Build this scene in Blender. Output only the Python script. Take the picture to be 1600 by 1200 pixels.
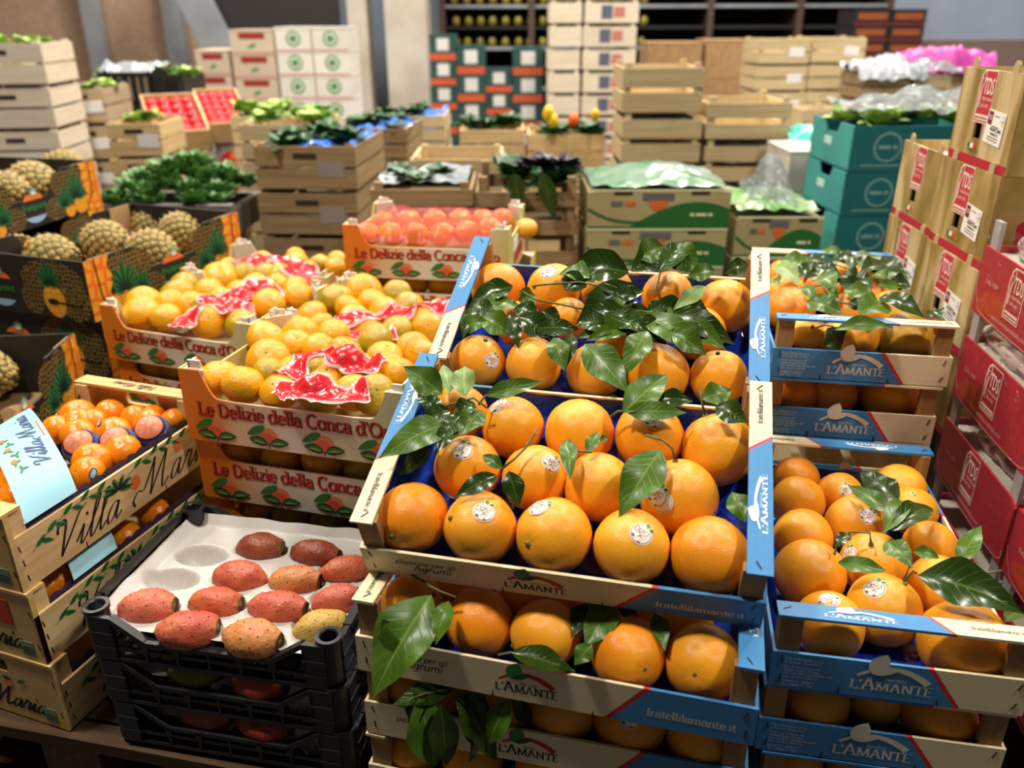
import bpy, math, random
from mathutils import Matrix, Vector, noise as mnoise
random.seed(7)
for o in list(bpy.data.objects): bpy.data.objects.remove(o)
SC = bpy.context.scene
COL = SC.collection
V3 = Vector
R_ = math.radians
# ------------------------------------------------------------------ camera
CAMH = 1.30
FPX, PITCH, ROLL = 1289.7, 0.4167, -0.0029
CAM = V3((0, 0, CAMH))
_fw = V3((0, math.cos(PITCH), -math.sin(PITCH)))
_up0 = V3((0, math.sin(PITCH), math.cos(PITCH)))
_rt0 = V3((1, 0, 0))
_rt = _rt0*math.cos(ROLL) + _up0*math.sin(ROLL)
_up = -_rt0*math.sin(ROLL) + _up0*math.cos(ROLL)
cd = bpy.data.cameras.new('camera'); cam = bpy.data.objects.new('camera', cd); COL.objects.link(cam)
cd.sensor_width = 36.0; cd.lens = FPX/1600*36; cd.clip_start = .02; cd.clip_end = 100
cam.matrix_world = Matrix(((_rt.x, _up.x, -_fw.x, 0), (_rt.y, _up.y, -_fw.y, 0), (_rt.z, _up.z, -_fw.z, CAMH), (0, 0, 0, 1)))
cd.dof.use_dof = True; cd.dof.focus_distance = 1.2; cd.dof.aperture_fstop = 3.2
SC.camera = cam
# ------------------------------------------------------------------ world, lights, exposure
w = bpy.data.worlds.new('world'); SC.world = w; w.use_nodes = True
w.node_tree.nodes['Background'].inputs[0].default_value = (.92, .95, 1, 1)
w.node_tree.nodes['Background'].inputs[1].default_value = .30
SC.view_settings.view_transform = 'Standard'; SC.view_settings.look = 'None'
SC.view_settings.gamma = 1; SC.view_settings.use_curve_mapping = False
SC.view_settings.exposure = -0.82
def area_lamp(x, y, z, sx, sy, power, col=(1, .93, .82)):
    l = bpy.data.lights.new('ceiling_and_fill_light', 'AREA'); l.shape = 'RECTANGLE'; l.size = sx; l.size_y = sy
    l.energy = power; l.color = col
    o = bpy.data.objects.new('ceiling_and_fill_light', l); COL.objects.link(o); o.location = (x, y, z)
    return o
LAMPS = [(-1.5, .9, 4.5, .38, .38, 275), (2.35, .15, 4.5, .38, .38, 215), (-3.2, 4.2, 4.6, .7, .5, 370),
         (.6, 4.0, 4.6, .7, .5, 370), (3.8, 4.2, 4.6, .7, .5, 340), (-2.2, 7.6, 4.6, .7, .5, 420), (2.0, 7.2, 4.6, .7, .5, 320), (4.6, 9.2, 4.6, .7, .5, 400)]  # first two match fruit highlights; others added for background, last for right wall
for a in LAMPS: area_lamp(*a)
# ------------------------------------------------------------------ pixel helpers (photo frame 1600 x 1200)
def ray(u, v):
    return (_fw + _rt*((u-800)/FPX) + _up*((600-v)/FPX))
def at_y(u, v, Y):
    d = ray(u, v); return CAM + d*(Y/d.y)
def at_plane(u, v, p0, n):
    d = ray(u, v); t = (p0-CAM).dot(n)/d.dot(n); return CAM + d*t
def depth(p): return (p-CAM).dot(_fw)
def pose(x, y, z, yaw, tilt=0):
    return Matrix.Translation((x, y, z+CAMH)) @ Matrix.Rotation(R_(yaw), 4, 'Z') @ Matrix.Rotation(R_(tilt), 4, 'X')
# ------------------------------------------------------------------ mesh builder
class MB:
    def __init__(s): s.v = []; s.f = []; s.m = []; s.uv = None
    def add(s, vs, fs, mi=0):
        b = len(s.v); s.v += [tuple(p) for p in vs]
        for f in fs: s.f.append(tuple(b+i for i in f)); s.m.append(mi)
        return s
    def box(s, x0, x1, y0, y1, z0, z1, mi=0, M=None):
        vs = [V3(p) for p in ((x0,y0,z0),(x1,y0,z0),(x1,y1,z0),(x0,y1,z0),(x0,y0,z1),(x1,y0,z1),(x1,y1,z1),(x0,y1,z1))]
        if M: vs = [M @ p for p in vs]
        return s.add(vs, [(0,3,2,1),(4,5,6,7),(0,1,5,4),(1,2,6,5),(2,3,7,6),(3,0,4,7)], mi)
    def bar(s, a, b, w, h, up=(0,0,1), mi=0):
        a = V3(a); b = V3(b); d = (b-a).normalized(); upv = V3(up)
        x = d.cross(upv)
        if x.length < 1e-6: x = d.cross(V3((0,1,0)))
        x.normalize(); z = x.cross(d)
        vs = []
        for p in (a, b):
            for sx, sz in ((-1,-1),(1,-1),(1,1),(-1,1)): vs.append(p + x*sx*w/2 + z*sz*h/2)
        return s.add(vs, [(0,1,2,3),(7,6,5,4),(0,4,5,1),(1,5,6,2),(2,6,7,3),(3,7,4,0)], mi)
    def tube(s, pts, rs, n=6, mi=0):
        pts = [V3(p) for p in pts]; k = len(pts)
        if not isinstance(rs, (list, tuple)): rs = [rs]*k
        rings = []; ref = V3((.31, .52, .79)); vs = []
        for i, p in enumerate(pts):
            d = (pts[min(i+1, k-1)] - pts[max(i-1, 0)]).normalized()
            x = d.cross(ref)
            if x.length < .05: x = d.cross(V3((1,0,0)))
            x.normalize(); y = d.cross(x)
            for j in range(n):
                a = 2*math.pi*j/n; vs.append(p + x*math.cos(a)*rs[i] + y*math.sin(a)*rs[i])
        fs = [(i*n+j, i*n+(j+1)%n, (i+1)*n+(j+1)%n, (i+1)*n+j) for i in range(k-1) for j in range(n)]
        fs += [tuple(range(n-1, -1, -1)), tuple((k-1)*n+j for j in range(n))]
        return s.add(vs, fs, mi)
    def grid(s, fn, nu, nv, mi=0):
        vs = [fn(i/nu, j/nv) for j in range(nv+1) for i in range(nu+1)]
        fs = [(j*(nu+1)+i, j*(nu+1)+i+1, (j+1)*(nu+1)+i+1, (j+1)*(nu+1)+i) for j in range(nv) for i in range(nu)]
        return s.add(vs, fs, mi)
    def lathe(s, prof, n=16, mi=0, M=None, closed=False):
        vs = []
        for r, z in prof:
            for j in range(n):
                a = 2*math.pi*j/n; p = V3((r*math.cos(a), r*math.sin(a), z)); vs.append(M @ p if M else p)
        k = len(prof)
        fs = [(i*n+j, i*n+(j+1)%n, (i+1)*n+(j+1)%n, (i+1)*n+j) for i in range(k-1) for j in range(n)]
        if closed: fs += [tuple(range(n-1,-1,-1)), tuple((k-1)*n+j for j in range(n))]
        return s.add(vs, fs, mi)
    def poly(s, pts, z=0, mi=0):
        return s.add([(p[0], p[1], z) for p in pts], [tuple(range(len(pts)))], mi)
    def slab(s, pts, y0, y1, mi=0, ax='y'):
        """extrude outline pts (a,b) between two planes: ax y -> (a,y,b), ax x -> (x,a,b), ax z -> (a,b,z)"""
        n = len(pts)
        def q(p, t): return (p[0], t, p[1]) if ax == 'y' else ((t, p[0], p[1]) if ax == 'x' else (p[0], p[1], t))
        vs = [q(p, y0) for p in pts] + [q(p, y1) for p in pts]
        return s.add(vs, [tuple(range(n)), tuple(range(2*n-1, n-1, -1))] + [(i, (i+1)%n+0, (i+1)%n+n, i+n) for i in range(n)], mi)
    def mesh(s, name, mats, smooth=False):
        me = bpy.data.meshes.new(name); me.from_pydata(s.v, [], s.f)
        for m in (mats if isinstance(mats, (list, tuple)) else [mats]): me.materials.append(m)
        if any(s.m): me.polygons.foreach_set('material_index', s.m)
        if smooth: me.polygons.foreach_set('use_smooth', [True]*len(me.polygons))
        if s.uv:
            ul = me.uv_layers.new(name='UVMap')
            for lp in me.loops: ul.data[lp.index].uv = s.uv[lp.vertex_index]
        me.update(); return me
    def part(s, name, mats, parent=None, smooth=False, M=None, label=None):
        return inst(name, s.mesh(name, mats, smooth), parent, M, label)
def inst(name, me, parent=None, M=None, label=None):
    o = bpy.data.objects.new(name, me); COL.objects.link(o)
    if parent: o.parent = parent
    if M is not None: o.matrix_local = M
    if label: o['label'] = label
    return o
def tag(o, label, cat, group=None, kind=None):
    if label: o['label'] = label
    if cat: o['category'] = cat
    if group: o['group'] = group
    if kind: o['kind'] = kind
    return o
def thing(name, M, label, cat, group=None):
    o = bpy.data.objects.new(name, None); COL.objects.link(o); o.empty_display_size = .05
    o.matrix_world = M if isinstance(M, Matrix) else Matrix.Translation(M)
    return tag(o, label, cat, group)
def struct(o): o['kind'] = 'structure'; return o
def copy_tree(o, parent=None, M=None, label=None, group=None):
    c = o.copy(); COL.objects.link(c)
    if parent: c.parent = parent
    if M is not None: c.matrix_world = M
    if label: c['label'] = label
    if group: c['group'] = group
    for ch in o.children: copy_tree(ch, c)
    return c
def frame(origin, right, up, off=0.0):
    r = V3(right).normalized(); u = V3(up).normalized(); n = r.cross(u)
    o = V3(origin) + n*off
    return Matrix(((r.x,u.x,n.x,o.x),(r.y,u.y,n.y,o.y),(r.z,u.z,n.z,o.z),(0,0,0,1)))
# ------------------------------------------------------------------ materials
def nd(nt, t, **k):
    n = nt.nodes.new(t)
    for a, b in k.items(): setattr(n, a, b)
    return n
def rgb(c): return (c[0], c[1], c[2], 1)
def S(r, g, b):            # 8-bit sRGB -> linear
    f = lambda c: (c/255/12.92) if c/255 <= .04045 else ((c/255+.055)/1.055)**2.4
    return (f(r), f(g), f(b))
MATS = {}
def mat(name, c1, c2=None, rough=.5, spec=.5, nscale=6, stretch=(1,1,1), bump=0, bscale=200, bdist=.001, c3=None, mscale=None,
        var=0, coat=0, sss=0, metal=0, trans=0, alpha=1, lo=.35, hi=.65, emit=0, distort=0):
    if name in MATS: return MATS[name]
    m = bpy.data.materials.new(name); m.use_nodes = True; nt = m.node_tree; P = nt.nodes['Principled BSDF']
    L = nt.links.new
    P.inputs['Roughness'].default_value = rough; P.inputs['Specular IOR Level'].default_value = spec
    P.inputs['Metallic'].default_value = metal; P.inputs['Alpha'].default_value = alpha
    P.inputs['Coat Weight'].default_value = coat; P.inputs['Coat Roughness'].default_value = .15
    P.inputs['Transmission Weight'].default_value = trans
    if sss: P.inputs['Subsurface Weight'].default_value = sss; P.inputs['Subsurface Radius'].default_value = (.01,.005,.002); P.inputs['Subsurface Scale'].default_value = .5
    tc = nd(nt, 'ShaderNodeTexCoord'); mp = nd(nt, 'ShaderNodeMapping'); mp.inputs['Scale'].default_value = stretch
    L(tc.outputs['Object'], mp.inputs['Vector'])
    oi = nd(nt, 'ShaderNodeObjectInfo')
    sock = None
    if c2 is not None:
        add = nd(nt, 'ShaderNodeVectorMath', operation='ADD'); cmb = nd(nt, 'ShaderNodeMath', operation='MULTIPLY'); cmb.inputs[1].default_value = 37.0
        L(oi.outputs['Random'], cmb.inputs[0]); L(mp.outputs[0], add.inputs[0]); L(cmb.outputs[0], add.inputs[1])
        nz = nd(nt, 'ShaderNodeTexNoise'); nz.inputs['Scale'].default_value = nscale; nz.inputs['Detail'].default_value = 4; nz.inputs['Distortion'].default_value = distort
        L(add.outputs[0], nz.inputs['Vector'])
        cr = nd(nt, 'ShaderNodeValToRGB'); cr.color_ramp.elements[0].position = lo; cr.color_ramp.elements[1].position = hi
        cr.color_ramp.elements[0].color = rgb(c1); cr.color_ramp.elements[1].color = rgb(c2)
        if c3: e = cr.color_ramp.elements.new((lo+hi)/2); e.color = rgb(c3)
        L(nz.outputs['Fac'], cr.inputs[0]); sock = cr.outputs[0]
    if var:
        hs = nd(nt, 'ShaderNodeHueSaturation'); mr = nd(nt, 'ShaderNodeMapRange')
        mr.inputs['To Min'].default_value = 1-var; mr.inputs['To Max'].default_value = 1+var
        L(oi.outputs['Random'], mr.inputs['Value']); L(mr.outputs[0], hs.inputs['Value'])
        if sock: L(sock, hs.inputs['Color'])
        else: hs.inputs['Color'].default_value = rgb(c1)
        sock = hs.outputs[0]
    if sock: L(sock, P.inputs['Base Color'])
    else: P.inputs['Base Color'].default_value = rgb(c1)
    if bump:
        bz = nd(nt, 'ShaderNodeTexNoise'); bz.inputs['Scale'].default_value = bscale; bz.inputs['Detail'].default_value = 3
        L(mp.outputs[0] if stretch != (1,1,1) else tc.outputs['Object'], bz.inputs['Vector'])
        bp = nd(nt, 'ShaderNodeBump'); bp.inputs['Strength'].default_value = bump; bp.inputs['Distance'].default_value = bdist
        L(bz.outputs['Fac'], bp.inputs['Height']); L(bp.outputs[0], P.inputs['Normal'])
    if emit: P.inputs['Emission Color'].default_value = rgb(c1); P.inputs['Emission Strength'].default_value = emit
    MATS[name] = m; return m
def wood(name, a, b, axis='x', var=.08, rough=.6):
    st = {'x': (1.2, 30, 30), 'y': (30, 1.2, 30), 'z': (30, 30, 1.2)}[axis]
    return mat(name, a, b, rough=rough, spec=.3, nscale=3.2, stretch=st, bump=.25, bscale=12, bdist=.0006, var=var, lo=.3, hi=.72)
def banded(name, expr, cols, rough=.5, grain=(1,1,1), bump=.04):
    """printed board: expr=(cx,cy,cz) linear form of object coords, cols = [(pos, rgb), ...] constant ramp"""
    if name in MATS: return MATS[name]
    m = bpy.data.materials.new(name); m.use_nodes = True; nt = m.node_tree; P = nt.nodes['Principled BSDF']; L = nt.links.new
    P.inputs['Roughness'].default_value = rough; P.inputs['Specular IOR Level'].default_value = .35
    tc = nd(nt, 'ShaderNodeTexCoord'); dt = nd(nt, 'ShaderNodeVectorMath', operation='DOT_PRODUCT'); dt.inputs[1].default_value = expr
    L(tc.outputs['Object'], dt.inputs[0])
    cr = nd(nt, 'ShaderNodeValToRGB'); r = cr.color_ramp; r.interpolation = 'CONSTANT'
    r.elements[0].position = 0; r.elements[0].color = rgb(cols[0][1]); r.elements[1].position = cols[1][0]; r.elements[1].color = rgb(cols[1][1])
    for p, c in cols[2:]: e = r.elements.new(p); e.color = rgb(c)
    L(dt.outputs['Value'], cr.inputs[0])
    mp = nd(nt, 'ShaderNodeMapping'); mp.inputs['Scale'].default_value = grain; L(tc.outputs['Object'], mp.inputs['Vector'])
    nz = nd(nt, 'ShaderNodeTexNoise'); nz.inputs['Scale'].default_value = 4; nz.inputs['Detail'].default_value = 5; L(mp.outputs[0], nz.inputs['Vector'])
    mr = nd(nt, 'ShaderNodeMapRange'); mr.inputs['From Min'].default_value = .3; mr.inputs['From Max'].default_value = .7; mr.inputs['To Min'].default_value = .93; mr.inputs['To Max'].default_value = 1.03
    L(nz.outputs['Fac'], mr.inputs['Value'])
    hs = nd(nt, 'ShaderNodeHueSaturation'); L(cr.outputs[0], hs.inputs['Color']); L(mr.outputs[0], hs.inputs['Value']); L(hs.outputs[0], P.inputs['Base Color'])
    bp = nd(nt, 'ShaderNodeBump'); bp.inputs['Strength'].default_value = bump; bp.inputs['Distance'].default_value = .0005
    L(nz.outputs['Fac'], bp.inputs['Height']); L(bp.outputs[0], P.inputs['Normal'])
    MATS[name] = m; return m
def film(name, col, mixf=.35, rough=.12, bump=.6, bscale=40, bdist=.004, tint=None, metal=0):
    """thin clear or tinted plastic sheet: transparent + diffuse/translucent + gloss"""
    if name in MATS: return MATS[name]
    m = bpy.data.materials.new(name); m.use_nodes = True; nt = m.node_tree; L = nt.links.new
    nt.nodes.remove(nt.nodes['Principled BSDF']); out = nt.nodes['Material Output']
    tr = nd(nt, 'ShaderNodeBsdfTransparent'); tr.inputs[0].default_value = rgb(tint or [.25+.75*c for c in col])
    df = nd(nt, 'ShaderNodeBsdfPrincipled'); df.inputs['Base Color'].default_value = rgb(col); df.inputs['Roughness'].default_value = rough
    df.inputs['Specular IOR Level'].default_value = .6; df.inputs['Metallic'].default_value = metal
    mx = nd(nt, 'ShaderNodeMixShader'); mx.inputs[0].default_value = mixf
    tc = nd(nt, 'ShaderNodeTexCoord'); nz = nd(nt, 'ShaderNodeTexNoise'); nz.inputs['Scale'].default_value = bscale; nz.inputs['Detail'].default_value = 3; nz.inputs['Distortion'].default_value = 1.2
    bp = nd(nt, 'ShaderNodeBump'); bp.inputs['Strength'].default_value = bump; bp.inputs['Distance'].default_value = bdist
    L(tc.outputs['Object'], nz.inputs['Vector']); L(nz.outputs['Fac'], bp.inputs['Height'])
    L(bp.outputs[0], df.inputs['Normal'])
    L(tr.outputs[0], mx.inputs[1]); L(df.outputs[0], mx.inputs[2]); L(mx.outputs[0], out.inputs[0])
    MATS[name] = m; return m
def flat(name, r, g, b, rough=.55, **k): return mat('print_'+name, S(r, g, b), rough=rough, spec=.3, **k)
# common palette
CREAM = S(236, 219, 178); BLUE = S(66, 132, 186); REDP = S(205, 52, 62); NAVY = S(34, 38, 78)
M_ply = wood('plywood_x', S(228, 207, 163), S(212, 186, 138), 'x', .04)
M_ply_y = wood('plywood_y', S(228, 207, 163), S(212, 186, 138), 'y', .04)
M_post = wood('post_wood', S(172, 132, 82), S(146, 106, 60), 'z', .08)
M_navy = flat('navy', 30, 34, 66); M_white = flat('white', 246, 243, 234); M_creamink = flat('cream_ink', 226, 216, 192)
M_redink = flat('red', 196, 40, 48); M_green = flat('green', 44, 128, 62); M_dgreen = flat('dark_green', 28, 84, 48)
M_black = flat('black', 22, 22, 24); M_orangeink = flat('orange', 238, 118, 44); M_staple = mat('staple_steel', S(70, 66, 62), rough=.35, metal=.9)

ORD = ('first','second','third','fourth','fifth','sixth','seventh','eighth','ninth','tenth')
def rows(pts, gap):
    """pts: (depth, lateral) -> list of (row, rank) by clustering depth"""
    idx = sorted(range(len(pts)), key=lambda i: pts[i][0]); out = [None]*len(pts); cur = []; rr = 0; start = None
    groups = []
    for i in idx:
        if cur and pts[i][0]-start > gap: groups.append(cur); cur = []
        if not cur: start = pts[i][0]
        cur.append(i)
    groups.append(cur)
    for r, g in enumerate(groups):
        for k, i in enumerate(sorted(g, key=lambda i: pts[i][1])): out[i] = (min(r, 9), min(k, 9))
    return out
# ------------------------------------------------------------------ lettering: own stroke glyphs
def arc(cx, cy, rx, ry, a0, a1, n=14):
    return [(cx+rx*math.cos(R_(a0+(a1-a0)*i/n)), cy+ry*math.sin(R_(a0+(a1-a0)*i/n))) for i in range(n+1)]
def smooth(pts, k=5):
    out = []
    n = len(pts)
    for i in range(n-1):
        p0, p1, p2, p3 = pts[max(i-1,0)], pts[i], pts[i+1], pts[min(i+2,n-1)]
        for j in range(k):
            t = j/k
            out.append(tuple(.5*((2*p1[d]) + (-p0[d]+p2[d])*t + (2*p0[d]-5*p1[d]+4*p2[d]-p3[d])*t*t + (-p0[d]+3*p1[d]-3*p2[d]+p3[d])*t**3) for d in (0,1)))
    out.append(tuple(pts[-1])); return out
_ball = lambda x, y: [(x-.03, y), (x+.03, y)]
GL = {  # glyph: (advance, strokes, serif spots)
 'a': (.48, [[(.07,.40),(.14,.48),(.25,.5),(.35,.45),(.37,.34),(.37,.08),(.41,.0),(.47,.03)], arc(.21,.15,.15,.15,70,400)], []),
 'c': (.44, [arc(.25,.25,.2,.25,45,315)], []), 'd': (.54, [arc(.23,.25,.19,.25,20,340), [(.42,.0),(.42,.78)]], [(.36,.78),(.46,0)]),
 'e': (.47, [[(.06,.27),(.42,.27)]+arc(.24,.25,.185,.25,5,318)], []),
 'f': (.32, [[(.15,0),(.15,.6),(.2,.73),(.31,.74)], [(.03,.48),(.29,.48)]], [(.15,0)]),
 'g': (.5, [arc(.22,.27,.17,.22,0,360), [(.4,.5),(.4,-.08),(.32,-.2),(.18,-.22),(.08,-.15)]], []),
 'h': (.54, [[(.1,0),(.1,.78)], [(.1,.34),(.2,.47),(.33,.48),(.42,.36),(.42,0)]], [(.1,0),(.42,0),(.06,.78)]),
 'i': (.24, [[(.12,0),(.12,.5)], _ball(.12,.68)], [(.12,0),(.09,.5)]), 'l': (.24, [[(.12,0),(.12,.78)]], [(.12,0),(.09,.78)]),
 'm': (.8, [[(.1,0),(.1,.5)], [(.1,.34),(.19,.47),(.31,.48),(.39,.36),(.39,0)], [(.39,.34),(.48,.47),(.6,.48),(.68,.36),(.68,0)]], [(.1,0),(.39,0),(.68,0),(.07,.5)]),
 'n': (.53, [[(.1,0),(.1,.5)], [(.1,.34),(.2,.47),(.32,.48),(.41,.36),(.41,0)]], [(.1,0),(.41,0),(.07,.5)]),
 'o': (.5, [arc(.25,.25,.2,.25,0,360)], []), 'p': (.54, [[(.1,-.22),(.1,.5)], arc(.3,.25,.19,.25,160,-160)], [(.1,-.22),(.07,.5)]),
 'r': (.36, [[(.1,0),(.1,.5)], [(.1,.3),(.18,.45),(.27,.5),(.34,.46)]], [(.1,0),(.07,.5)]),
 's': (.4, [[(.34,.42),(.26,.5),(.15,.5),(.07,.43),(.1,.32),(.2,.26),(.31,.2),(.34,.1),(.27,0),(.15,0),(.06,.08)]], []),
 't': (.32, [[(.14,.66),(.14,.12),(.19,.01),(.3,.04)], [(.03,.48),(.28,.48)]], []),
 'u': (.53, [[(.1,.5),(.1,.14),(.18,.01),(.3,.02),(.4,.14)], [(.41,.5),(.41,0)]], [(.07,.5),(.37,.5),(.44,0)]),
 'v': (.48, [[(.05,.5),(.24,0)], [(.24,0),(.43,.5)]], []), 'w': (.68, [[(.05,.5),(.2,0)],[(.2,0),(.34,.45)],[(.34,.45),(.48,0)],[(.48,0),(.63,.5)]], []),
 'z': (.44, [[(.06,.48),(.37,.48)], [(.37,.48),(.06,.02)], [(.06,.02),(.39,.02)]], []),
 'A': (.68, [[(.06,0),(.32,.78)], [(.32,.78),(.6,0)], [(.17,.28),(.49,.28)]], [(.06,0),(.6,0)]),
 'C': (.64, [arc(.36,.38,.3,.39,48,312)], []), 'D': (.68, [[(.12,0),(.12,.75)], [(.12,.74),(.3,.74)]+arc(.3,.375,.3,.365,88,-88)+[(.12,.01)]], []),
 'E': (.56, [[(.12,0),(.12,.75)], [(.12,.73),(.48,.73)], [(.12,.39),(.4,.39)], [(.12,.02),(.5,.02)]], [(.1,0),(.1,.75)]),
 'L': (.52, [[(.12,0),(.12,.75)], [(.12,.02),(.48,.02),(.48,.14)]], [(.12,.75),(.1,0)]),
 'M': (.86, [[(.1,0),(.14,.75)], [(.14,.75),(.42,.05)], [(.42,.05),(.68,.75)], [(.68,.75),(.75,0)]], [(.1,0),(.75,0),(.12,.75),(.7,.75)]),
 'N': (.72, [[(.12,0),(.12,.75)], [(.12,.75),(.58,.0)], [(.58,0),(.58,.75)]], [(.12,0),(.1,.75),(.58,.75)]),
 'O': (.76, [arc(.38,.375,.32,.385,0,360,20)], []), 'T': (.6, [[(.3,0),(.3,.75)], [(.04,.62),(.05,.73),(.55,.73),(.56,.62)]], [(.3,0)]),
 'R': (.62, [[(.12,0),(.12,.75)], [(.12,.74),(.3,.74)]+arc(.3,.56,.2,.18,88,-88)+[(.12,.38)], [(.3,.38),(.56,0)]], [(.12,0),(.1,.75)]),
 'F': (.52, [[(.12,0),(.12,.75)], [(.12,.73),(.47,.73)], [(.12,.39),(.38,.39)]], [(.12,0)]),
 'I': (.26, [[(.13,0),(.13,.75)]], [(.13,0),(.13,.75)]),
 "'": (.18, [[(.1,.78),(.07,.6)]], []), '.': (.2, [_ball(.1,.03)], []), ' ': (.26, [], []),
}
SCR = {  # flowing script skeletons
 'V': (.62, [[(.02,.52),(.0,.66),(.1,.76),(.2,.66),(.22,.4),(.24,.02)], [(.24,.02),(.42,.4),(.56,.72),(.72,.8)]]),
 'i': (.24, [[(-.04,.1),(.06,.3),(.1,.38),(.09,.1),(.13,.0),(.24,.12)], _ball(.14,.56)]),
 'l': (.24, [[(-.04,.1),(.1,.4),(.2,.72),(.15,.82),(.09,.6),(.08,.14),(.13,0),(.24,.12)]]),
 'a': (.42, [[(.3,.33),(.2,.4),(.08,.32),(.02,.14),(.08,.0),(.2,.08),(.3,.36)], [(.3,.38),(.28,.1),(.33,0),(.44,.12)]]),
 'M': (1.0, [[(-.1,-.05),(-.2,.1),(-.08,.26),(.1,.2),(.24,.5),(.34,.8)], [(.34,.8),(.36,.4),(.38,.0)], [(.38,.0),(.58,.5),(.74,.82)], [(.74,.82),(.72,.4),(.76,.04),(.84,.0),(.96,.14)]]),
 'r': (.32, [[(-.04,.1),(.06,.34),(.1,.44),(.14,.37),(.24,.38),(.2,.12),(.24,.0),(.34,.12)]]), ' ': (.22, []),
}
def strip(mb, pts, wf, mi=0, z=0):
    n = len(pts); vs = []
    for i, p in enumerate(pts):
        a = pts[max(i-1,0)]; b = pts[min(i+1,n-1)]; dx, dy = b[0]-a[0], b[1]-a[1]; l = math.hypot(dx, dy) or 1e-6; dx /= l; dy /= l
        h = wf(dx, dy)/2; vs += [(p[0]-dy*h, p[1]+dx*h, z), (p[0]+dy*h, p[1]-dx*h, z)]
    mb.add(vs, [(2*i+1, 2*i+3, 2*i+2, 2*i) for i in range(n-1)], mi)
def lettering(txt, size, weight=.09, style='serif', slant=0, mb=None, ox=0, oy=0, mi=0, z=0, track=0):
    """flat letters in the xy plane starting at (ox,oy); returns (MB, width)"""
    mb = mb or MB(); x = 0
    src = SCR if style == 'script' else GL
    for ch in txt:
        if ch not in src: x += .3; continue
        g = src[ch]
        for st in g[1]:
            pts = smooth(st, 4) if (len(st) > 2 and (style == 'script' or len(st) > 4)) else st
            if style == 'script': wf = lambda dx, dy: size*weight*(.28+.9*max(0, abs(dy)*.9-abs(dx)*.2))
            elif style == 'hand': wf = lambda dx, dy: size*weight*(.7+.3*abs(dy))
            elif style == 'bold': wf = lambda dx, dy: size*weight*(.62+.55*abs(dy))
            else: wf = lambda dx, dy: size*weight*(.45+.75*abs(dy))
            if len(pts) == 2 and abs(pts[0][0]-pts[1][0]) < .07 and pts[0][1] == pts[1][1] and style != 'serif' : wf = lambda dx, dy: size*max(weight*1.2, .06)
            strip(mb, [(ox+(x+p[0]+slant*p[1])*size, oy+p[1]*size) for p in pts], wf, mi, z)
        if style in ('serif', 'bold'):
            for sx, sy in g[2]:
                hw = weight*(1.25 if style == 'serif' else 1.0); yy = sy+(weight*.2 if sy < .3 else -weight*.2)
                strip(mb, [(ox+(x+sx-hw+slant*yy)*size, oy+yy*size), (ox+(x+sx+hw+slant*yy)*size, oy+yy*size)], lambda dx, dy: size*weight*.45, mi, z)
        x += g[0]+track
    return mb, x*size
def lwidth(txt, size, style='serif', track=0):
    src = SCR if style == 'script' else GL
    return sum((src[c][0]+track if c in src else .3) for c in txt)*size
_fc = {}
def typed(txt, size, bold=0, shear=0, align='LEFT', squeeze=1.0):
    """plain sans lettering from the built-in font as a flat mesh (verts, faces)"""
    k = (txt, size, bold, shear, align, squeeze)
    if k in _fc: return _fc[k]
    c = bpy.data.curves.new('lettering', 'FONT'); c.body = txt; c.size = size; c.offset = bold; c.shear = shear; c.align_x = align; c.resolution_u = 2
    o = bpy.data.objects.new('lettering', c); COL.objects.link(o)
    me = bpy.data.meshes.new_from_object(o.evaluated_get(bpy.context.evaluated_depsgraph_get()))
    r = ([(v.co.x*squeeze, v.co.y, 0) for v in me.vertices], [tuple(p.vertices) for p in me.polygons])
    bpy.data.objects.remove(o); bpy.data.curves.remove(c); bpy.data.meshes.remove(me)
    _fc[k] = r; return r
def put_typed(mb, txt, size, x, y, mi=0, z=0, **k):
    vs, fs = typed(txt, size, **k)
    return mb.add([(a+x, b+y, z) for a, b, _ in vs], fs, mi)
def ellipse(mb, cx, cy, rx, ry, ang=0, mi=0, z=0, n=20, a0=0, a1=360):
    ca, sa = math.cos(R_(ang)), math.sin(R_(ang)); pts = []
    for i in range(n + (0 if a1-a0 == 360 else 1)):
        t = R_(a0+(a1-a0)*i/n); x, y = rx*math.cos(t), ry*math.sin(t); pts.append((cx+x*ca-y*sa, cy+x*sa+y*ca))
    return mb.poly(pts, z, mi)
def leafshape(mb, x0, y0, x1, y1, w, mi=0, z=0, n=8, bend=0):
    dx, dy = x1-x0, y1-y0; l = math.hypot(dx, dy); px, py = -dy/l, dx/l
    up, dn = [], []
    for i in range(n+1):
        t = i/n; h = w*math.sin(math.pi*t**.85)**.8 if 0 < t < 1 else 0; b = bend*math.sin(math.pi*t)
        up.append((x0+dx*t+px*(h+b), y0+dy*t+py*(h+b)))
        if 0 < i < n: dn.append((x0+dx*t+px*(b-h), y0+dy*t+py*(b-h)))
    return mb.poly(up[::-1]+dn, z, mi)
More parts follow.
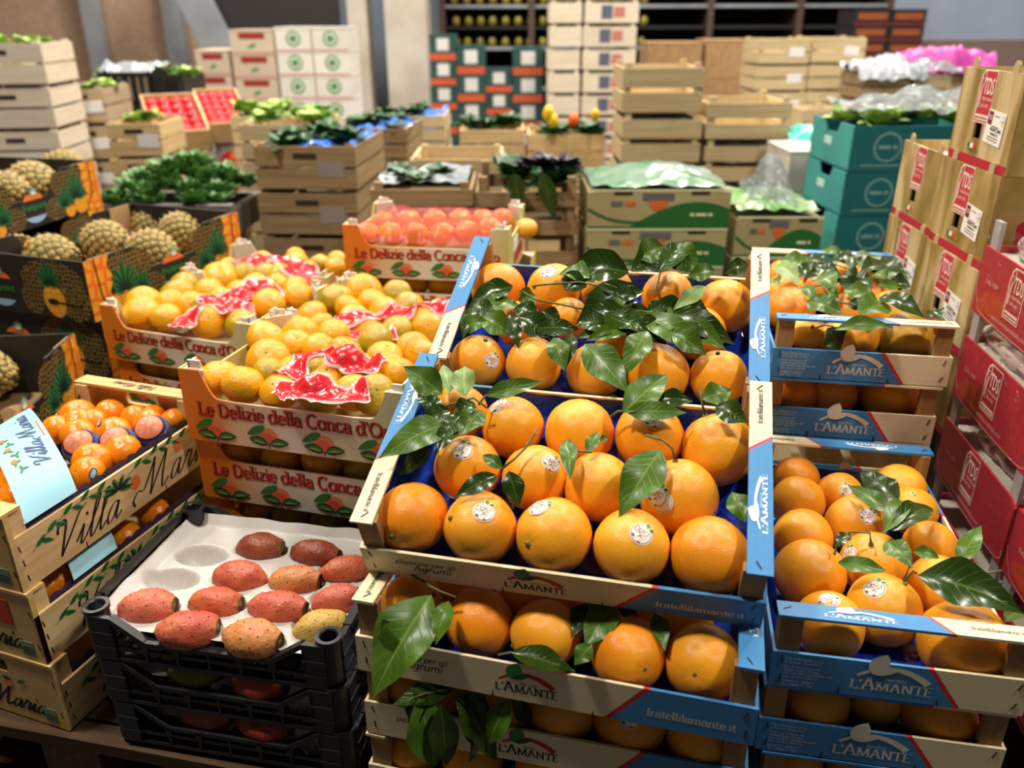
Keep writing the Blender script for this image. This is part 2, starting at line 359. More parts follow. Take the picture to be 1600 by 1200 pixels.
def amante_logo(wd, front):
    """grower's mark: serif name under a swoosh with two leaves. material slots: 0 letters, 1 swoosh, 2 leaf, 3 dark leaf"""
    mb = MB(); s = wd/4.9
    x = 0
    for t, k in (("L'", 1.0), ('A', 1.28), ('MANTE', 1.0)):
        lettering(t, s*k, .11, 'serif', mb=mb, ox=x, oy=0, mi=0); x += lwidth(t, s*k)*(.98)
    sw = [(wd*.07+wd*.86*t, s*.86+math.sin(math.pi*(t*.94+.05))**.8*s*1.0) for t in [i/18 for i in range(19)]]
    n = len(sw)
    def wfac(i): t = i/(n-1); return s*(.2+.26*t)
    vs = []
    for i, p in enumerate(sw):
        a, b = sw[max(i-1,0)], sw[min(i+1,n-1)]; dx, dy = b[0]-a[0], b[1]-a[1]; l = math.hypot(dx, dy); h = wfac(i)/2
        vs += [(p[0]-dy/l*h, p[1]+dx/l*h, .0002), (p[0]+dy/l*h, p[1]-dx/l*h, .0002)]
    mb.add(vs, [(2*i+1, 2*i+3, 2*i+2, 2*i) for i in range(n-1) if not 3 <= i <= 6], 1)
    leafshape(mb, wd*.25, s*1.3, wd*.38, s*2.95, s*.62, 2, .0004)
    leafshape(mb, wd*.27, s*1.32, wd*.58, s*1.95, s*.24, 3, .0006)
    put_typed(mb, 'FRATELLI', s*.3, wd*.42, s*.86, mi=0)
    return mb

def smallprint(mb, x, y, w, h, mi=0, z=0, seed=0):
    """a line of print too small to read: short dashes"""
    r = random.Random(seed+int(x*1e5)); q = x
    while q < x+w:
        l = min(h*r.uniform(.6, 2.2), x+w-q)
        if l > h*.2: mb.poly([(q, y), (q+l, y), (q+l, y+h*.6), (q, y+h*.6)], z, mi)
        q += l+h*.35
    return mb
# ------------------------------------------------------------------ printed citrus crates
CL, CW, CH, CZ, CR = .5, .3043, .1131, .0558, .0288
SPC = .1155
M_side = banded('print_side_board', (2, 0, -1.6), [(0, CREAM), (.645, REDP), (.662, BLUE)], grain=(3, 60, 60))
M_end = banded('print_end_board', (0, -1/CW, 2.33), [(0, BLUE), (.5, BLUE)], grain=(60, 3, 60))
def end_mat():
    # object coords: y from 0 (right seen from outside) to CW ; blue where y/CW + 2.33*z > .25
    return banded('print_end_board2', (0, 1/CW, -2.33), [(0, CREAM), (.238, REDP), (.258, BLUE)], grain=(60, 3, 60))
M_end = end_mat()
M_rail = banded('print_top_rail', (-2.6, 1/CW, 0), [(0, CREAM), (.318, REDP), (.335, BLUE)], grain=(60, 3, 60))
_lg = amante_logo(.080, True).mesh('grower_mark', [M_navy, M_redink, M_green, M_dgreen])
_lg_end = amante_logo(.098, False).mesh('grower_mark_pale', [M_creamink]*4)
_lg_rail = amante_logo(.088, False).mesh('grower_mark_rail', [M_white]*4)
_t = MB(); lettering('passione per gli', .0125, .085, 'hand', .25, mb=_t, ox=0, oy=.013); lettering('Agrumi', .0165, .085, 'hand', .25, mb=_t, ox=.022, oy=0)
_motto = _t.mesh('motto_lettering', M_navy)
_site = lettering('fratellilamante.it', .0155, .1, 'serif')[0].mesh('site_lettering', M_creamink)
_site_rail = lettering('fratellilamante.it', .0092, .1, 'serif')[0].mesh('site_lettering_navy', M_navy)
_t = MB()
for i, (t, sz) in enumerate((("F.lli L'Amante s.n.c.", .0062), ('di Antonio, Bruno & C.', .0048), ('M.O.F. via Torrano, 42', .0048), ('04022 Fondi (LT) Italia', .0048),
        ('Tel. +39 0771 500.383/521.497', .0048), ('Fax +39 0771 503.719', .0048), ('S.N.B.O.O. 0003013', .0048), ('Tara 350gr +/- 15%', .0048))):
    put_typed(_t, t, sz, 0, -.0053*i-(.0025 if i > 1 else 0)-(.002 if i > 5 else 0))
_address = _t.mesh('address_lettering', M_creamink)
_st = MB(); _st.box(-.0007, .0007, -.0055, .0055, -.0008, .0006); _staple = _st.mesh('staple', M_staple)
_side = MB().box(0, CL, 0, .004, 0, CZ).mesh('side_board', [M_side])
_sideplain = MB().box(0, CL, 0, .004, 0, CZ).mesh('side_board_plain', [M_ply])
_endb = MB().box(0, .004, .004, CW-.004, 0, CZ).mesh('end_board', [M_end])
_post = MB().slab([(.0005,.0005),(CR-.001,.0005),(CR-.001,.012),(.012,CR-.001),(.0005,CR-.001)], 0, CH-.0042, ax='z').mesh('corner_post', [M_post])
_railm = MB().box(0, CR, 0, CW, CH-.004, CH).mesh('top_rail', [M_rail])
_bot = MB().box(.002, CL-.002, 0, .085, .0, .003).mesh('bottom_board', [M_ply])
M180 = Matrix.Translation((CL, CW, 0)) @ Matrix.Rotation(math.pi, 4, 'Z')
def staple(parent, o, r, u, ang=0):
    inst('staple', _staple, parent, frame(o, r, u, .0003) @ Matrix.Rotation(R_(ang), 4, 'Z'))
def citrus_crate(M, label, group=None, detail=True):
    c = thing('citrus_crate', M, label, 'crate', group)
    for y in (.006, .11, .214): inst('bottom_board', _bot, c, Matrix.Translation((0, y, 0)))
    for k in (0, 1):
        T = Matrix.Identity(4) if k == 0 else M180
        s = inst('side_board', _side, c, T)
        if detail:
            inst('motto', _motto, s, frame((.044, 0, .019), (1,0,0), (0,0,1), .0004))
            inst('grower_mark', _lg, s, frame((.186, 0, .012), (1,0,0), (0,0,1), .0004))
            inst('site_address', _site, s, frame((.374, 0, .016), (1,0,0), (0,0,1), .0004))
            for x, z, a in ((.012,.044,15),(.013,.018,5),(.183,.002,0),(.31,.0,0),(.487,.044,-18),(.489,.016,-10)): staple(s, (x, 0, z), (1,0,0), (0,0,1), a)
        e = inst('end_board', _endb, c, T)
        if detail:
            inst('address', _address, e, frame((0, CW-.016, .0455), (0,-1,0), (0,0,1), .0004))
            inst('grower_mark', _lg_end, e, frame((0, CW-.098, .012), (0,-1,0), (0,0,1), .0004))
            for y, z, a in ((.012,.045,-20),(.013,.014,-25),(.10,.004,10),(.218,.004,0),(.292,.045,8),(.291,.014,5)): staple(e, (0, y, z), (0,-1,0), (0,0,1), a)
        inst('corner_post', _post, c, T @ Matrix.Translation((.0045, .0045, 0)))
        inst('corner_post', _post, c, T @ Matrix.Translation((.0045, CW-.0045, 0)) @ Matrix.Rotation(-math.pi/2, 4, 'Z'))
        r = inst('top_rail', _railm, c, T)
        if detail:
            inst('grower_mark', _lg_rail, r, frame((.0065, CW-.055, CH), (0,-1,0), (1,0,0), .0004) @ Matrix.Diagonal((1,.42,1,1)))
            inst('site_address', _site_rail, r, frame((.012, .078, CH), (0,-1,0), (1,0,0), .0004))
            for y, a in ((.012, 50), (CW-.012, -60)): staple(r, (.016, y, CH), (0,-1,0), (1,0,0), a)
    return c
def liner(M, label, seed=0, group=None):
    random.seed(seed); mb = MB(); ph = random.random()*40
    def fn(u, v):
        x = .007+u*(CL-.014); y = .006+v*(CW-.012)
        e = min(x-.007, CL-.007-x, y-.006, CW-.006-y)
        wl = max(0, 1-e/.016)**1.5
        post = 1.0
        z = .006 + wl*(.046 if (.035 < x < CL-.035 or .03 < y < CW-.03) else .02) + .005*mnoise.noise((x*38+ph, y*38, 1)) + .004*abs(mnoise.noise((x*75+ph, y*75, 4)))
        inx = 1 if (x > .036 and x < CL-.036) or (y > .036 and y < CW-.036) else 0
        if not inx: x = min(max(x, .036), CL-.036)
        return (x, y, max(.003, z))
    mb.grid(fn, 56, 34)
    o = mb.part('tray_liner', [M_liner], None, True, M)
    return tag(o, label, 'liner', group)
M_liner = mat('blue_liner', S(14, 34, 128), S(24, 60, 176), rough=.18, spec=.6, nscale=14, bump=.5, bscale=50, bdist=.003)
# ------------------------------------------------------------------ citrus fruit
def peel(name, c1, c2, c3=None, rough=.30, nscale=1.1, pore=34, bump=.2):
    return mat(name, c1, c2, rough=rough, spec=.5, nscale=nscale, bump=bump, bscale=pore, bdist=.008, var=.04, c3=c3, lo=.3, hi=.7)
M_orange = peel('orange_peel', S(246, 170, 42), S(240, 154, 26))
M_orange2 = peel('orange_peel_pale', S(247, 178, 52), S(240, 162, 34), S(244, 168, 40))
M_orange3 = peel('orange_peel_deep', S(242, 154, 30), S(234, 136, 20))
M_yorange = peel('orange_peel_greenish', S(206, 150, 22), S(176, 138, 26))
M_mand = peel('mandarin_peel', S(242, 168, 22), S(206, 160, 26), S(240, 162, 20), rough=.17, bump=.3, pore=11, nscale=1.3)
M_mand2 = peel('mandarin_peel_green', S(208, 158, 22), S(150, 142, 30), rough=.17, bump=.3, pore=11, nscale=1.2)
M_clem = peel('clementine_peel', S(242, 142, 22), S(236, 124, 14), rough=.16, bump=.14, pore=18)
M_calyx = mat('calyx_green', S(112, 120, 50), S(76, 84, 34), rough=.7)
def fruit_mesh(name, m, oblate=1.0, seed=0, dim=.05, amp=.03, nu=28, nv=16, wr=0):
    mb = MB(); vs = []; fs = []
    for j in range(1, nv):
        th = math.pi*j/nv
        for i in range(nu):
            ph = 2*math.pi*i/nu
            d = V3((math.sin(th)*math.cos(ph), math.sin(th)*math.sin(ph), math.cos(th)))
            r = 1 + amp*mnoise.noise(d*1.3+V3((seed*7.3, 0, 0))) - dim*math.exp(-(th/.22)**2) + wr*math.exp(-(th/.55)**2)*math.sin(ph*9+seed)*math.sin(min(th*3,1.5))*.5
            vs.append((d.x*r, d.y*r, d.z*r*oblate))
    top = len(vs); vs += [(0,0,(1-dim)*oblate), (0,0,-1*oblate)]
    for j in range(nv-2):
        for i in range(nu): a = j*nu+i; b = j*nu+(i+1)%nu; fs.append((a, a+nu, b+nu, b))
    fs += [(top, i, (i+1)%nu) for i in range(nu)] + [(top+1, (nv-2)*nu+(i+1)%nu, (nv-2)*nu+i) for i in range(nu)]
    mb.add(vs, fs); return mb.mesh(name, [m], True)
OR_M = [fruit_mesh('orange', m, .98+.015*k, k, .05, .035, wr=.012) for k, m in enumerate((M_orange, M_orange, M_orange2, M_orange, M_orange3, M_orange2))]
OR_Y = fruit_mesh('orange_greenish', M_yorange, .98, 9)
MA_M = [fruit_mesh('mandarin', m, .80+.02*k, 20+k, .07, .06, 22, 13, .05) for k, m in enumerate((M_mand, M_mand, M_mand2, M_mand))]
CL_M = [fruit_mesh('clementine', M_clem, .86+.02*k, 30+k, .05, .04, 22, 13, .02) for k in range(3)]
_c = MB()
for k in range(5):
    a = R_(72*k); leafshape(_c, 0, 0, .17*math.cos(a), .17*math.sin(a), .05, 0, .0)
_c.lathe([(.055,-.02),(.05,.05),(.03,.06),(0.001,.06)], 8)
_calyx = _c.mesh('stem_end', [M_calyx], True)
_c = MB(); _c.lathe([(.07,-.02),(.06,.02),(.02,.03),(.001,.02)], 8); _calyx_s = _c.mesh('stem_scar', [M_calyx], True)
def sticker_mesh(kind):
    mb = MB()
    def wrap(x, y, off): d = V3((x, y, 1)).normalized(); return d*(1.012+off)
    n = 20; R0 = .31
    def disc(rr, cx, cy, mi, off):
        vs = [wrap(cx, cy, off)]
        for q in (.5, 1.0):
            for i in range(n): a = 2*math.pi*i/n; vs.append(wrap(cx+rr*q*math.cos(a), cy+rr*q*math.sin(a)*.96, off))
        mb.add(vs, [(0, 1+i, 1+(i+1)%n) for i in range(n)] + [(1+i, 1+n+i, 1+n+(i+1)%n, 1+(i+1)%n) for i in range(n)], mi)
    if kind:
        for rr, mi, off in ((R0, 1, -.004), (R0*.9, 0, -.003), (R0*.84, 1, -.002)): disc(rr, .2, -.12, mi, off)
    for rr, mi, off in ((R0, 1, 0), (R0*.9, 0, .002), (R0*.84, 1, .004)): disc(rr, 0, 0, mi, off)
    f = MB(); leafshape(f, .10, .2, .04, .42, .085, 1); leafshape(f, .10, .215, .05, .40, .065, 2, .002); leafshape(f, .12, .2, .30, .25, .06, 1); leafshape(f, .14, .205, .28, .245, .04, 5, .002)
    leafshape(f, -.22, -.1, -.12, -.16, .03, 5); leafshape(f, -.02, -.22, .09, -.24, .022, 4); strip(f, arc(0, -.14, .07, .06, 20, 160), lambda a_, b_: .016, 4); leafshape(f, -.03, -.08, .02, -.04, .02, 2)
    lettering('Dolci', .2, .1, 'hand', .25, mb=f, ox=-.24, oy=.02, mi=3); strip(f, smooth([(-.14,-.02),(-.05,.0),(.05,-.03),(.15,-.01)], 5), lambda a_, b_: .012, 3)
    mb.add([wrap(p[0], p[1], .007+p[2]) for p in f.v], f.f); mb.m[-len(f.m):] = f.m
    return mb.mesh('sticker', [flat('sticker_rim', 128, 100, 92), flat('sticker_white', 240, 230, 218, rough=.3), flat('sticker_green', 96, 150, 60), flat('sticker_brown', 140, 92, 84), M_redink, flat('sticker_dark_green', 58, 78, 36)], True)
STK = [sticker_mesh(0), sticker_mesh(1)]
def align_z(d, spin=0):
    d = d.normalized(); return d.to_track_quat('Z', 'Y').to_matrix().to_4x4() @ Matrix.Rotation(spin, 4, 'Z')
def hit_dir(p, r, u, v):
    """outward unit normal where the view ray through (u,v) meets the sphere (p, r)"""
    d = ray(u, v).normalized(); oc = CAM-p; b = oc.dot(d); q = b*b-oc.dot(oc)+r*r
    t = -b-math.sqrt(q) if q > 0 else -b
    return (CAM+d*t-p).normalized()
def fruit(name, cat, meshes, p, r, label, group, stem=None, sticker=None, scar=False, axis=None, spin=None):
    if stem: d = hit_dir(p, r, *stem)
    elif axis: d = V3(axis)
    else: d = V3((random.uniform(-1,1), random.uniform(.2,1), random.uniform(-.9,.1)))
    Rm = align_z(d, random.random()*6)
    o = inst(name, random.choice(meshes), None, Matrix.Translation(p) @ Rm @ Matrix.Diagonal((r, r, r, 1)))
    tag(o, label, cat, group)
    if stem or axis: inst('stem_end', _calyx_s if scar else _calyx, o, Matrix.Translation((0,0,.935*o.data.vertices[-2].co.z/.95)) @ Matrix.Diagonal((1,1,1,1) if scar else (1.5,1.5,1.6,1)))
    if sticker:
        sd = (Rm.inverted().to_3x3() @ hit_dir(p, r, *sticker[:2]))
        sw = sd.copy()
        wn = hit_dir(p, r, *sticker[:2]); wu = (_up-wn*_up.dot(wn)).normalized(); wx = wu.cross(wn)
        Wm = Matrix(((wx.x,wu.x,wn.x),(wx.y,wu.y,wn.y),(wx.z,wu.z,wn.z))).to_4x4() @ Matrix.Rotation(sticker[2] if len(sticker) > 2 else random.uniform(-.6,.4), 4, 'Z')
        inst('sticker', STK[1 if len(sticker) > 3 else 0], o, Rm.inverted() @ Wm)
    return o
def on_tray(M, u, v, z):
    p0 = M @ V3((0,0,z)); n = (M.to_3x3() @ V3((0,0,1))).normalized(); return at_plane(u, v, p0, n)
def oranges(M, lst, zc, where, group, mesh=None, anchor='the mandarin side', across=False):
    Mi = M.inverted(); todo = []
    for it in lst:
        u, v, rp = it[:3]; k = it[3] if len(it) > 3 else {}
        z = k.get('z', zc); p = on_tray(M, u, v, z); r = rp*depth(p)/FPX
        q = Mi @ p; q.x = min(max(q.x, r+.006), CL-r-.006); q.y = min(max(q.y, r+.006), CW-r-.006); todo.append((M @ q, r, k, q))
    rk = rows([(q.x, q.y) if across else (q.y, q.x) for _, _, _, q in todo], .05)
    for (p, r, k, q), (rw, n) in zip(todo, rk):
        look = k['lab'] if k.get('lab') else 'stickered orange' if k.get('sticker') else (k.get('lab') or ('orange showing its stem' if k.get('stem') else 'plain orange'))
        fruit('orange', 'orange', k.get('mesh') or OR_M, p, r, '%s, %s from %s, %s row %s' % (look, ORD[n], anchor, ('front' if rw == 0 else ORD[rw]), where), group, k.get('stem'), k.get('sticker'), k.get('scar', False))
M_B = pose(-.1883, .9059, -.69, -13, 21.6) @ Matrix.Translation((0,0,.0247))
M_A = pose(-.1161, 1.214, -.5954, -13, 22.9) @ Matrix.Translation((0,0,.0247))
M_C = pose(-.2025, .8384, -.779, -14.7)
M_D = pose(-.200, .843, -.779-SPC, -13.6)
M_E = pose(-.203, .843, -.7795-2*SPC, -14)
def rpose(x, y, z, yaw): return pose(x, y, z, yaw) @ Matrix.Rotation(math.pi/2, 4, 'Z')
M_R1 = rpose(.7742, 1.3414, -.602, -9.8); M_R2 = rpose(.768, 1.341, -.602-SPC, -9.8)
M_RF = rpose(.6305, .767, -.7915, -10.4); M_RG = rpose(.627, .770, -.7915-SPC, -10.4); M_RH = rpose(.638, .768, -.7915-2*SPC, -10.0)
citrus_crate(M_B, 'wooden citrus crate tilted forward, lower of the two sloping orange trays')
citrus_crate(M_A, 'wooden citrus crate tilted forward, upper sloping tray topped with leafy twigs')
citrus_crate(M_C, 'wooden citrus crate of oranges directly under the lower sloping tray')
citrus_crate(M_D, 'wooden citrus crate with hanging leaves, second below the sloping tray')
citrus_crate(M_E, 'wooden citrus crate lowest under the sloping tray, standing on the pallet')
citrus_crate(M_R1, 'wooden citrus crate heaped with leaves, top of the stack beside radicchio boxes')
citrus_crate(M_R2, 'wooden citrus crate in shade right under the leaf-heaped crate')
citrus_crate(M_RF, 'wooden citrus crate, open top of the stack beside red boxes')
citrus_crate(M_RG, 'wooden citrus crate second in the stack beside red boxes')
citrus_crate(M_RH, 'wooden citrus crate lowest in the stack beside red boxes')
for k, nm in ((2, 'third'), (3, 'lowest')): citrus_crate(rpose(.768, 1.341, -.602-k*SPC, -9.8), 'wooden citrus crate %s in the stack under the leaf-heaped crate' % nm, None, False)
_cs, _sn = math.cos(R_(14.7)), math.sin(R_(14.7))
for k in range(4): citrus_crate(pose(-.2315+_sn*.375, .846+_cs*.375, -.675-.1137*k, -14.7), 'wooden citrus crate in the hidden stack propping the sloping trays', 'crates propping the sloping trays', False)
for M, l, sd in ((M_B, 'lower sloping tray', 1), (M_A, 'upper sloping tray', 2), (M_C, 'crate under the sloping tray', 3), (M_D, 'crate with hanging leaves', 4), (M_RF, 'open crate beside red boxes', 5), (M_RG, 'second crate beside red boxes', 6), (M_R1, 'leaf-heaped crate', 7), (M_R2, 'shaded crate under the leaf-heaped crate', 8), (M_RH, 'lowest crate beside red boxes', 9), (M_E, 'lowest crate under the sloping tray', 10)):
    liner(M, 'crinkled blue plastic liner in the '+l, sd)
random.seed(11)
oranges(M_B, [(644,809,56,dict(stem=(613,838))), (750,827,57,dict(stem=(704,809), sticker=(756,799))), (865,840,60,dict(stem=(823,850), sticker=(842,791))),
  (986,860,60,dict(sticker=(1002,834,-.6))), (1109,876,62,dict(sticker=(1163,874))), (731,732,53,dict(sticker=(723,704))), (836,747,53,dict(stem=(822,693), sticker=(862,724,-.7))),
  (935,762,54), (1061,778,61,dict(stem=(1055,719), sticker=(1026,775,-.2,1), lab='largest orange')), (801,668,49,dict(sticker=(779,634,.8))), (905,677,54), (1014,682,54,dict(sticker=(1021,655))),
  (1122,702,58,dict(stem=(1101,647))), (718,645,45)], .056, 'in the lower sloping tray', 'oranges in the lower sloping tray')
oranges(M_A, [(747,565,43,dict(stem=(759,530), sticker=(769,564,-.3))), (834,571,44,dict(sticker=(819,543,.3))), (929,581,45), (1028,585,49), (1123,592,45,dict(stem=(1122,552))),
  (812,507,37,dict(sticker=(837,498))), (888,498,33), (965,543,36), (1092,521,42), (778,452,41), (866,455,43,dict(stem=(834,447), sticker=(857,424))), (948,455,40),
  (1043,465,41,dict(stem=(1035,472))), (1134,479,43), (1010,520,36)], .056, 'in the upper sloping tray', 'oranges in the upper sloping tray')
oranges(M_C, [(642,948,52,dict(stem=(678,929))), (749,972,53,dict(stem=(707,934))), (852,991,54,dict(stem=(801,1010))), (981,1021,58,dict(stem=(1008,1047), scar=True, mesh=[OR_M[4]], lab='deep orange scarred fruit')),
  (1098,1035,60,dict(stem=(1085,1056), scar=True)), (822,930,46), (900,952,46), (1010,972,46), (1070,982,46), (702,912,46)], .056, 'in the upper shaded crate', 'oranges in the crate under the sloping tray')
oranges(M_D, [(622,1062,46), (700,1085,50), (790,1110,46), (876,1119,53), (982,1143,57,dict(sticker=(985,1122))), (1097,1160,57)], .05, 'in the crate with hanging leaves', 'oranges in the crate with hanging leaves')
oranges(M_E, [(632,1178,46), (735,1196,46), (850,1220,50), (960,1240,52)], .05, 'in the lowest crate', 'oranges in the lowest crate')
oranges(M_RF, [(1239,735,36), (1247,785,41), (1254,840,45), (1265,898,55), (1295,978,54,dict(sticker=(1296,936,2.8))), (1312,772,34,dict(sticker=(1322,766))), (1336,820,46,dict(sticker=(1356,806))),
  (1364,881,50,dict(stem=(1361,850), sticker=(1326,867,.8))), (1381,953,57,dict(stem=(1415,910), sticker=(1366,919))), (1404,755,40), (1437,800,38,dict(sticker=(1418,777))), (1458,856,41), (1470,917,50), (1508,1006,67)],
  .052, 'in the open crate', 'oranges in the open crate beside red boxes', None, 'the red box side', True)
oranges(M_RG, [(1277,1102,50), (1366,1092,40), (1470,1130,57,dict(scar=True, stem=(1475,1158)))], .05, 'in the second crate', 'oranges in the second crate beside red boxes', None, 'the red box side', True)
oranges(M_RH, [(1240,1205,46), (1340,1215,46), (1440,1228,46)], .05, 'in the bottom crate', 'oranges in the lowest crate beside red boxes', None, 'the red box side', True)
oranges(M_R1, [(1228,461,33,dict(sticker=(1247,455))), (1231,486,38,dict(sticker=(1256,478))), (1255,527,37,dict(stem=(1270,510))), (1302,533,30), (1342,527,33), (1412,531,44,dict(mesh=[OR_Y], lab='yellow-green orange')),
  (1409,495,40), (1331,487,33), (1374,466,32), (1222,430,30), (1290,455,33), (1300,430,30), (1352,430,30), (1400,440,30)], .056, 'in the leaf-heaped crate', 'oranges in the leaf-heaped crate', None, 'the red box side', True)
oranges(M_R2, [(1238,615,38), (1300,615,38), (1394,622,42), (1345,600,34), (1265,592,34)], .05, 'below the leaf-heaped crate', 'oranges in the shaded crate', None, 'the red box side', True)
# ------------------------------------------------------------------ leaves and twigs
def leaf_mat(name, a, b, vein, rough, mid):
    m = mat(name, a, b, rough=rough, spec=.3, nscale=9, lo=.3, hi=.7); nt = m.node_tree; L = nt.links.new; P = nt.nodes['Principled BSDF']
    uv = nd(nt, 'ShaderNodeUVMap'); sx = nd(nt, 'ShaderNodeSeparateXYZ'); L(uv.outputs[0], sx.inputs[0])
    ab = nd(nt, 'ShaderNodeMath', operation='ABSOLUTE'); L(sx.outputs[0], ab.inputs[0])
    l1 = nd(nt, 'ShaderNodeMath', operation='LESS_THAN'); l1.inputs[1].default_value = .05; L(ab.outputs[0], l1.inputs[0])
    # side veins: sin(55*(v - .22*|u|))
    mu = nd(nt, 'ShaderNodeMath', operation='MULTIPLY_ADD'); mu.inputs[1].default_value = -.22; L(ab.outputs[0], mu.inputs[0]); L(sx.outputs[1], mu.inputs[2])
    m2 = nd(nt, 'ShaderNodeMath', operation='MULTIPLY'); m2.inputs[1].default_value = 58; L(mu.outputs[0], m2.inputs[0])
    si = nd(nt, 'ShaderNodeMath', operation='SINE'); L(m2.outputs[0], si.inputs[0])
    gt = nd(nt, 'ShaderNodeMapRange'); gt.inputs['From Min'].default_value = .86; gt.inputs['From Max'].default_value = 1; gt.inputs['To Max'].default_value = .35; L(si.outputs[0], gt.inputs['Value'])
    mx = nd(nt, 'ShaderNodeMath', operation='MAXIMUM'); L(l1.outputs[0], mx.inputs[0]); L(gt.outputs[0], mx.inputs[1])
    mc = nd(nt, 'ShaderNodeMix', data_type='RGBA'); mc.inputs['B'].default_value = rgb(vein) if False else rgb(vein)
    src = P.inputs['Base Color'].links[0].from_socket
    fa = nd(nt, 'ShaderNodeMath', operation='MULTIPLY'); fa.inputs[1].default_value = mid; L(mx.outputs[0], fa.inputs[0])
    L(fa.outputs[0], mc.inputs[0]); L(src, mc.inputs[6]); mc.inputs[7].default_value = rgb(vein); L(mc.outputs[2], P.inputs['Base Color'])
    bp = nd(nt, 'ShaderNodeBump'); bp.inputs['Strength'].default_value = .35; bp.inputs['Distance'].default_value = .0015; L(mx.outputs[0], bp.inputs['Height']); L(bp.outputs[0], P.inputs['Normal'])
    return m
LF = [leaf_mat('leaf_dark', S(30, 50, 12), S(46, 70, 18), S(88, 112, 40), .24, .6), leaf_mat('leaf_mid', S(58, 88, 20), S(80, 112, 28), S(120, 144, 58), .34, .6), leaf_mat('leaf_pale', S(104, 132, 66), S(132, 154, 84), S(160, 176, 112), .42, .6)]
M_twig = mat('twig_bark', S(104, 112, 62), S(84, 78, 44), rough=.7, nscale=40)
def leaf_obj(base, tip, nrm, w, parent, tone=0, curl=.12, fold=.25, wave=None):
    base = V3(base); tip = V3(tip); d = tip-base; ln = d.length; dn = d.normalized()
    n = (nrm-dn*nrm.dot(dn)); n = n.normalized() if n.length > 1e-5 else V3((0,0,1)); c = dn.cross(n)
    ph = random.random()*6; org = parent.matrix_world.translation; mb = MB(); mb.uv = []
    nu, nv = 6, 12; vs = []
    for j in range(nv+1):
        t = j/nv
        w_ = w*.5*(math.sin(math.pi*min(1, t**.8))**1.08*1.06 if 0 < t < 1 else 0)*(1-.1*t) + (.0006 if t == 0 else 0)
        ctr = base + d*t + n*(curl*ln*math.sin(math.pi*t)*.9 - curl*ln*.35*t*t)
        for i in range(nu+1):
            s = -1+2*i/nu
            vs.append(ctr + c*s*w_*(1-.1*fold) + n*(fold*abs(s)**1.3*w_ + .2*w_*math.sin(11*t+ph+(2 if s > 0 else 0))*abs(s)) - org); mb.uv.append((s, t))
    mb.add(vs, [(j*(nu+1)+i, j*(nu+1)+i+1, (j+1)*(nu+1)+i+1, (j+1)*(nu+1)+i) for j in range(nv) for i in range(nu)])
    return mb.part('leaf', [LF[tone]], parent, True)
def twig(M, z0, label, stem, leaves, group=None, rs=.0016):
    """stem: [(u,v,z)...] ; leaves: [(u0,v0,z0,u1,v1,z1,width,tone,roll)] pixel + height over the tray floor"""
    P = lambda u, v, z: on_tray(M, u, v, z0+z)
    pts = [P(*s) for s in stem]; N = (M.to_3x3() @ V3((0,0,1))).normalized()
    t = thing('leafy_twig', pts[0], label, 'twig', group); org = pts[0]
    if len(pts) > 1:
        MB().tube([p-org for p in pts], [rs*1.2]+[rs]*(len(pts)-1), 6).part('stem', [M_twig], t, True)
    for lf in leaves:
        u0, v0, a, u1, v1, b, w, tone = lf[:8]; roll = lf[8] if len(lf) > 8 else 0
        p, q = P(u0, v0, a), P(u1, v1, b)
        tocam = (CAM-p).normalized(); n0 = (N*.6+tocam*.6).normalized(); ax = (q-p).normalized()
        n0 = Matrix.Rotation(R_(roll), 3, ax) @ n0
        leaf_obj(p, q, n0, w*1.32, t, tone, random.uniform(.04,.14), random.uniform(.15,.4))
    return t
random.seed(21)
def conv(ox, oy, s, lst, zb, zt=None):
    return [(ox+s*a, oy+s*b, zb, ox+s*c, oy+s*d, (zt if zt is not None else zb) if len(e) < 3 else e[2], w, e[0], e[1] if len(e) > 1 else 0) for a, b, c, d, w, e in lst]
def cst(ox, oy, s, pts): return [(ox+s*a, oy+s*b, z) for a, b, z in pts]
ZA = (540, 360, .425)
def extra(n, x0, x1, y0, y1, seed):
    r = random.Random(seed); out = []
    for _ in range(n):
        x, y = r.uniform(x0, x1), r.uniform(y0, y1); a = r.uniform(-.9, .9)+(math.pi if r.random() < .5 else 0); l = r.uniform(90, 170)
        out.append((x, y, x+l*math.cos(a), y+l*.6*math.sin(a)+l*.25, r.uniform(.024, .034), (0 if r.random() < .7 else 1, r.uniform(-25, 25))))
    return out
twig(M_A, 0, 'leafy twig lying across the mandarin side of the upper sloping tray', cst(*ZA, [(640,220,.12),(700,255,.118),(790,272,.118),(885,292,.118)]), conv(*ZA, [
 (615,205,455,265,.034,(0,10)), (520,335,408,362,.024,(1,0)), (500,318,622,388,.032,(1,0)), (545,300,445,272,.024,(0,0)), (605,310,636,432,.02,(0,0)), (705,360,862,362,.024,(0,0)), (720,298,792,348,.024,(0,0)), (765,395,806,516,.026,(1,0)), (832,380,812,502,.018,(0,0)), (470,280,430,400,.02,(0,10))]+extra(4, 500, 720, 250, 340, 5), .115, .10))
twig(M_A, 0, 'leafy twig with broad glossy leaves in the middle of the upper sloping tray', cst(*ZA, [(690,205,.11),(720,200,.122),(860,190,.128),(960,210,.13),(1060,205,.13)]), conv(*ZA, [
 (1042,155,815,145,.05,(0,0)), (1050,152,1192,95,.034,(0,0)), (1060,205,845,347,.048,(0,-10)), (1095,220,935,262,.03,(0,0)), (1040,330,848,396,.024,(1,0)), (1050,355,880,405,.022,(1,0)), (880,418,1042,597,.04,(1,0)), (1030,300,870,320,.03,(0,5)), (1000,250,880,240,.03,(0,0)), (960,360,850,330,.025,(0,0))]+extra(7, 820, 1080, 170, 330, 3), .125, .112))
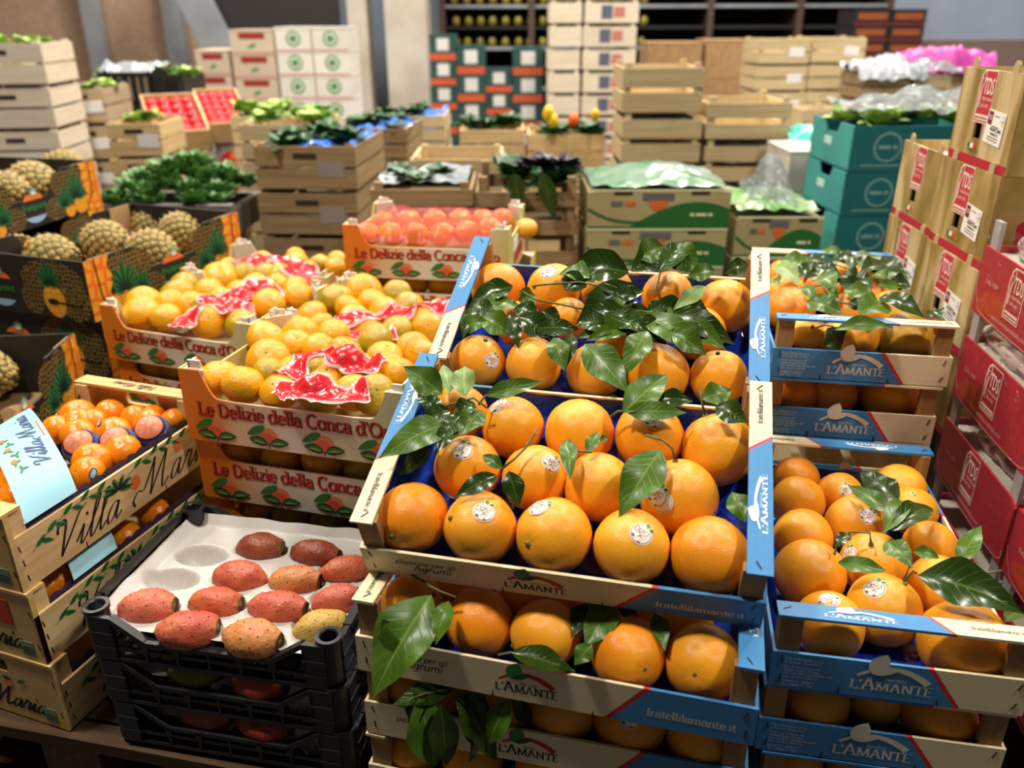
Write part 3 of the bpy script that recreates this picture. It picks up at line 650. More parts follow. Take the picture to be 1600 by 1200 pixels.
twig(M_A, 0, 'leafy twig with long narrow leaves on the red box side of the upper sloping tray', cst(*ZA, [(960,295,.125),(1040,290,.126),(1110,300,.126),(1200,330,.124),(1330,370,.12)]), conv(*ZA, [
 (1085,310,1332,452,.034,(1,0)), (1190,300,1432,416,.034,(0,0)), (1200,378,1326,458,.03,(1,0)), (1110,370,1020,537,.03,(1,0)), (1055,305,1058,442,.016,(1,20)), (1060,320,1180,420,.03,(0,0)), (1120,290,1280,295,.028,(0,0)), (1240,330,1400,440,.026,(1,0))]+extra(6, 980, 1260, 270, 350, 4), .122, .108))
twig(M_A, 0, 'upright leafy twig at the back edge of the upper sloping tray', cst(*ZA, [(1160,262,.11),(1145,210,.125),(1160,140,.14),(1175,70,.15)]), conv(*ZA, [
 (1172,62,1062,104,.036,(1,0)), (1180,66,1305,152,.04,(1,0)), (1150,150,1260,60,.03,(0,0)), (1322,205,1203,292,.02,(2,0)), (1360,150,1255,168,.024,(1,0)), (1480,122,1392,157,.022,(0,0))], .145, .13))
ZB = (540, 560, .425)
twig(M_B, 0, 'leafy twig hanging over the mandarin-side rail of the lower sloping tray', cst(*ZB, [(330,188,.12),(400,165,.125),(470,145,.125),(520,182,.115)]), conv(*ZB, [
 (355,132,213,28,.032,(1,0,.15)), (382,126,358,20,.019,(2,10)), (440,142,436,24,.027,(2,-10)), (385,190,268,240,.02,(0,0)), (380,238,120,364,.034,(1,0,.135)), (500,192,414,284,.027,(1,0)), (322,196,272,108,.018,(0,0)), (310,330,196,432,.02,(0,0,.08)), (402,245,328,352,.02,(0,0)), (420,210,360,300,.022,(0,0)), (300,260,250,330,.018,(0,0)), (470,160,400,225,.022,(0,0)), (350,150,290,200,.02,(0,5))], .12))
twig(M_B, 0, 'short twig with one raised leaf at the back rim of the lower tray', cst(*ZB, [(490,170,.115),(510,140,.118),(560,118,.118)]), conv(*ZB, [(515,138,726,84,.021,(1,0))], .118))
twig(M_B, 0, 'twig of three pointed leaves behind the sticker oranges of the lower tray', cst(*ZB, [(975,215,.1),(1000,195,.112),(1030,195,.115)]), conv(*ZB, [(1020,202,1187,54,.034,(1,0)), (1030,196,1256,199,.022,(1,0)), (1145,150,1278,157,.02,(0,0))], .118))
twig(M_B, 0, 'upright bare stalk with two leaves at the rear corner of the lower tray', cst(*ZB, [(1322,208,.106),(1310,165,.115),(1303,118,.125)]), conv(*ZB, [(1312,150,1422,118,.026,(1,0)), (1360,176,1482,238,.026,(0,0))], .122))
twig(M_B, 0, 'bent stalk with a broad drooping leaf on the largest orange', cst(*ZB, [(1213,375,.108),(1200,330,.116),(1165,300,.12),(1103,282,.122)]), conv(*ZB, [(1157,337,1004,582,.04,(1,0,.10))], .118))
twig(M_B, 0, 'thin curved stalk with small leaves between the middle row oranges', cst(*ZB, [(575,405,.105),(620,370,.112),(662,328,.116),(690,285,.12),(706,254,.122)]), conv(*ZB, [(556,430,398,512,.02,(0,0)), (577,406,500,354,.014,(1,0)), (600,415,638,546,.022,(0,0,.08))], .108))
twig(M_B, 0, 'forked stub with two small leaves in the middle of the lower tray', cst(*ZB, [(830,345,.105),(850,340,.11),(905,345,.112)]), conv(*ZB, [(815,298,826,447,.018,(1,0)), (888,347,932,268,.014,(1,0)), (935,300,966,294,.008,(1,0))], .11))
twig(M_B, 0, 'small leaf curling up against the far rail of the lower tray', cst(*ZB, [(1470,640,.07),(1440,600,.08)]), conv(*ZB, [(1470,602,1420,488,.024,(1,0))], .085))
ZC = (540, 850, .425)
twig(M_C, 0, 'stalk with a large leaf drooping over the front board', cst(*ZC, [(240,112,.118),(320,160,.118),(350,175,.116),(405,196,.112)]), conv(*ZC, [(316,188,96,564,.056,(1,0,.03)), (378,210,330,372,.02,(1,0,.08)), (166,288,120,342,.016,(0,0,.08))], .11))
twig(M_C, 0, 'tuft of folded dark leaves between oranges under the sloping tray', cst(*ZC, [(880,215,.1),(905,225,.1)]), conv(*ZC, [(885,220,838,336,.022,(0,0)), (988,226,880,382,.034,(1,10)), (906,368,840,446,.018,(1,0)), (900,230,920,300,.02,(0,0)), (1000,235,1080,270,.018,(0,0,.09))], .1, .08))
twig(M_C, 0, 'single narrow leaf hanging between two oranges under the sloping tray', cst(*ZC, [(1130,250,.1),(1140,262,.1)]), conv(*ZC, [(1142,258,1176,392,.018,(1,0))], .1, .085))
twig(M_C, 0, 'long flat leaf lying behind the front board under the sloping tray', cst(*ZC, [(560,408,.06),(610,398,.065)]), conv(*ZC, [(610,398,848,468,.024,(0,0))], .068, .058))
twig(M_D, 0, 'bunch of large leaves spilling over the front of the crate', cst(*ZC, [(560,520,.09),(450,535,.1),(400,530,.1),(300,548,.1),(250,565,.098)]), conv(*ZC, [
 (400,530,170,590,.026,(0,0,.085)), (268,568,332,824,.044,(1,0,.0)), (350,590,372,822,.03,(0,0,.0)), (408,545,556,802,.034,(0,0,.0)), (602,575,520,742,.026,(1,0,.03)), (608,575,684,664,.022,(0,0,.05)), (450,550,524,655,.022,(0,0,.05)), (428,690,462,798,.02,(0,0,.0)), (300,560,230,660,.03,(0,0,.05))], .1))
ZF = (1160, 700, .4167)
twig(M_RF, 0, 'leafy twig across the middle of the open crate beside red boxes', cst(*ZF, [(482,360,.108),(478,318,.118),(400,314,.12),(360,350,.115),(345,400,.105)]), conv(*ZF, [
 (586,200,438,86,.034,(0,0)), (560,242,394,138,.024,(1,0)), (530,316,622,192,.024,(1,0)), (560,312,716,216,.03,(0,0)), (402,320,344,372,.014,(0,0)), (540,350,638,448,.026,(1,0)), (640,390,742,412,.016,(1,0)), (358,430,547,462,.02,(1,0))], .118, .115))
twig(M_RF, 0, 'twig with a huge glossy leaf resting on the near oranges of the open crate', cst(*ZF, [(605,500,.11),(640,460,.12),(652,470,.12)]), conv(*ZF, [(658,478,1057,614,.05,(0,0))], .12, .118))
twig(M_RF, 0, 'stalk with an upturned leaf at the rim of the open crate', cst(*ZF, [(970,460,.1),(900,472,.1),(860,470,.095)]), conv(*ZF, [(808,436,897,288,.022,(1,0,.13)), (985,650,1040,620,.016,(1,0,.08))], .1))
ZR = (1160, 370, .2375)
twig(M_R1, 0, 'leafy twig heaped on the far side of the top crate', cst(*ZR, [(360,125,.12),(480,160,.125),(600,180,.128),(700,210,.13)]), conv(*ZR, [
 (212,190,377,302,.036,(2,0)), (245,152,470,190,.034,(1,0)), (350,220,500,252,.036,(0,0)), (735,118,700,215,.03,(0,0)), (770,205,872,108,.04,(1,0)), (650,105,510,88,.02,(1,0)), (540,150,602,232,.026,(0,0)), (480,200,645,252,.03,(0,0)), (600,130,740,170,.034,(0,0)), (420,140,560,200,.03,(0,0)), (190,282,242,312,.024,(1,0))], .122, .12))
twig(M_R1, 0, 'leafy twig heaped along the boxes side of the top crate', cst(*ZR, [(560,265,.12),(700,275,.125),(830,260,.125),(960,290,.12)]), conv(*ZR, [
 (830,170,1102,322,.044,(0,0)), (890,322,1062,332,.02,(1,0)), (900,400,1202,530,.032,(0,0)), (650,250,764,302,.034,(0,0)), (870,240,962,292,.026,(1,0)), (780,230,960,200,.036,(0,0)), (700,260,860,330,.034,(0,0)), (1250,482,1302,545,.022,(0,0)), (960,300,1110,330,.03,(0,0))], .122, .116))
twig(M_R1, 0, 'leafy twig heaped in the middle of the top crate', cst(*ZR, [(770,460,.118),(620,425,.125),(520,320,.125),(440,330,.12)]), conv(*ZR, [
 (500,260,612,345,.04,(1,0)), (668,350,892,412,.03,(1,0)), (420,430,662,502,.036,(1,0)), (762,502,984,450,.04,(1,0)), (400,330,472,412,.026,(1,0)), (560,270,684,302,.022,(1,0)), (700,430,802,474,.026,(0,0)), (640,310,820,340,.028,(0,0)), (540,370,640,400,.024,(1,0))], .12, .114))
twig(M_R1, 0, 'twig with two leaves tucked behind the near rail of the top crate', cst(*ZR, [(480,600,.1),(540,580,.108),(600,590,.11)]), conv(*ZR, [(560,600,640,745,.036,(0,0,.07)), (610,612,1002,590,.024,(1,0))], .108))
# ------------------------------------------------------------------ mandarin trays of printed cardboard
ML, MW, MH = .42, .315, .134
def gradient_board():
    nm = 'mandarin_board'
    m = bpy.data.materials.new(nm); m.use_nodes = True; nt = m.node_tree; P = nt.nodes['Principled BSDF']; L = nt.links.new
    P.inputs['Roughness'].default_value = .5
    tc = nd(nt, 'ShaderNodeTexCoord'); dt = nd(nt, 'ShaderNodeVectorMath', operation='DOT_PRODUCT'); dt.inputs[1].default_value = (1/ML, 0, -.9); L(tc.outputs['Object'], dt.inputs[0])
    cr = nd(nt, 'ShaderNodeValToRGB'); r = cr.color_ramp
    stops = [(0, S(226, 122, 24)), (.07, S(224, 120, 26)), (.22, S(226, 190, 150)), (.5, S(226, 214, 196)), (.78, S(212, 204, 160)), (.95, S(198, 186, 104))]
    r.elements[0].position, r.elements[0].color = 0, rgb(stops[0][1]); r.elements[1].position, r.elements[1].color = stops[1][0], rgb(stops[1][1])
    for p, c in stops[2:]: e = r.elements.new(p); e.color = rgb(c)
    L(dt.outputs['Value'], cr.inputs[0]); L(cr.outputs[0], P.inputs['Base Color']); return m
M_mb = gradient_board()
M_card = mat('brown_card', S(176, 140, 98), S(160, 124, 84), rough=.8, nscale=20)
M_cardw = mat('white_card', S(222, 214, 200), S(206, 196, 178), rough=.7, nscale=14)
M_cardend = mat('tray_end_card', S(204, 192, 112), S(196, 184, 104), rough=.55, nscale=4)
_t = MB()
lettering("Le Delizie della Conca d'Oro", .0295, .15, 'bold', mb=_t, ox=.0012, oy=-.0012, mi=0)
lettering("Le Delizie della Conca d'Oro", .0295, .105, 'bold', mb=_t, ox=0, oy=0, mi=1, z=.0004)
_wd = lwidth("Le Delizie della Conca d'Oro", .0295); _mtitle = _t.mesh('tray_title', [flat('maroon', 66, 22, 20), flat('brick_red', 196, 54, 36)])
_k = .37/_wd
_t = MB()
ellipse(_t, .0, .017, .0155, .0145, 0, 0, 0, 18); ellipse(_t, -.002, .013, .0125, .010, 0, 1, .0002, 16)
for (a, b, c, d, w) in ((-.004,.034,-.037,.016,.0065),): leafshape(_t, a, b, c, d, w, 2, .0004)
for sx in (-1, 1):
    leafshape(_t, .001*sx, .0035, .034*sx, .009, .0075, 3, .0004, bend=.002*sx); leafshape(_t, .003*sx, .0045, .032*sx, .0088, .0045, 2, .0006, bend=.002*sx); leafshape(_t, .006*sx, .0045, .028*sx, .0068, .0016, 4, .0008, bend=.001*sx)
strip(_t, [(0,-.004),(0,.004)], lambda a, b: .002, 3, .0005)
_emblem = _t.mesh('citrus_emblem', [flat('peach', 232, 128, 84), flat('coral', 222, 92, 56), flat('leaf_ink', 58, 118, 52), flat('leaf_line', 24, 58, 30), flat('leaf_light', 142, 172, 70)])
def cutout(L, zl, zh, f=.04, k=.07):
    pts = [(0,0),(L,0),(L,zh),(L-f,zh)]
    for i in range(7): t = i/6; pts.append((L-f-(k-f)*t**1.0-.0*t, zh-(zh-zl)*math.sin(t*math.pi/2)**1.0))
    pts += [(L-k-.03, zl-.002), (k+.03, zl-.002)]
    for i in range(7): t = 1-i/6; pts.append((f+(k-f)*t, zh-(zh-zl)*math.sin(t*math.pi/2)))
    return pts + [(f,zh),(0,zh)]
_mbot = MB().box(.004, ML-.004, .004, MW-.004, .0, .004).mesh('bottom_panel', [M_card])
def tray_meshes(h, tabs):
    fr = MB().slab(cutout(ML, .083, h), 0, .004).mesh('front_panel', [M_mb])
    en = MB().slab([(.004,0),(MW-.004,0),(MW-.004,h),(MW-.05,h),(MW-.07,.1),(.07,.1),(.05,h),(.004,h)], 0, .004, ax='x').mesh('end_panel', [M_cardend])
    f = MB().slab([(.0045,.0045),(.045,.0045),(.045,.008),(.008,.045),(.0045,.045)], .004, h-.002, ax='z')
    if tabs: f.box(.012,.036,.012,.016,h-.002,h+.012); f.box(.012,.016,.012,.034,h-.002,h+.009)
    return fr, en, f.mesh('corner_flap', [M_cardw])
TRM = {True: tray_meshes(MH, True), False: tray_meshes(.1203, False)}
MM180 = Matrix.Translation((ML, MW, 0)) @ Matrix.Rotation(math.pi, 4, 'Z')
def mandarin_tray(M, label, group=None, back_print=True, top=False):
    _front, _mend, _flapm = TRM[top]
    c = thing('mandarin_tray', M, label, 'fruit tray', group)
    inst('bottom_panel', _mbot, c)
    for k in (0, 1):
        T = Matrix.Identity(4) if k == 0 else MM180
        f = inst('front_panel' if k == 0 else 'back_panel', _front, c, T)
        if k == 0 or back_print:
            inst('title', _mtitle, f, frame((.026, 0, .0525), (1,0,0), (0,0,1), .0006) @ Matrix.Diagonal((_k,_k,1,1)))
            for x in (.058, .158, .262, .364): inst('citrus_emblem', _emblem, f, frame((x, 0, .006), (1,0,0), (0,0,1), .0006) @ Matrix.Diagonal((1.12,1.12,1,1)))
        inst('end_panel', _mend, c, T)
        inst('corner_flap', _flapm, c, T); inst('corner_flap', _flapm, c, T @ Matrix.Translation((0, MW, 0)) @ Matrix.Rotation(-math.pi/2, 4, 'Z'))
    return c
MS = .121
s15, c15 = math.sin(R_(15.3)), math.cos(R_(15.3))
M_M1 = pose(-.566, 1.288, -.673, -15.3); M_M2 = pose(-.560, 1.294, -.673-MS, -15.3); M_M3 = pose(-.556, 1.297, -.673-2*MS, -15)
M_M6 = pose(-.566+s15*.33, 1.288+c15*.33, -.69, -15.3); M_M6b = pose(-.566+s15*.33, 1.288+c15*.33, -.69-MS, -15.3); M_M6c = pose(-.566+s15*.33, 1.288+c15*.33, -.69-2*MS, -15.3)
M_M4 = pose(-.958, 1.826, -.737, -20); M_M5 = pose(-.945, 1.83, -.737-MS, -20); M_M5b = pose(-.945, 1.83, -.737-2*MS, -20)
s20, c20 = math.sin(R_(20)), math.cos(R_(20))
M_M8 = pose(-.89, 2.15, -.745, -12)
M_M9 = pose(-.40, 2.055, -.603-MS, -10); M_M7 = pose(-.423, 2.045, -.603, -8)
mandarin_tray(M_M1, 'printed mandarin tray, top of the stack behind the black crates', top=True)
mandarin_tray(M_M2, 'printed mandarin tray second in the stack behind the black crates')
mandarin_tray(M_M3, 'printed mandarin tray lowest in the stack behind the black crates')
mandarin_tray(M_M6, 'printed mandarin tray between the front tray and the net-covered tray', None, False, True)
mandarin_tray(M_M4, 'printed mandarin tray beside the pineapple boxes', top=True)
mandarin_tray(M_M5, 'printed mandarin tray under the one beside the pineapple boxes')
mandarin_tray(M_M8, 'mandarin tray behind the one beside the pineapple boxes', None, False, True)
mandarin_tray(M_M9, 'mandarin tray directly under the net-covered tray', None, False)
M7o = mandarin_tray(M_M7, 'printed mandarin tray covered with red netting, raised at the back', top=True)
mb = MB(); mb.box(0, .0008, .09, .27, .018, .05, 0); mb.box(0, .0009, .09, .27, .055, .085, 1); mb.part('side_label', [flat('band_red', 200, 66, 62), M_white], M7o, M=Matrix.Translation((ML, 0, 0)))
for a, b in ((M_M6b, 'second'), (M_M6c, 'lowest')): mandarin_tray(a, 'mandarin tray %s under the middle mandarin tray' % b, None, False)
mandarin_tray(M_M5b, 'mandarin tray lowest in the stack beside the pineapple boxes', None, False)
for k in (1, 2): mandarin_tray(pose(-.89, 2.15, -.745-MS*k, -12), 'mandarin tray number %s below the rearmost mandarin tray' % ('two' if k == 1 else 'three'), None, False)
mandarin_tray(pose(-.40, 2.055, -.603-2*MS, -10), 'mandarin tray third below the red netting', None, False); mandarin_tray(pose(-.40, 2.055, -.603-3*MS, -10), 'mandarin tray fourth below the red netting', None, False)
FR = {}
def mandarins(key, M, lst, zc, where, group):
    out = []; todo = []
    for it in lst:
        u, v, rp = it[:3]; z = it[3] if len(it) > 3 else zc
        p = on_tray(M, u, v, z); r = rp*depth(p)/FPX*1.04
        q = M.inverted() @ p; y0 = .006+r
        if q.y < y0: q.y = y0; p = M @ q
        todo.append((p, r, q))
    for (p, r, q), (rw, n) in zip(todo, rows([(q.y, q.x) for _, _, q in todo], .045)):
        ax = (random.uniform(-.5,.5), random.uniform(-.9,.2), random.uniform(.3,1)); me = random.choice(MA_M)
        fruit('mandarin', 'mandarin', [me], p, r, '%s mandarin, %s from the pineapple side, %s row %s' % ('greenish' if me is MA_M[2] else 'orange', ORD[n], 'front' if rw == 0 else ORD[rw], where), group, axis=ax, scar=True); out.append((p, r))
    FR[key] = out
random.seed(5)
mandarins('M1', M_M1, [(345,590,31,.095),(378,603,33,.095),(420,563,34,.1),(417,532,32,.1),(469,524,30,.1),(462,541,27,.095),(423,584,28,.095),(434,614,30,.092),(497,617,35,.095),(553,614,30,.092),(586,617,33,.095),(521,522,26,.1),(540,551,28,.105),(544,570,31,.105),(493,577,28,.1),(586,532,28,.1),(602,560,29,.1),(605,577,28,.1),(626,584,26,.1),(647,546,28,.1),(657,556,26,.1),(500,548,28,.1),(460,585,30,.09),(510,590,30,.09)], .1, 'in the front printed tray', 'mandarins in the front printed tray')
mandarins('M6', M_M6, [(486,494,26),(526,468,27),(569,456,29),(620,461,24),(583,473,24),(545,482,23),(555,499,25),(620,517,26),(659,499,25),(668,513,25),(500,508,22),(574,515,24),(600,490,26),(640,480,25),(690,490,24),(540,512,22)], .1, 'in the middle printed tray', 'mandarins in the middle printed tray')
mandarins('M4', M_M4, [(222,489,28),(225,472,26),(259,496,23),(267,474,23),(278,459,26),(287,447,24),(323,483,24),(326,502,28),(374,493,26),(376,506,24),(342,436,28),(327,455,22),(376,457,22),(374,468,20),(420,464,21),(420,476,25),(461,451,20),(467,463,24),(433,447,20),(300,480,24),(345,470,22),(400,448,22)], .1, 'beside the pineapple boxes', 'mandarins in the tray beside the pineapple boxes')
mandarins('M8', M_M8, [(357,420,18),(384,430,20),(393,421,19),(465,408,17),(462,401,15),(498,413,18),(526,406,15),(524,418,16),(367,423,18),(430,420,20),(440,432,20),(410,410,18),(415,430,19),(480,425,18)], .1, 'in the rearmost tray', 'mandarins in the rear left tray')
mandarins('M7', M_M7, [(575,366,19),(612,366,20),(650,368,20),(690,366,20),(728,362,20),(765,358,19),(640,346,18),(680,345,18),(785,344,18),(600,348,18),(720,344,18),(822,357,18,.09),(755,344,17)], .1, 'under the red netting', 'mandarins under the red netting')
mandarins('M2', M_M2, [(372,702,32),(440,712,31),(506,720,34),(568,730,31),(405,695,28),(470,704,28),(540,712,28)], .075, 'in the second front tray', 'mandarins in the second front tray')
mandarins('M3', M_M3, [(340,790,28),(396,800,29),(452,805,30),(512,812,28)], .075, 'in the lowest front tray', 'mandarins in the lowest front tray')
mandarins('M5', M_M5, [(242,574,22),(275,577,22),(310,581,22)], .075, 'in the tray below', 'mandarins in the lower tray beside the pineapple boxes')
mandarins('M9', M_M9, [(575,437,20),(612,440,20),(650,443,20),(690,446,20)], .08, 'in the tray under the netting tray', 'mandarins in the tray under the netting tray')
# red film strips laid over the mandarins
M_redfilm = film('red_film', S(214, 30, 46), .8, .22, .4, 60, .003); M_whitefilm = film('pale_film', S(240, 190, 186), .6, .22, .4, 60, .003)
M_net = film('red_net', S(232, 96, 104), .26, .3, .4, 40, .004, tint=(1, .8, .74))
def top_z(fr, x, y):
    z = -9
    for p, r in fr:
        d2 = (p.x-x)**2+(p.y-y)**2
        if d2 < r*r: z = max(z, p.z+math.sqrt(r*r-d2)*.84)
    return z
def film_strip(key, M, zc, path, width, label, seed, group='red film strips over mandarins'):
    """wrinkled red film with pale borders, draped over the fruit below it; path = photo pixels"""
    random.seed(seed); fr = FR[key]; ph = random.random()*30
    pts = [on_tray(M, u, v, zc+.04) for u, v in path]; pts = [V3(p) for p in [V3(q) for q in pts]]
    sm = []
    n = len(pts)
    for i in range(n-1):
        p0, p1, p2, p3 = pts[max(i-1,0)], pts[i], pts[i+1], pts[min(i+2,n-1)]
        for j in range(9):
            t = j/9; sm.append(.5*((2*p1)+(-p0+p2)*t+(2*p0-5*p1+4*p2-p3)*t*t+(-p0+3*p1-3*p2+p3)*t**3))
    sm.append(pts[-1]); base = sum(p.z for p, r in fr)/len(fr)
    nv = 10; mb = MB(); vs = []; m = len(sm)
    for i, p in enumerate(sm):
        d = sm[min(i+1,m-1)]-sm[max(i-1,0)]; d.z = 0; d.normalize(); c = V3((-d.y, d.x, 0))
        wloc = width*(.75+.5*mnoise.noise((i*.22+ph, 0, 0)))
        for j in range(nv+1):
            s = -1+2*j/nv; q = p + c*s*wloc/2
            z = max(top_z(fr, q.x, q.y), base+.006)
            q.z = z + .004 + .010*abs(mnoise.noise((q.x*40+ph, q.y*40, 2))) + .006*mnoise.noise((q.x*90+ph, q.y*90, 5)); vs.append(q)
    # relax heights along the strip
    for _ in range(2):
        zs = [v.z for v in vs]
        for i in range(1, m-1):
            for j in range(nv+1): vs[i*(nv+1)+j].z = max(.25*zs[(i-1)*(nv+1)+j]+.5*zs[i*(nv+1)+j]+.25*zs[(i+1)*(nv+1)+j], zs[i*(nv+1)+j]-.002)
    fs = []; 
    for i in range(m-1):
        for j in range(nv):
            fs.append(((i*(nv+1)+j, i*(nv+1)+j+1, (i+1)*(nv+1)+j+1, (i+1)*(nv+1)+j), 1 if j in (0, nv-1) or i < 1 or i > m-3 else 0))
    for f, mi in fs: mb.f.append(f); mb.m.append(mi)
    mb.v = [tuple(v) for v in vs]
    o = mb.part('film_strip', [M_redfilm, M_whitefilm], None, True); return tag(o, label, 'plastic film', group)
film_strip('M1', M_M1, .1, [(428,592),(455,585),(490,588),(530,592),(575,588)], .075, 'crinkled red film strip across the near mandarins of the front tray', 1)
film_strip('M1', M_M1, .1, [(440,570),(470,548),(500,535),(535,545),(565,552),(590,545)], .072, 'crinkled red film strip zigzag across the far mandarins of the front tray', 2)
film_strip('M6', M_M6, .1, [(508,500),(540,502),(580,505),(620,502)], .08, 'crinkled red film strip on the near side of the middle tray', 3)
film_strip('M6', M_M6, .1, [(520,485),(570,482),(620,472),(660,466),(698,468)], .09, 'crinkled red film strip on the far side of the middle tray', 4)
film_strip('M4', M_M4, .1, [(278,492),(300,476),(330,468),(360,472),(395,470)], .085, 'crinkled red film strip on the near side of the tray beside the pineapple boxes', 5)
film_strip('M4', M_M4, .1, [(318,466),(350,455),(385,446),(405,432),(418,448)], .085, 'crinkled red film strip on the far side of the tray beside the pineapple boxes', 6)
film_strip('M8', M_M8, .1, [(372,405),(410,396),(450,398),(480,418),(515,428)], .13, 'crumpled red film strip over the rearmost tray', 7)
def netting(M, label):
    mb = MB(); fr = FR['M7']
    def fn(u, v):
        x = .03+u*(ML-.05); y = .008+v*(MW-.016); p = M @ V3((x, y, 0)); z = max(top_z(fr, p.x, p.y)-p.z, .095 if v > .15 else .085)
        edge = min(u, 1-u)*8
        return M @ V3((x, y, max(z+.006, .118+.012*mnoise.noise((x*14, y*14, 3)) if v > .1 else z+.004) + .004*mnoise.noise((x*60, y*60, 1))))
    mb.grid(fn, 40, 26); o = mb.part('red_netting', [M_net], None, True); return tag(o, label, 'netting')
netting(M_M7, 'translucent red netting stretched over the raised mandarin tray')
# ------------------------------------------------------------------ clementine crates with script lettering
VL, VW, VH, VB = .428, .265, .129, .085
M_vwood = wood('clementine_crate_wood', S(226, 196, 146), S(204, 168, 112), 'x', .05, .45)
M_vwoody = wood('clementine_crate_wood_y', S(222, 184, 122), S(200, 156, 96), 'y', .05, .45)
M_vend = mat('clementine_end_panel', S(216, 184, 116), S(204, 168, 98), rough=.45, nscale=3, stretch=(20, 2, 20), var=.05)
M_purple = mat('purple_paper', S(66, 44, 74), S(54, 38, 64), rough=.6, nscale=10)
M_blueband = mat('pale_blue_paper', S(150, 202, 216), S(138, 192, 208), rough=.5, nscale=4)
M_script = flat('script_ink', 34, 28, 40)
def v_side_print():
    mb = MB(); lettering('Villa', .073, .062, 'script', .5, mb=mb, ox=.055, oy=.012, mi=0, track=.03); lettering('Maria', .073, .062, 'script', .5, mb=mb, ox=.235, oy=.012, mi=0, track=.05)
    # vine with leaves and fruit along the top
    vine = smooth([(.03,.05),(.06,.064),(.11,.077),(.16,.074),(.2,.06),(.24,.074),(.3,.08),(.35,.076),(.42,.08)], 6)
    strip(mb, vine, lambda a, b: .0012, 1, .0003)
    random.seed(3)
    for i in range(2, len(vine)-2, 2):
        x, y = vine[i]; s = 1 if (i//2) % 2 else -1
        if abs(x-.2) < .03: continue
        leafshape(mb, x, y, x+.020, y+s*.011, .0042, 1, .0005); leafshape(mb, x+.001, y, x+.019, y+s*.0115, .002, 2, .0007)
    for a in (20, 60, 100, 140, 165, -20):
        leafshape(mb, .2, .056, .2+.034*math.cos(R_(a)), .056+.024*math.sin(R_(a)), .005, 1, .0005); leafshape(mb, .2, .056, .2+.032*math.cos(R_(a)+.12), .056+.022*math.sin(R_(a)+.12), .0025, 0, .0007)
    for x, y in ((.236,.05),(.345,.064)): ellipse(mb, x, y, .011, .0125, 0, 3, .0006, 16)
    return mb.mesh('crate_script', [M_script, M_green, M_dgreen, flat('fruit_ink', 214, 116, 52)])
_vprint = v_side_print()
_vs = MB().box(0, VL, 0, .005, 0, VB).mesh('side_board', [M_vwood])
_vlow = MB().box(0, VL, 0, .005, 0, VB).mesh('side_board_back', [M_vwood])
def v_end():
    mb = MB()
    # end panel lies in the y-z plane, thickness along x, with a rounded hand hole
    mb.box(0, .009, 0, VW, 0, .088); mb.box(0, .009, 0, .095, .088, .112); mb.box(0, .009, VW-.095, VW, .088, .112); mb.box(0, .009, 0, VW, .112, VH-.005)
    for y, s in ((.095, 1), (VW-.095, -1)):
        pts = [(y, .088), (y, .112)] + [(y+s*.012*math.sin(R_(a))*0 + s*(.012-.012*math.cos(R_(a)))*0, .1) for a in ()]
        mb.slab([(y,.088),(y+s*.005,.088),(y+s*.0015,.093),(y,.1)], 0, .009, ax='x'); mb.slab([(y,.1),(y+s*.0015,.107),(y+s*.005,.112),(y,.112)], 0, .009, ax='x')
    return mb.mesh('end_panel', [M_vend])
_vend = v_end()
_vcap = MB().box(-.002, .03, 0, VW, VH-.005, VH).mesh('end_rail', [M_vwoody])
_vpost = MB().box(.009, .034, .005, .030, 0, VH-.005).mesh('corner_post', [M_vwood])
_t = MB(); lettering('Villa Maria', .022, .08, 'script', .45, mb=_t); _vcaptxt = _t.mesh('rail_script', [M_script])
_t = MB(); lettering('Maria', .05, .11, 'script', .45, mb=_t, ox=0, oy=0, mi=0)
for x, y, a in ((.02,.055,30),(.045,.06,-10),(.075,.055,20),(.005,.05,160)): leafshape(_t, x, y, x+.02*math.cos(R_(a)), y+.02*math.sin(R_(a)), .004, 1, .0004)
ellipse(_t, .055, .05, .009, .009, 0, 2, .0004, 14); _vendtxt = _t.mesh('end_script', [M_script, M_green, M_orangeink])
_t = MB(); _t.box(-.012,.012,-.014,.014,0,.0006,0); 
for i in range(6): _t.box(-.009+.0035*i,-.0075+.0035*i,-.011,.004,.0006,.0008,1)
_vlab = _t.mesh('packing_label', [flat('label_sage', 126, 150, 132), M_black])
_vbot = MB().box(.002, VL-.002, 0, .08, -.0, .003).mesh('bottom_board', [M_vwood])
def scallop():
    """paper liner along both long sides: wall with a wavy top edge"""
    mb = MB(); n = 96
    for y, yo in ((.0075, .0085), (VW-.0075, VW-.0085)):
        vs = []
        for i in range(n+1):
            x = .012+(VL-.03)*i/n; z = VB+.004+.005*abs(math.sin(i*math.pi/6)) + (.02*max(0, (i-84)/12) if y > .1 else 0)
            inw = .012 if y < .1 else -.012
            vs += [(x, y, .006), (x, yo, VB*.8), (x, yo+inw*.25, z)]
        mb.add(vs, [(3*i+k, 3*i+3+k, 3*i+4+k, 3*i+1+k) for i in range(n) for k in (0, 1)])
    return mb.mesh('scalloped_liner', [M_purple])
_vscal = scallop()
VM180 = Matrix.Translation((VL, VW, 0)) @ Matrix.Rotation(math.pi, 4, 'Z')
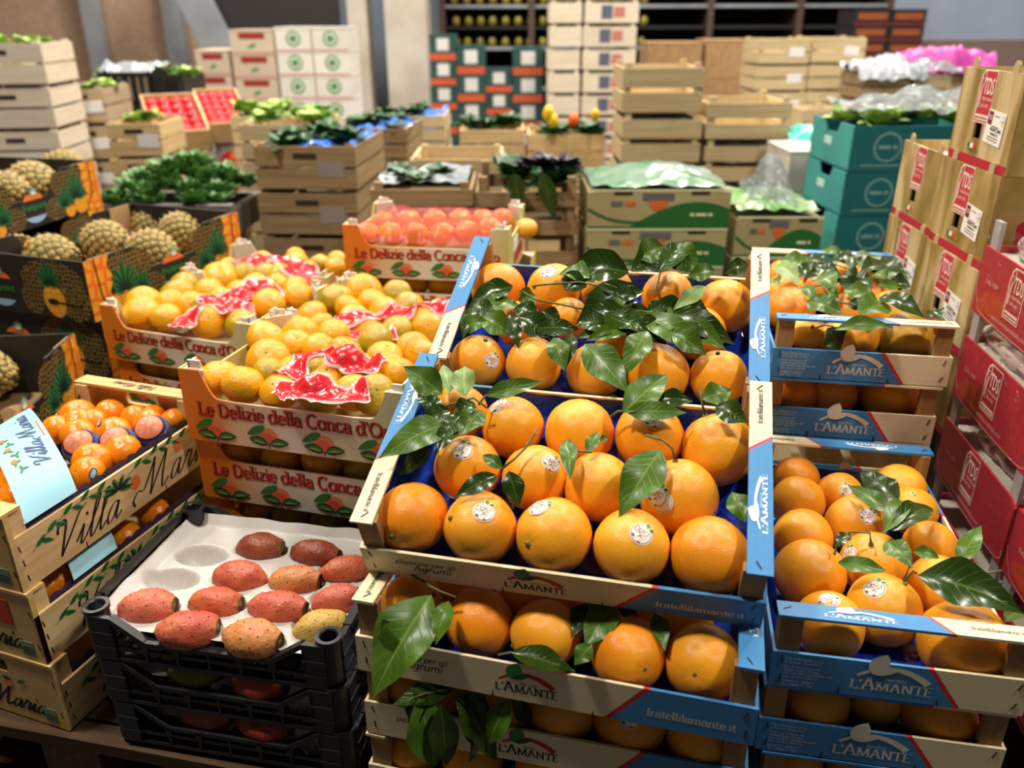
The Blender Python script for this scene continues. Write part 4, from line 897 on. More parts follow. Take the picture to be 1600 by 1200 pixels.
def clementine_crate(M, label):
    c = thing('clementine_crate', M, label, 'crate')
    for y in (.006, .092, .178): inst('bottom_board', _vbot, c, Matrix.Translation((0, y, 0)))
    for k in (0, 1):
        T = Matrix.Identity(4) if k == 0 else VM180
        s = inst('side_board', _vs, c, T); inst('crate_script', _vprint, s, frame((.0, 0, .0), (1,0,0), (0,0,1), .0005))
        for x, z, a in ((.012,.066,10),(.013,.042,5),(.014,.016,8),(.12,.003,0),(.30,.003,0),(.388,.06,0),(.388,.02,0)): staple(s, (x, 0, z), (1,0,0), (0,0,1), a)
        e = inst('end_panel', _vend, c, T)
        inst('end_script', _vendtxt, e, frame((0, .158, .018), (0,-1,0), (0,0,1), .0005))
        inst('packing_label', _vlab, e, frame((0, .03, .022), (0,-1,0), (0,0,1), .0003))
        r = inst('end_rail', _vcap, c, T); inst('rail_script', _vcaptxt, r, frame((.006, VW-.09, VH), (0,-1,0), (1,0,0), .0005))
        for y, z in ((.006,.03),(.006,.09),(.25,.05)): staple(e, (0, y, z), (0,-1,0), (0,0,1), 10)
        inst('corner_post', _vpost, c, T); inst('corner_post', _vpost, c, T @ Matrix.Translation((0, VW-.035, 0)))
    inst('scalloped_liner', _vscal, c, label='purple paper liner with a scalloped edge')
    return c
def vpose(x, y, z, yaw): return pose(x, y, z, yaw)
M_V1 = vpose(-.699, .959, -.749, 71.4); M_V2 = vpose(-.694, .957, -.879, 71.0); M_V3 = vpose(-.688, .954, -1.009, 70.5)
clementine_crate(M_V1, 'wooden clementine crate with script lettering, open on top of its stack')
V2o = clementine_crate(M_V2, 'wooden clementine crate with script lettering, middle of the stack')
clementine_crate(M_V3, 'wooden clementine crate with script lettering, bottom one on the pallet')
t = MB(); t.box(-.03, .03, -.022, .022, 0, .0008); 
t.part('red_card', [flat('card_red', 196, 66, 44)], [c for c in V2o.children if c.name.startswith('end_panel')][0], M=frame((0, .075, .085), (0,-1,0), (0,0,1), .0004))
M_tissue = mat('blue_tissue', S(96, 112, 158), S(60, 70, 124), rough=.4, nscale=3, stretch=(3,3,1), bump=.5, bscale=9, bdist=.03)
def wrapped_mesh():
    m = fruit_mesh('wrapped_clementine', M_tissue, .9, 41, -.06, .06, 28, 16, .08); m.materials.append(flat('tissue_orange', 222, 128, 84)); m.materials.append(flat('tissue_navy', 38, 34, 84)); m.materials.append(flat('tissue_rose', 206, 150, 140))
    for p in m.polygons:
        c = p.center
        if c.z > .66: p.material_index = 1
        elif c.z > .55: p.material_index = 2
        if c.z > .72 and mnoise.noise((c.x*5, c.y*5, 0)) > .08: p.material_index = 3
    return m
WR = [wrapped_mesh()]
random.seed(17)
def clementines(M, lst, zc, where, group):
    qs = [M.inverted() @ on_tray(M, it[0], it[1], zc) for it in lst]; rk = rows([(q.y, q.x) for q in qs], .05)
    for it, (rw, n) in zip(lst, rk):
        tail = ', %s from the near end, %s row %s' % (ORD[n], ORD[rw], where)
        u, v, rp = it[:3]; k = it[3] if len(it) > 3 else {}
        p = on_tray(M, u, v, k.get('z', zc)); r = rp*depth(p)/FPX
        q = M.inverted() @ p; q.y = min(max(q.y, r+.012), VW-r-.012); q.x = min(max(q.x, r+.012), VL-r-.012); p = M @ q
        ax = (random.uniform(-.5,.5), random.uniform(-.8,0), random.uniform(.4,1))
        if k.get('wrap'):
            o = inst('wrapped_clementine', WR[0], None, Matrix.Translation(p) @ align_z(V3((.1,-.55,.8)), random.uniform(-1,1)) @ Matrix.Diagonal((r,r,r,1))); tag(o, 'tissue-wrapped clementine'+tail, 'clementine', 'wrapped clementines '+where)
        else:
            o = fruit('clementine', 'clementine', CL_M, p, r, ('stickered clementine' if k.get('lab') else 'bare clementine')+tail, group, axis=ax, scar=True)
            if k.get('lab'):
                t = MB(); ellipse(t, 0, 0, .34, .2, 0, 0, 0); ellipse(t, 0, 0, .26, .13, 0, 1, .01); t.v = [tuple(V3((x, y, 1)).normalized()*(.95+z*.5+.06)) for x, y, z in t.v]
                Rm = o.matrix_world.to_3x3().normalized(); d = Rm.inverted() @ hit_dir(p, r, *k['lab'])
                inst('oval_sticker', t.mesh('oval_sticker', [flat('oval_rim', 60, 84, 110), flat('oval_blue', 150, 190, 196)], False), o, align_z(d, random.uniform(-.4,.4)))
clementines(M_V1, [(116,649,28),(123,664,27),(122,680,27),(173,645,23),(210,653,22),(178,676,27,dict(lab=(180,666))),(232,663,24),(271,657,21),(128,699,29,dict(wrap=1)),(184,694,29,dict(wrap=1)),(243,677,29,dict(wrap=1)),(144,722,30),(210,709,28),(160,746,29,dict(lab=(150,734))),
  (12,704,22),(10,728,24,dict(wrap=1)),(19,752,24),(28,774,27),(36,803,24),(87,672,24),(-8,745,24),(-5,770,26),(240,650,20),(145,660,22),(0,795,25)], .085, 'in the open script crate', 'clementines in the open script crate')
clementines(M_V2, [(96,905,26),(75,915,24),(200,840,26),(250,805,26)], .075, 'in the middle script crate', 'clementines in the middle script crate')
def paper_band(M, x0, x1, label, print_=True, sag=.0):
    mb = MB(); w = VW
    def fn(u, v):
        x = x0+(x1-x0)*u + .165*v; y = .003+v*(w-.006)
        z = .118+.018*math.sin(math.pi*v)-.0+.003*math.sin(u*3+v*5)
        if v < .12: z = VB+.01+(z-VB-.01)*(v/.12)**.6
        return (x, y, z)
    mb.grid(fn, 8, 24); o = mb.part('paper_band', [M_blueband], None, True, M); tag(o, label, 'paper band')
    if print_:
        t = MB(); lettering('Villa Maria', .05, .09, 'script', .4, mb=t, ox=0, oy=0, mi=0)
        for i, (x, y) in enumerate(((.02,.062),(.045,.07),(.07,.062),(.095,.072),(.12,.064),(.145,.072))):
            for a in (20, 140, 260): leafshape(t, x, y, x+.013*math.cos(R_(a+i*25)), y+.013*math.sin(R_(a+i*25)), .003, 1, .0002)
            if i % 2: ellipse(t, x+.004, y+.002, .0075, .0065, 0, 2, .0004, 12)
        smallprint(t, .09, -.014, .07, .006, 2, .0002)
        # wrap flat print onto the band surface: text runs from the rear side (v=.92) to the front
        o2 = MB(); o2.f = t.f; o2.m = t.m
        for px, py, pz in t.v:
            v = .2+px/(w)*.86; u = .82-py/(x1-x0)*.8; q = V3(fn(min(max(u,0),1), min(max(v,0),1))); o2.v.append((q.x, q.y, q.z+.0008+pz))
        o2.part('band_script', [flat('band_ink', 70, 84, 124), M_green, M_orangeink], o)
    return o
paper_band(M_V1, .031, .128, 'pale blue paper band with script lying across the open clementine crate')
paper_band(M_V2, .08, .17, 'pale blue paper band across the middle clementine crate', False)
# ------------------------------------------------------------------ black plastic crates of prickly pears
KL, KW, KH = .39, .301, .0777
M_blk = mat('black_plastic', S(22, 22, 23), S(30, 30, 31), rough=.38, spec=.5, nscale=30, bump=.1, bscale=120)
def k_parts():
    post = MB()
    post.lathe([(.0165, 0), (.0165, KH-.004), (.019, KH-.002), (.019, KH+.004), (.0135, KH+.004), (.0115, KH+.002), (.0115, KH-.02), (.0001, KH-.02)], 16, M=Matrix.Translation((.019, .019, 0)))
    post.box(.019, .052, .0, .0035, .0, KH-.002); post.box(.0, .0035, .019, .052, .0, KH-.002); post.box(.019, .05, .0035, .007, KH-.012, KH-.002); post.box(.0035, .007, .019, .05, KH-.012, KH-.002)
    for z in (.02, .045): post.box(.019, .052, -.0015, .0, z, z+.004); post.box(-.0015, .0, .019, .052, z, z+.004)
    post = post.mesh('corner_post', [M_blk], False)
    def side(L, low, name):
        mb = MB(); a, b = .05, L-.05; zl = KH-(.040 if low else .004); sl = .05
        mb.bar((a, .005, KH-.004), (a+sl, .005, zl), .012, .007); mb.bar((a+sl, .005, zl), (b-sl, .005, zl), .012, .007); mb.bar((b-sl, .005, zl), (b, .005, KH-.004), .012, .007)
        mb.box(a, b, 0, .009, .0, .006); mz = .022 if low else .040
        mb.box(a, b, .001, .005, mz-.003, mz+.003)
        n = 6 if low else 4
        for i in range(n+1):
            x = a+(b-a)*i/n; top = zl if a+sl <= x <= b-sl else KH-.004-(KH-.004-zl)*min(abs(x-a), abs(b-x))/sl
            mb.box(x-.002, x+.002, .0, .005, .004, top)
        if low:
            for i in (1, 2, 4, 5): x = a+(b-a)*i/6; mb.box(x-.005, x+.005, -.001, .004, mz, zl)
        return mb.mesh(name, [M_blk])
    lng = side(KL, True, 'long_side'); sht = side(KW, False, 'short_side')
    bt = MB()
    for i in range(13): x = .02+(KL-.04)*i/12; bt.box(x-.002, x+.002, .01, KW-.01, .002, .006)
    for j in range(9): y = .02+(KW-.04)*j/8; bt.box(.01, KL-.01, y-.002, y+.002, .002, .006)
    return post, lng, sht, bt.mesh('base_grid', [M_blk])
_kp, _kl, _ks, _kb = k_parts()
def black_crate(M, label):
    c = thing('plastic_crate', M, label, 'crate')
    inst('base_grid', _kb, c)
    RZ = lambda a: Matrix.Rotation(R_(a), 4, 'Z')
    for T in (Matrix.Identity(4), Matrix.Translation((KL,0,0)) @ RZ(90), Matrix.Translation((KL,KW,0)) @ RZ(180), Matrix.Translation((0,KW,0)) @ RZ(270)): inst('corner_post', _kp, c, T)
    inst('long_side', _kl, c); inst('long_side', _kl, c, Matrix.Translation((KL,KW,0)) @ RZ(180))
    inst('short_side', _ks, c, Matrix.Translation((KL,0,0)) @ RZ(90)); inst('short_side', _ks, c, Matrix.Translation((0,KW,0)) @ RZ(270))
    return c
M_K1 = pose(-.618, .936, -.845, -10.7); M_K2 = pose(-.614, .935, -.845-.078, -11); M_K3 = pose(-.609, .934, -.845-.156, -11.2)
black_crate(M_K1, 'black plastic crate of prickly pears on top of its stack')
black_crate(M_K2, 'black plastic crate of prickly pears in the middle of the stack')
black_crate(M_K3, 'black plastic crate of prickly pears at the bottom on the pallet')
M_paper = mat('white_paper_tray', S(204, 200, 194), S(190, 185, 178), rough=.4, spec=.4, nscale=12, bump=.15, bscale=60)
PZ = .046
PEARS = [(234,950,97,54,-3,0),(296,985,109,56,-4,1),(397,999,107,56,8,3),(503,979,92,48,-12,4),(340,943,97,47,4,2),(437,951,104,49,5,0),(528,938,84,44,-18,0),(375,903,90,50,4,1),(464,909,90,46,2,3),(541,892,86,42,-15,2),(409,857,84,45,2,5),(496,867,90,42,8,6)]
EMPTY = [(315,868,90,40),(268,905,92,42)]
def fruit_insert(M, cups, label, seed):
    mb = MB(); Mi = M.inverted(); cs = []
    for c in cups:
        q = Mi @ on_tray(M, c[0], c[1], PZ+.004); cs.append((q.x, q.y, .0455, .0275))
    def fn(u, v):
        x = .012+u*(KL-.024); y = .012+v*(KW-.024)
        z = PZ+.004+.003*mnoise.noise((x*25+seed, y*25, 0))
        for cx, cy, a, b in cs:
            dx, dy = (x-cx)/a, (y-cy)/b; d = math.hypot(dx, dy)
            if d < 1: z = min(z, PZ+.004-.036*(1-d**3)+.006*math.cos(math.atan2(dy, dx)*18)*d*(1-d)*3)
        e = min(u, 1-u, v, 1-v)
        if e < .05: z += .016*(1-e/.05)*(1 if v > .5 or u < .1 else .0)
        return (x, y, z)
    mb.grid(fn, 110, 84); o = mb.part('fruit_insert', [M_paper], None, True, M); return tag(o, label, 'fruit insert')
fruit_insert(M_K1, PEARS+EMPTY, 'white moulded paper insert with cups in the top black crate', 1)
fruit_insert(M_K2, [(308,1049),(408,1067),(480,1090)], 'white moulded paper insert in the middle black crate', 2)
fruit_insert(M_K3, [(326,1118),(417,1135),(500,1150)], 'white moulded paper insert in the bottom black crate', 3)
PC = [(S(188,82,64), S(200,108,80)), (S(182,76,56), S(198,112,76)), (S(194,102,60), S(184,84,56)), (S(208,144,80), S(192,110,64)), (S(212,172,86), S(196,160,76)), (S(150,80,46), S(128,58,38)), (S(132,54,40), S(150,70,46)), (S(98,104,38), S(84,92,34)), (S(168,60,44), S(140,50,36))]
PM = [mat('prickly_pear_%d' % i, a, b, rough=.42, spec=.4, nscale=1.3, bump=.15, bscale=8, bdist=.03) for i, (a, b) in enumerate(PC)]
M_areole = mat('areole', S(52, 38, 26), rough=.9)
M_pearend = mat('pear_scar', S(148, 116, 60), S(92, 70, 40), rough=.8, nscale=6)
def pear_meshes(k):
    """unit half-length along x; blossom end at +x is cut flat and sunken"""
    mb = MB(); nu, nv = 26, 20; vs = []
    rr = lambda t: (max(0, 1-(2*t-1)**2))**.5*(1+.10*math.sin(math.pi*t)) if t < .9 else (max(0, 1-(2*.9-1)**2))**.5*(1-(t-.9)*2.2)
    P = []
    for j in range(nv+1):
        t = j/nv
        for i in range(nu):
            a = 2*math.pi*i/nu; r = rr(t)*.53
            x = -1+2*t if t < .9 else (-1+1.8+.08*math.sin((t-.9)*10*math.pi)*.5)
            d = V3((x, r*math.cos(a), r*math.sin(a))); d *= 1+.09*mnoise.noise(d*2.2+V3((k*3.1,0,0)))+.03*mnoise.noise(d*6+V3((k,0,0))); vs.append(d)
    fs = [(j*nu+i, (j+1)*nu+i, (j+1)*nu+(i+1)%nu, j*nu+(i+1)%nu) for j in range(nv) for i in range(nu)]; fs.append(tuple(nv*nu+i for i in range(nu)))
    mb.add(vs, fs); mb.m = [1 if f[0]//nu >= nv-2 else 0 for f in fs]
    ar = MB(); g = math.pi*(3-math.sqrt(5)); N = 44
    for i in range(N):
        t = .08+.8*(i+.5)/N; a = i*g; j = int(t*nv); d = V3((-1+2*t, rr(t)*.53*math.cos(a), rr(t)*.53*math.sin(a))); d *= 1.0+.09*mnoise.noise(d*2.2+V3((k*3.1,0,0)))+.03*mnoise.noise(d*6+V3((k,0,0)))
        n = V3((d.x*.35, d.y, d.z)).normalized(); ar.lathe([(.024,-.01),(.02,.010),(.0005,.018)], 5, M=Matrix.Translation(d) @ align_z(n))
    return mb, ar
PEARM = {}
def pear(M, u, v, ln, h, ang, ci, label, group, z=PZ, flip=False):
    p = on_tray(M, u, v, z+.008); s = ln/2*depth(p)/FPX
    k = ci % 3
    if (k, ci) not in PEARM:
        a, b = pear_meshes(k); PEARM[(k, ci)] = (a.mesh('prickly_pear', [PM[ci], M_pearend], True), b.mesh('areoles', [M_areole], True))
    me, ar = PEARM[(k, ci)]
    d = (_rt*math.cos(R_(-ang)) + (M.to_3x3() @ V3((0,1,0)))*math.sin(R_(-ang))*1.4); d.z = 0; d.normalize()
    if flip: d = -d
    n = V3((0,0,1)); y = n.cross(d); f = h/ln/.53*1.02
    Rm = Matrix(((d.x, y.x, n.x, p.x), (d.y, y.y, n.y, p.y), (d.z, y.z, n.z, p.z), (0,0,0,1))) @ Matrix.Rotation(random.random()*6, 4, 'X') @ Matrix.Diagonal((s, s*f, s*f, 1))
    o = inst('prickly_pear', me, None, Rm); tag(o, label, 'prickly pear', group); a = inst('areoles', ar, o); return o
random.seed(9)
CN = ['pinkish red', 'orange-red', 'reddish orange', 'yellow-orange', 'pale yellow', 'brownish', 'dark red', 'green', 'deep red']
_pq = [M_K1.inverted() @ on_tray(M_K1, p_[0], p_[1], PZ) for p_ in PEARS]; _pr = rows([(q.y, q.x) for q in _pq], .05)
for i, (u, v, ln, h, an, ci) in enumerate(PEARS): pear(M_K1, u, v, ln, h, an, ci, '%s prickly pear, %s from the clementine crates, %s row of the top crate' % (CN[ci], ORD[_pr[i][1]], 'front' if _pr[i][0] == 0 else ORD[_pr[i][0]]), 'prickly pears in the top black crate', flip=i in (7,))
pear(M_K2, 308, 1047, 100, 50, 4, 7, 'green prickly pear in the middle black crate', 'prickly pears in lower crates', .042)
pear(M_K2, 408, 1066, 100, 50, 6, 8, 'deep red prickly pear in the middle black crate', 'prickly pears in lower crates', .042)
pear(M_K3, 326, 1114, 92, 46, 4, 5, 'brownish prickly pear in the bottom black crate', 'prickly pears in lower crates', .042)
pear(M_K3, 417, 1132, 98, 46, 6, 8, 'deep red prickly pear in the bottom black crate', 'prickly pears in lower crates', .042)
# ------------------------------------------------------------------ pineapple boxes
PL, PW, PH = .6, .4, .153
def voro(name, c_line, c_a, c_b, scale, edge=.12, rough=.5):
    if name in MATS: return MATS[name]
    m = bpy.data.materials.new(name); m.use_nodes = True; nt = m.node_tree; P = nt.nodes['Principled BSDF']; L = nt.links.new; P.inputs['Roughness'].default_value = rough
    tc = nd(nt, 'ShaderNodeTexCoord'); v = nd(nt, 'ShaderNodeTexVoronoi', feature='DISTANCE_TO_EDGE'); v.inputs['Scale'].default_value = scale; v.inputs['Randomness'].default_value = .45; L(tc.outputs['Object'], v.inputs['Vector'])
    v2 = nd(nt, 'ShaderNodeTexNoise'); v2.inputs['Scale'].default_value = scale*.6; L(tc.outputs['Object'], v2.inputs['Vector'])
    mx = nd(nt, 'ShaderNodeMix', data_type='RGBA'); mx.inputs[6].default_value = rgb(c_a); mx.inputs[7].default_value = rgb(c_b); L(v2.outputs['Fac'], mx.inputs[0])
    lt = nd(nt, 'ShaderNodeMath', operation='LESS_THAN'); lt.inputs[1].default_value = edge; L(v.outputs['Distance'], lt.inputs[0])
    m2 = nd(nt, 'ShaderNodeMix', data_type='RGBA'); L(lt.outputs[0], m2.inputs[0]); L(mx.outputs[2], m2.inputs[6]); m2.inputs[7].default_value = rgb(c_line); L(m2.outputs[2], P.inputs['Base Color'])
    MATS[name] = m; return m
M_pblack = mat('pineapple_box_black', S(26, 23, 20), S(34, 30, 25), rough=.55, nscale=6)
M_pgold = voro('gold_line_print', S(132, 104, 44), S(24, 21, 17), S(30, 26, 20), 85, .12)
M_pyell = voro('yellow_pineapple_print', S(226, 132, 30), S(240, 176, 52), S(232, 156, 40), 60, .10)
M_porange = voro('orange_panel_print', S(226, 112, 24), S(240, 172, 46), S(232, 142, 34), 30, .14)
M_pgreen = flat('crown_green', 44, 116, 66); M_pdgreen = flat('crown_dark', 14, 46, 30)
def crown(mb, x, y, s, mi, mi2):
    for i, a in enumerate((90, 68, 112, 48, 132, 28, 152, 8, 172)):
        l = s*(1-.07*i); leafshape(mb, x, y, x+l*math.cos(R_(a)), y+l*math.sin(R_(a)), s*.12, mi, .0006+.0001*i); leafshape(mb, x, y, x+.9*l*math.cos(R_(a)), y+.9*l*math.sin(R_(a)), s*.035, mi2, .0016)
def p_long_art():
    """art on the long face (x 0..PL, z 0..PH), drawn in xy"""
    mb = MB()
    for e in (0, 1):
        X = (lambda x: x) if e == 0 else (lambda x: PL-x)
        s = 1 if e == 0 else -1
        pl = [(X(.0),.0),(X(.075),.0),(X(.085),.03),(X(.065),.06),(X(.085),.09),(X(.07),.13),(X(.08),PH),(X(.0),PH)]
        mb.poly(pl if e == 0 else pl[::-1], .0002, 0)
        strip(mb, smooth([(X(.032),PH),(X(.035),.1),(X(.04),.05),(X(.065),.03),(X(.068),.0)], 4), lambda a, b: .004, 3, .0009)
        crown(mb, X(.115), .052, .085, 1, 2); ellipse(mb, X(.1), .030, .032, .030, 0, 4, .0005); crown(mb, X(.172), .036, .062, 1, 2); ellipse(mb, X(.152), .018, .022, .020, 0, 4, .0005)
        ellipse(mb, X(.165), .10, .055, .045, 20*s, 5, .0002); ellipse(mb, X(.215), .035, .045, .035, 0, 5, .0002)
        ellipse(mb, X(.11), .125, .04, .026, 0, 5, .0003)
    ellipse(mb, .3, .07, .045, .03, 0, 6, .0004, a0=20, a1=160); crown(mb, .305, .095, .03, 1, 7); ellipse(mb, .3, .04, .045, .028, 0, 8, .0004, a0=200, a1=340)
    put_typed(mb, 'fruitpoint', .026, .3, .052, mi=9, z=.0012, align='CENTER', bold=.0006)
    return mb.mesh('pineapple_art', [M_porange, M_pgreen, M_pdgreen, M_black, M_pyell, M_pgold, M_orangeink, M_white, flat('crescent_blue', 150, 190, 216), flat('brand_green', 54, 124, 60)])
def p_short_art():
    mb = MB()
    ellipse(mb, PW-.11, .10, .1, .05, 0, 2, .0001); ellipse(mb, PW-.185, .045, .035, .042, 0, 2, .0002); ellipse(mb, PW-.05, .05, .05, .055, 0, 2, .0002)
    ellipse(mb, PW-.115, .045, .034, .044, 6, 1, .0004); crown(mb, PW-.12, .085, .066, 0, 3)
    strip(mb, [(PW-.12,.042),(PW-.03,.036)], lambda a, b: .005, 4, .0010); ellipse(mb, PW-.12, .042, .017, .008, 0, 4, .0011)
    ellipse(mb, .11, .078, .045, .03, 0, 5, .0004, a0=20, a1=160); crown(mb, .115, .1, .03, 0, 6); ellipse(mb, .11, .042, .045, .028, 0, 7, .0004, a0=200, a1=340)
    put_typed(mb, 'fruitpoint', .026, .11, .056, mi=8, z=.0012, align='CENTER', bold=.0006)
    return mb.mesh('pineapple_art_short', [M_pgreen, M_pyell, M_pgold, M_pdgreen, M_black, M_orangeink, M_white, flat('crescent_blue', 150, 190, 216), flat('brand_green', 54, 124, 60)])
_pla, _psa = p_long_art(), p_short_art()
_plong = MB().slab([(0,0),(PL,0),(PL,PH),(PL-.16,PH),(PL-.2,.085),(.2,.085),(.16,PH),(0,PH)], 0, .005).mesh('long_side', [M_pblack])
_pshort = MB().slab([(.005,0),(PW-.005,0),(PW-.005,PH),(.005,PH)], 0, .005, ax='x').mesh('short_side', [M_pblack])
_pbot = MB().box(.005, PL-.005, .005, PW-.005, 0, .004).mesh('bottom', [M_card])
_pin = MB().box(.0055, PL-.0055, .0055, .0085, .004, PH-.004); _pin.box(.0055, PL-.0055, PW-.0085, PW-.0055, .004, .08)
_pflap = MB().box(.02, .10, .006, .009, .06, PH); _pflap = _pflap.mesh('inner_flap', [M_card])
PM180 = Matrix.Translation((PL, PW, 0)) @ Matrix.Rotation(math.pi, 4, 'Z')
def pineapple_box(M, label):
    c = thing('pineapple_box', M, label, 'cardboard box'); inst('bottom', _pbot, c)
    for k in (0, 1):
        T = Matrix.Identity(4) if k == 0 else PM180
        l = inst('long_side', _plong, c, T); inst('pineapple_art', _pla, l, frame((0,0,0), (1,0,0), (0,0,1), .0004))
        s = inst('short_side', _pshort, c, T); inst('pineapple_art', _psa, s, frame((0, PW, 0), (0,-1,0), (0,0,1), .0004))
        for a in (.0, .48): inst('inner_flap', _pflap, c, T @ Matrix.Translation((a, 0, 0)))
    return c
def upright(M): return M
M_P2 = pose(-1.03, 1.93, -.685, 70.6); M_P1 = pose(-1.516, 2.224, -.579, 77.7); M_P4 = pose(-.995, 1.258, -.838, 95)
pineapple_box(M_P2, 'black pineapple box with gold print beside the mandarin trays')
pineapple_box(M_P1, 'black pineapple box with orange corner in front of the chard')
pineapple_box(M_P4, 'black pineapple box beside the clementine crates')
pineapple_box(pose(-1.02, 1.94, -.685-.155, 70.6), 'black pineapple box under the one beside the mandarin trays')
pineapple_box(pose(-.99, 1.262, -.838-.155, 95), 'black pineapple box under the one beside the clementine crates')
pineapple_box(pose(-1.02, 1.94, -.685-.31, 70.6), 'black pineapple box bottom of the stack beside the mandarin trays')
for k in (1, 2, 3): pineapple_box(pose(-1.516, 2.224, -.579-.155*k, 77.7), 'black pineapple box %s under the one in front of the chard' % ('directly', 'second', 'third')[k-1])
M_pine = mat('pineapple_skin', S(96, 92, 40), S(70, 68, 30), rough=.6, nscale=3); M_eye = mat('pineapple_eye', S(198, 168, 92), S(134, 108, 48), rough=.6, nscale=9); M_spike = mat('pineapple_spike', S(214, 184, 132), S(150, 130, 80), rough=.7, nscale=5)
def pineapple_mesh(seed):
    mb = MB(); nu, nv = 20, 14
    prof = [(max(.001, math.sin(math.pi*(j/nv)))**.7, -1.35+2.7*j/nv) for j in range(nv+1)]
    mb.lathe(prof, nu, 0); g = math.pi*(3-math.sqrt(5)); N = 120
    for i in range(N):
        t = .06+.88*(i+.5)/N; z = -1.35+2.7*t; r = max(.001, math.sin(math.pi*t))**.7; a = i*g
        n = V3((math.cos(a), math.sin(a), (t-.5)*.5)).normalized(); p = V3((r*math.cos(a), r*math.sin(a), z))
        M = Matrix.Translation(p) @ align_z(n)
        mb.lathe([(.18,-.05),(.13,.035),(.05,.05),(.04,.02),(.0005,.015)], 6, 1, M)
        mb.add([M @ V3(q) for q in ((-.03,-.02,.06),(.03,-.02,.06),(0,.02,.06),(0,.16,.16))], [(0,1,3),(1,2,3),(2,0,3)], 2)
    return mb.mesh('pineapple', [M_pine, M_eye, M_spike], True)
PIM = [pineapple_mesh(0)]
M_ptag = flat('tag_orange', 240, 168, 40)
_ptag = MB().box(-.5, .5, -.22, .22, 1.02, 1.05).mesh('paper_tag', [M_ptag])
def pineapple(p, r, d, label, tagged=False):
    o = inst('pineapple', PIM[0], None, Matrix.Translation(p) @ align_z(V3(d), random.random()*6) @ Matrix.Diagonal((r,r,r,1))); tag(o, label, 'pineapple', 'pineapples in black boxes')
    if tagged: inst('paper_tag', _ptag, o, align_z(o.matrix_world.to_3x3().normalized().inverted() @ V3((.1,-.6,.8)), 1.57))
    return o
def pineapples(M, lst, z, where):
    for u, v, r, tg in lst: p = on_tray(M, u, v, z); pineapple(p, r, M.to_3x3() @ V3((random.uniform(-.2,.2), 1, random.uniform(-.1,.25))), 'pineapple '+('with an orange tag ' if tg else '')+where, tg)
random.seed(31)
pineapples(M_P2, [(80,402,.062,True),(165,378,.062,True),(238,392,.060,False),(285,362,.06,False),(235,352,.055,True),(30,395,.05,False)], .08, 'in the box beside the mandarin trays')
pineapples(M_P1, [(52,288,.07,False),(10,300,.06,False),(100,262,.06,False)], .10, 'in the box in front of the chard')
pineapples(M_P4, [(-22,582,.055,False),(-60,610,.06,False),(-120,640,.06,False),(-60,560,.06,False),(-160,600,.06,False),(-150,690,.06,False)], .08, 'in the box beside the clementine crates')
# ------------------------------------------------------------------ radicchio boxes (tan print) and red boxes in film
TL, TW, TH = .26, .36, .178
def tan_mat():
    m = mat('radicchio_print', S(208, 186, 138), S(136, 112, 52), rough=.42, spec=.4, nscale=7, stretch=(2.0, 1, .42), distort=.9, c3=S(172, 144, 84), lo=.36, hi=.62); return m
M_tan = tan_mat(); M_tred = flat('box_red', 178, 38, 52); M_tplate = flat('plate_red', 196, 52, 62)
_tb = MB()
_tb.slab([(0,.012),(.0,TH),(TL,TH),(TL,.012),(.165,.012),(.165,.03)][0:0] or [(0,0),(TL,0),(TL,TH),(0,TH)], 0, .004)
def tface():
    mb = MB(); hx0, hx1, hz0, hz1 = .098, .128, .05, .082
    for a in ((0, hx0, 0, TH), (hx1, TL, 0, TH), (hx0, hx1, 0, hz0), (hx0, hx1, hz1, TH)): mb.box(a[0], a[1], 0, .004, a[2], a[3])
    return mb.mesh('printed_face', [M_tan])
_tface = tface()
_tlow = MB().box(0, TL, -.0006, .0, 0, .017).mesh('red_base_band', [M_tred])
_tside = MB().box(TL-.004, TL, .004, TW, 0, TH).mesh('side_wall', [M_tan]); _tside2 = MB().box(0, .004, .004, TW, 0, TH).mesh('side_wall', [M_tan])
_tback = MB().box(0, TL, TW-.004, TW, 0, TH).mesh('back_wall', [M_tan]); _tbot = MB().box(.004, TL-.004, .004, TW-.004, 0, .004).mesh('bottom', [M_tan]); _ttray = MB().box(.004, TL-.004, .004, TW-.004, TH-.03, TH-.026).mesh('inner_tray', [M_cardw])
_tredend = MB().slab([(.05,.0),(TW,.0),(TW,.12),(.09,.12),(.05,.09)], TL, TL+.0008, ax='x').mesh('red_end_print', [M_tred])
_tswoosh = MB(); strip(_tswoosh, smooth([(.04,.03),(.12,.035),(.2,.02),(.3,.012)], 5), lambda a, b: .012); _tswoosh = _tswoosh.mesh('white_swoosh', [flat('swoosh_pale', 226, 196, 186)])
_ttab = MB().slab([(-.011,0),(.011,0),(.010,.014),(.005,.020),(-.005,.020),(-.010,.014)], 0, .004).mesh('locking_tab', [mat('tab_card', S(190, 164, 120), rough=.6)])
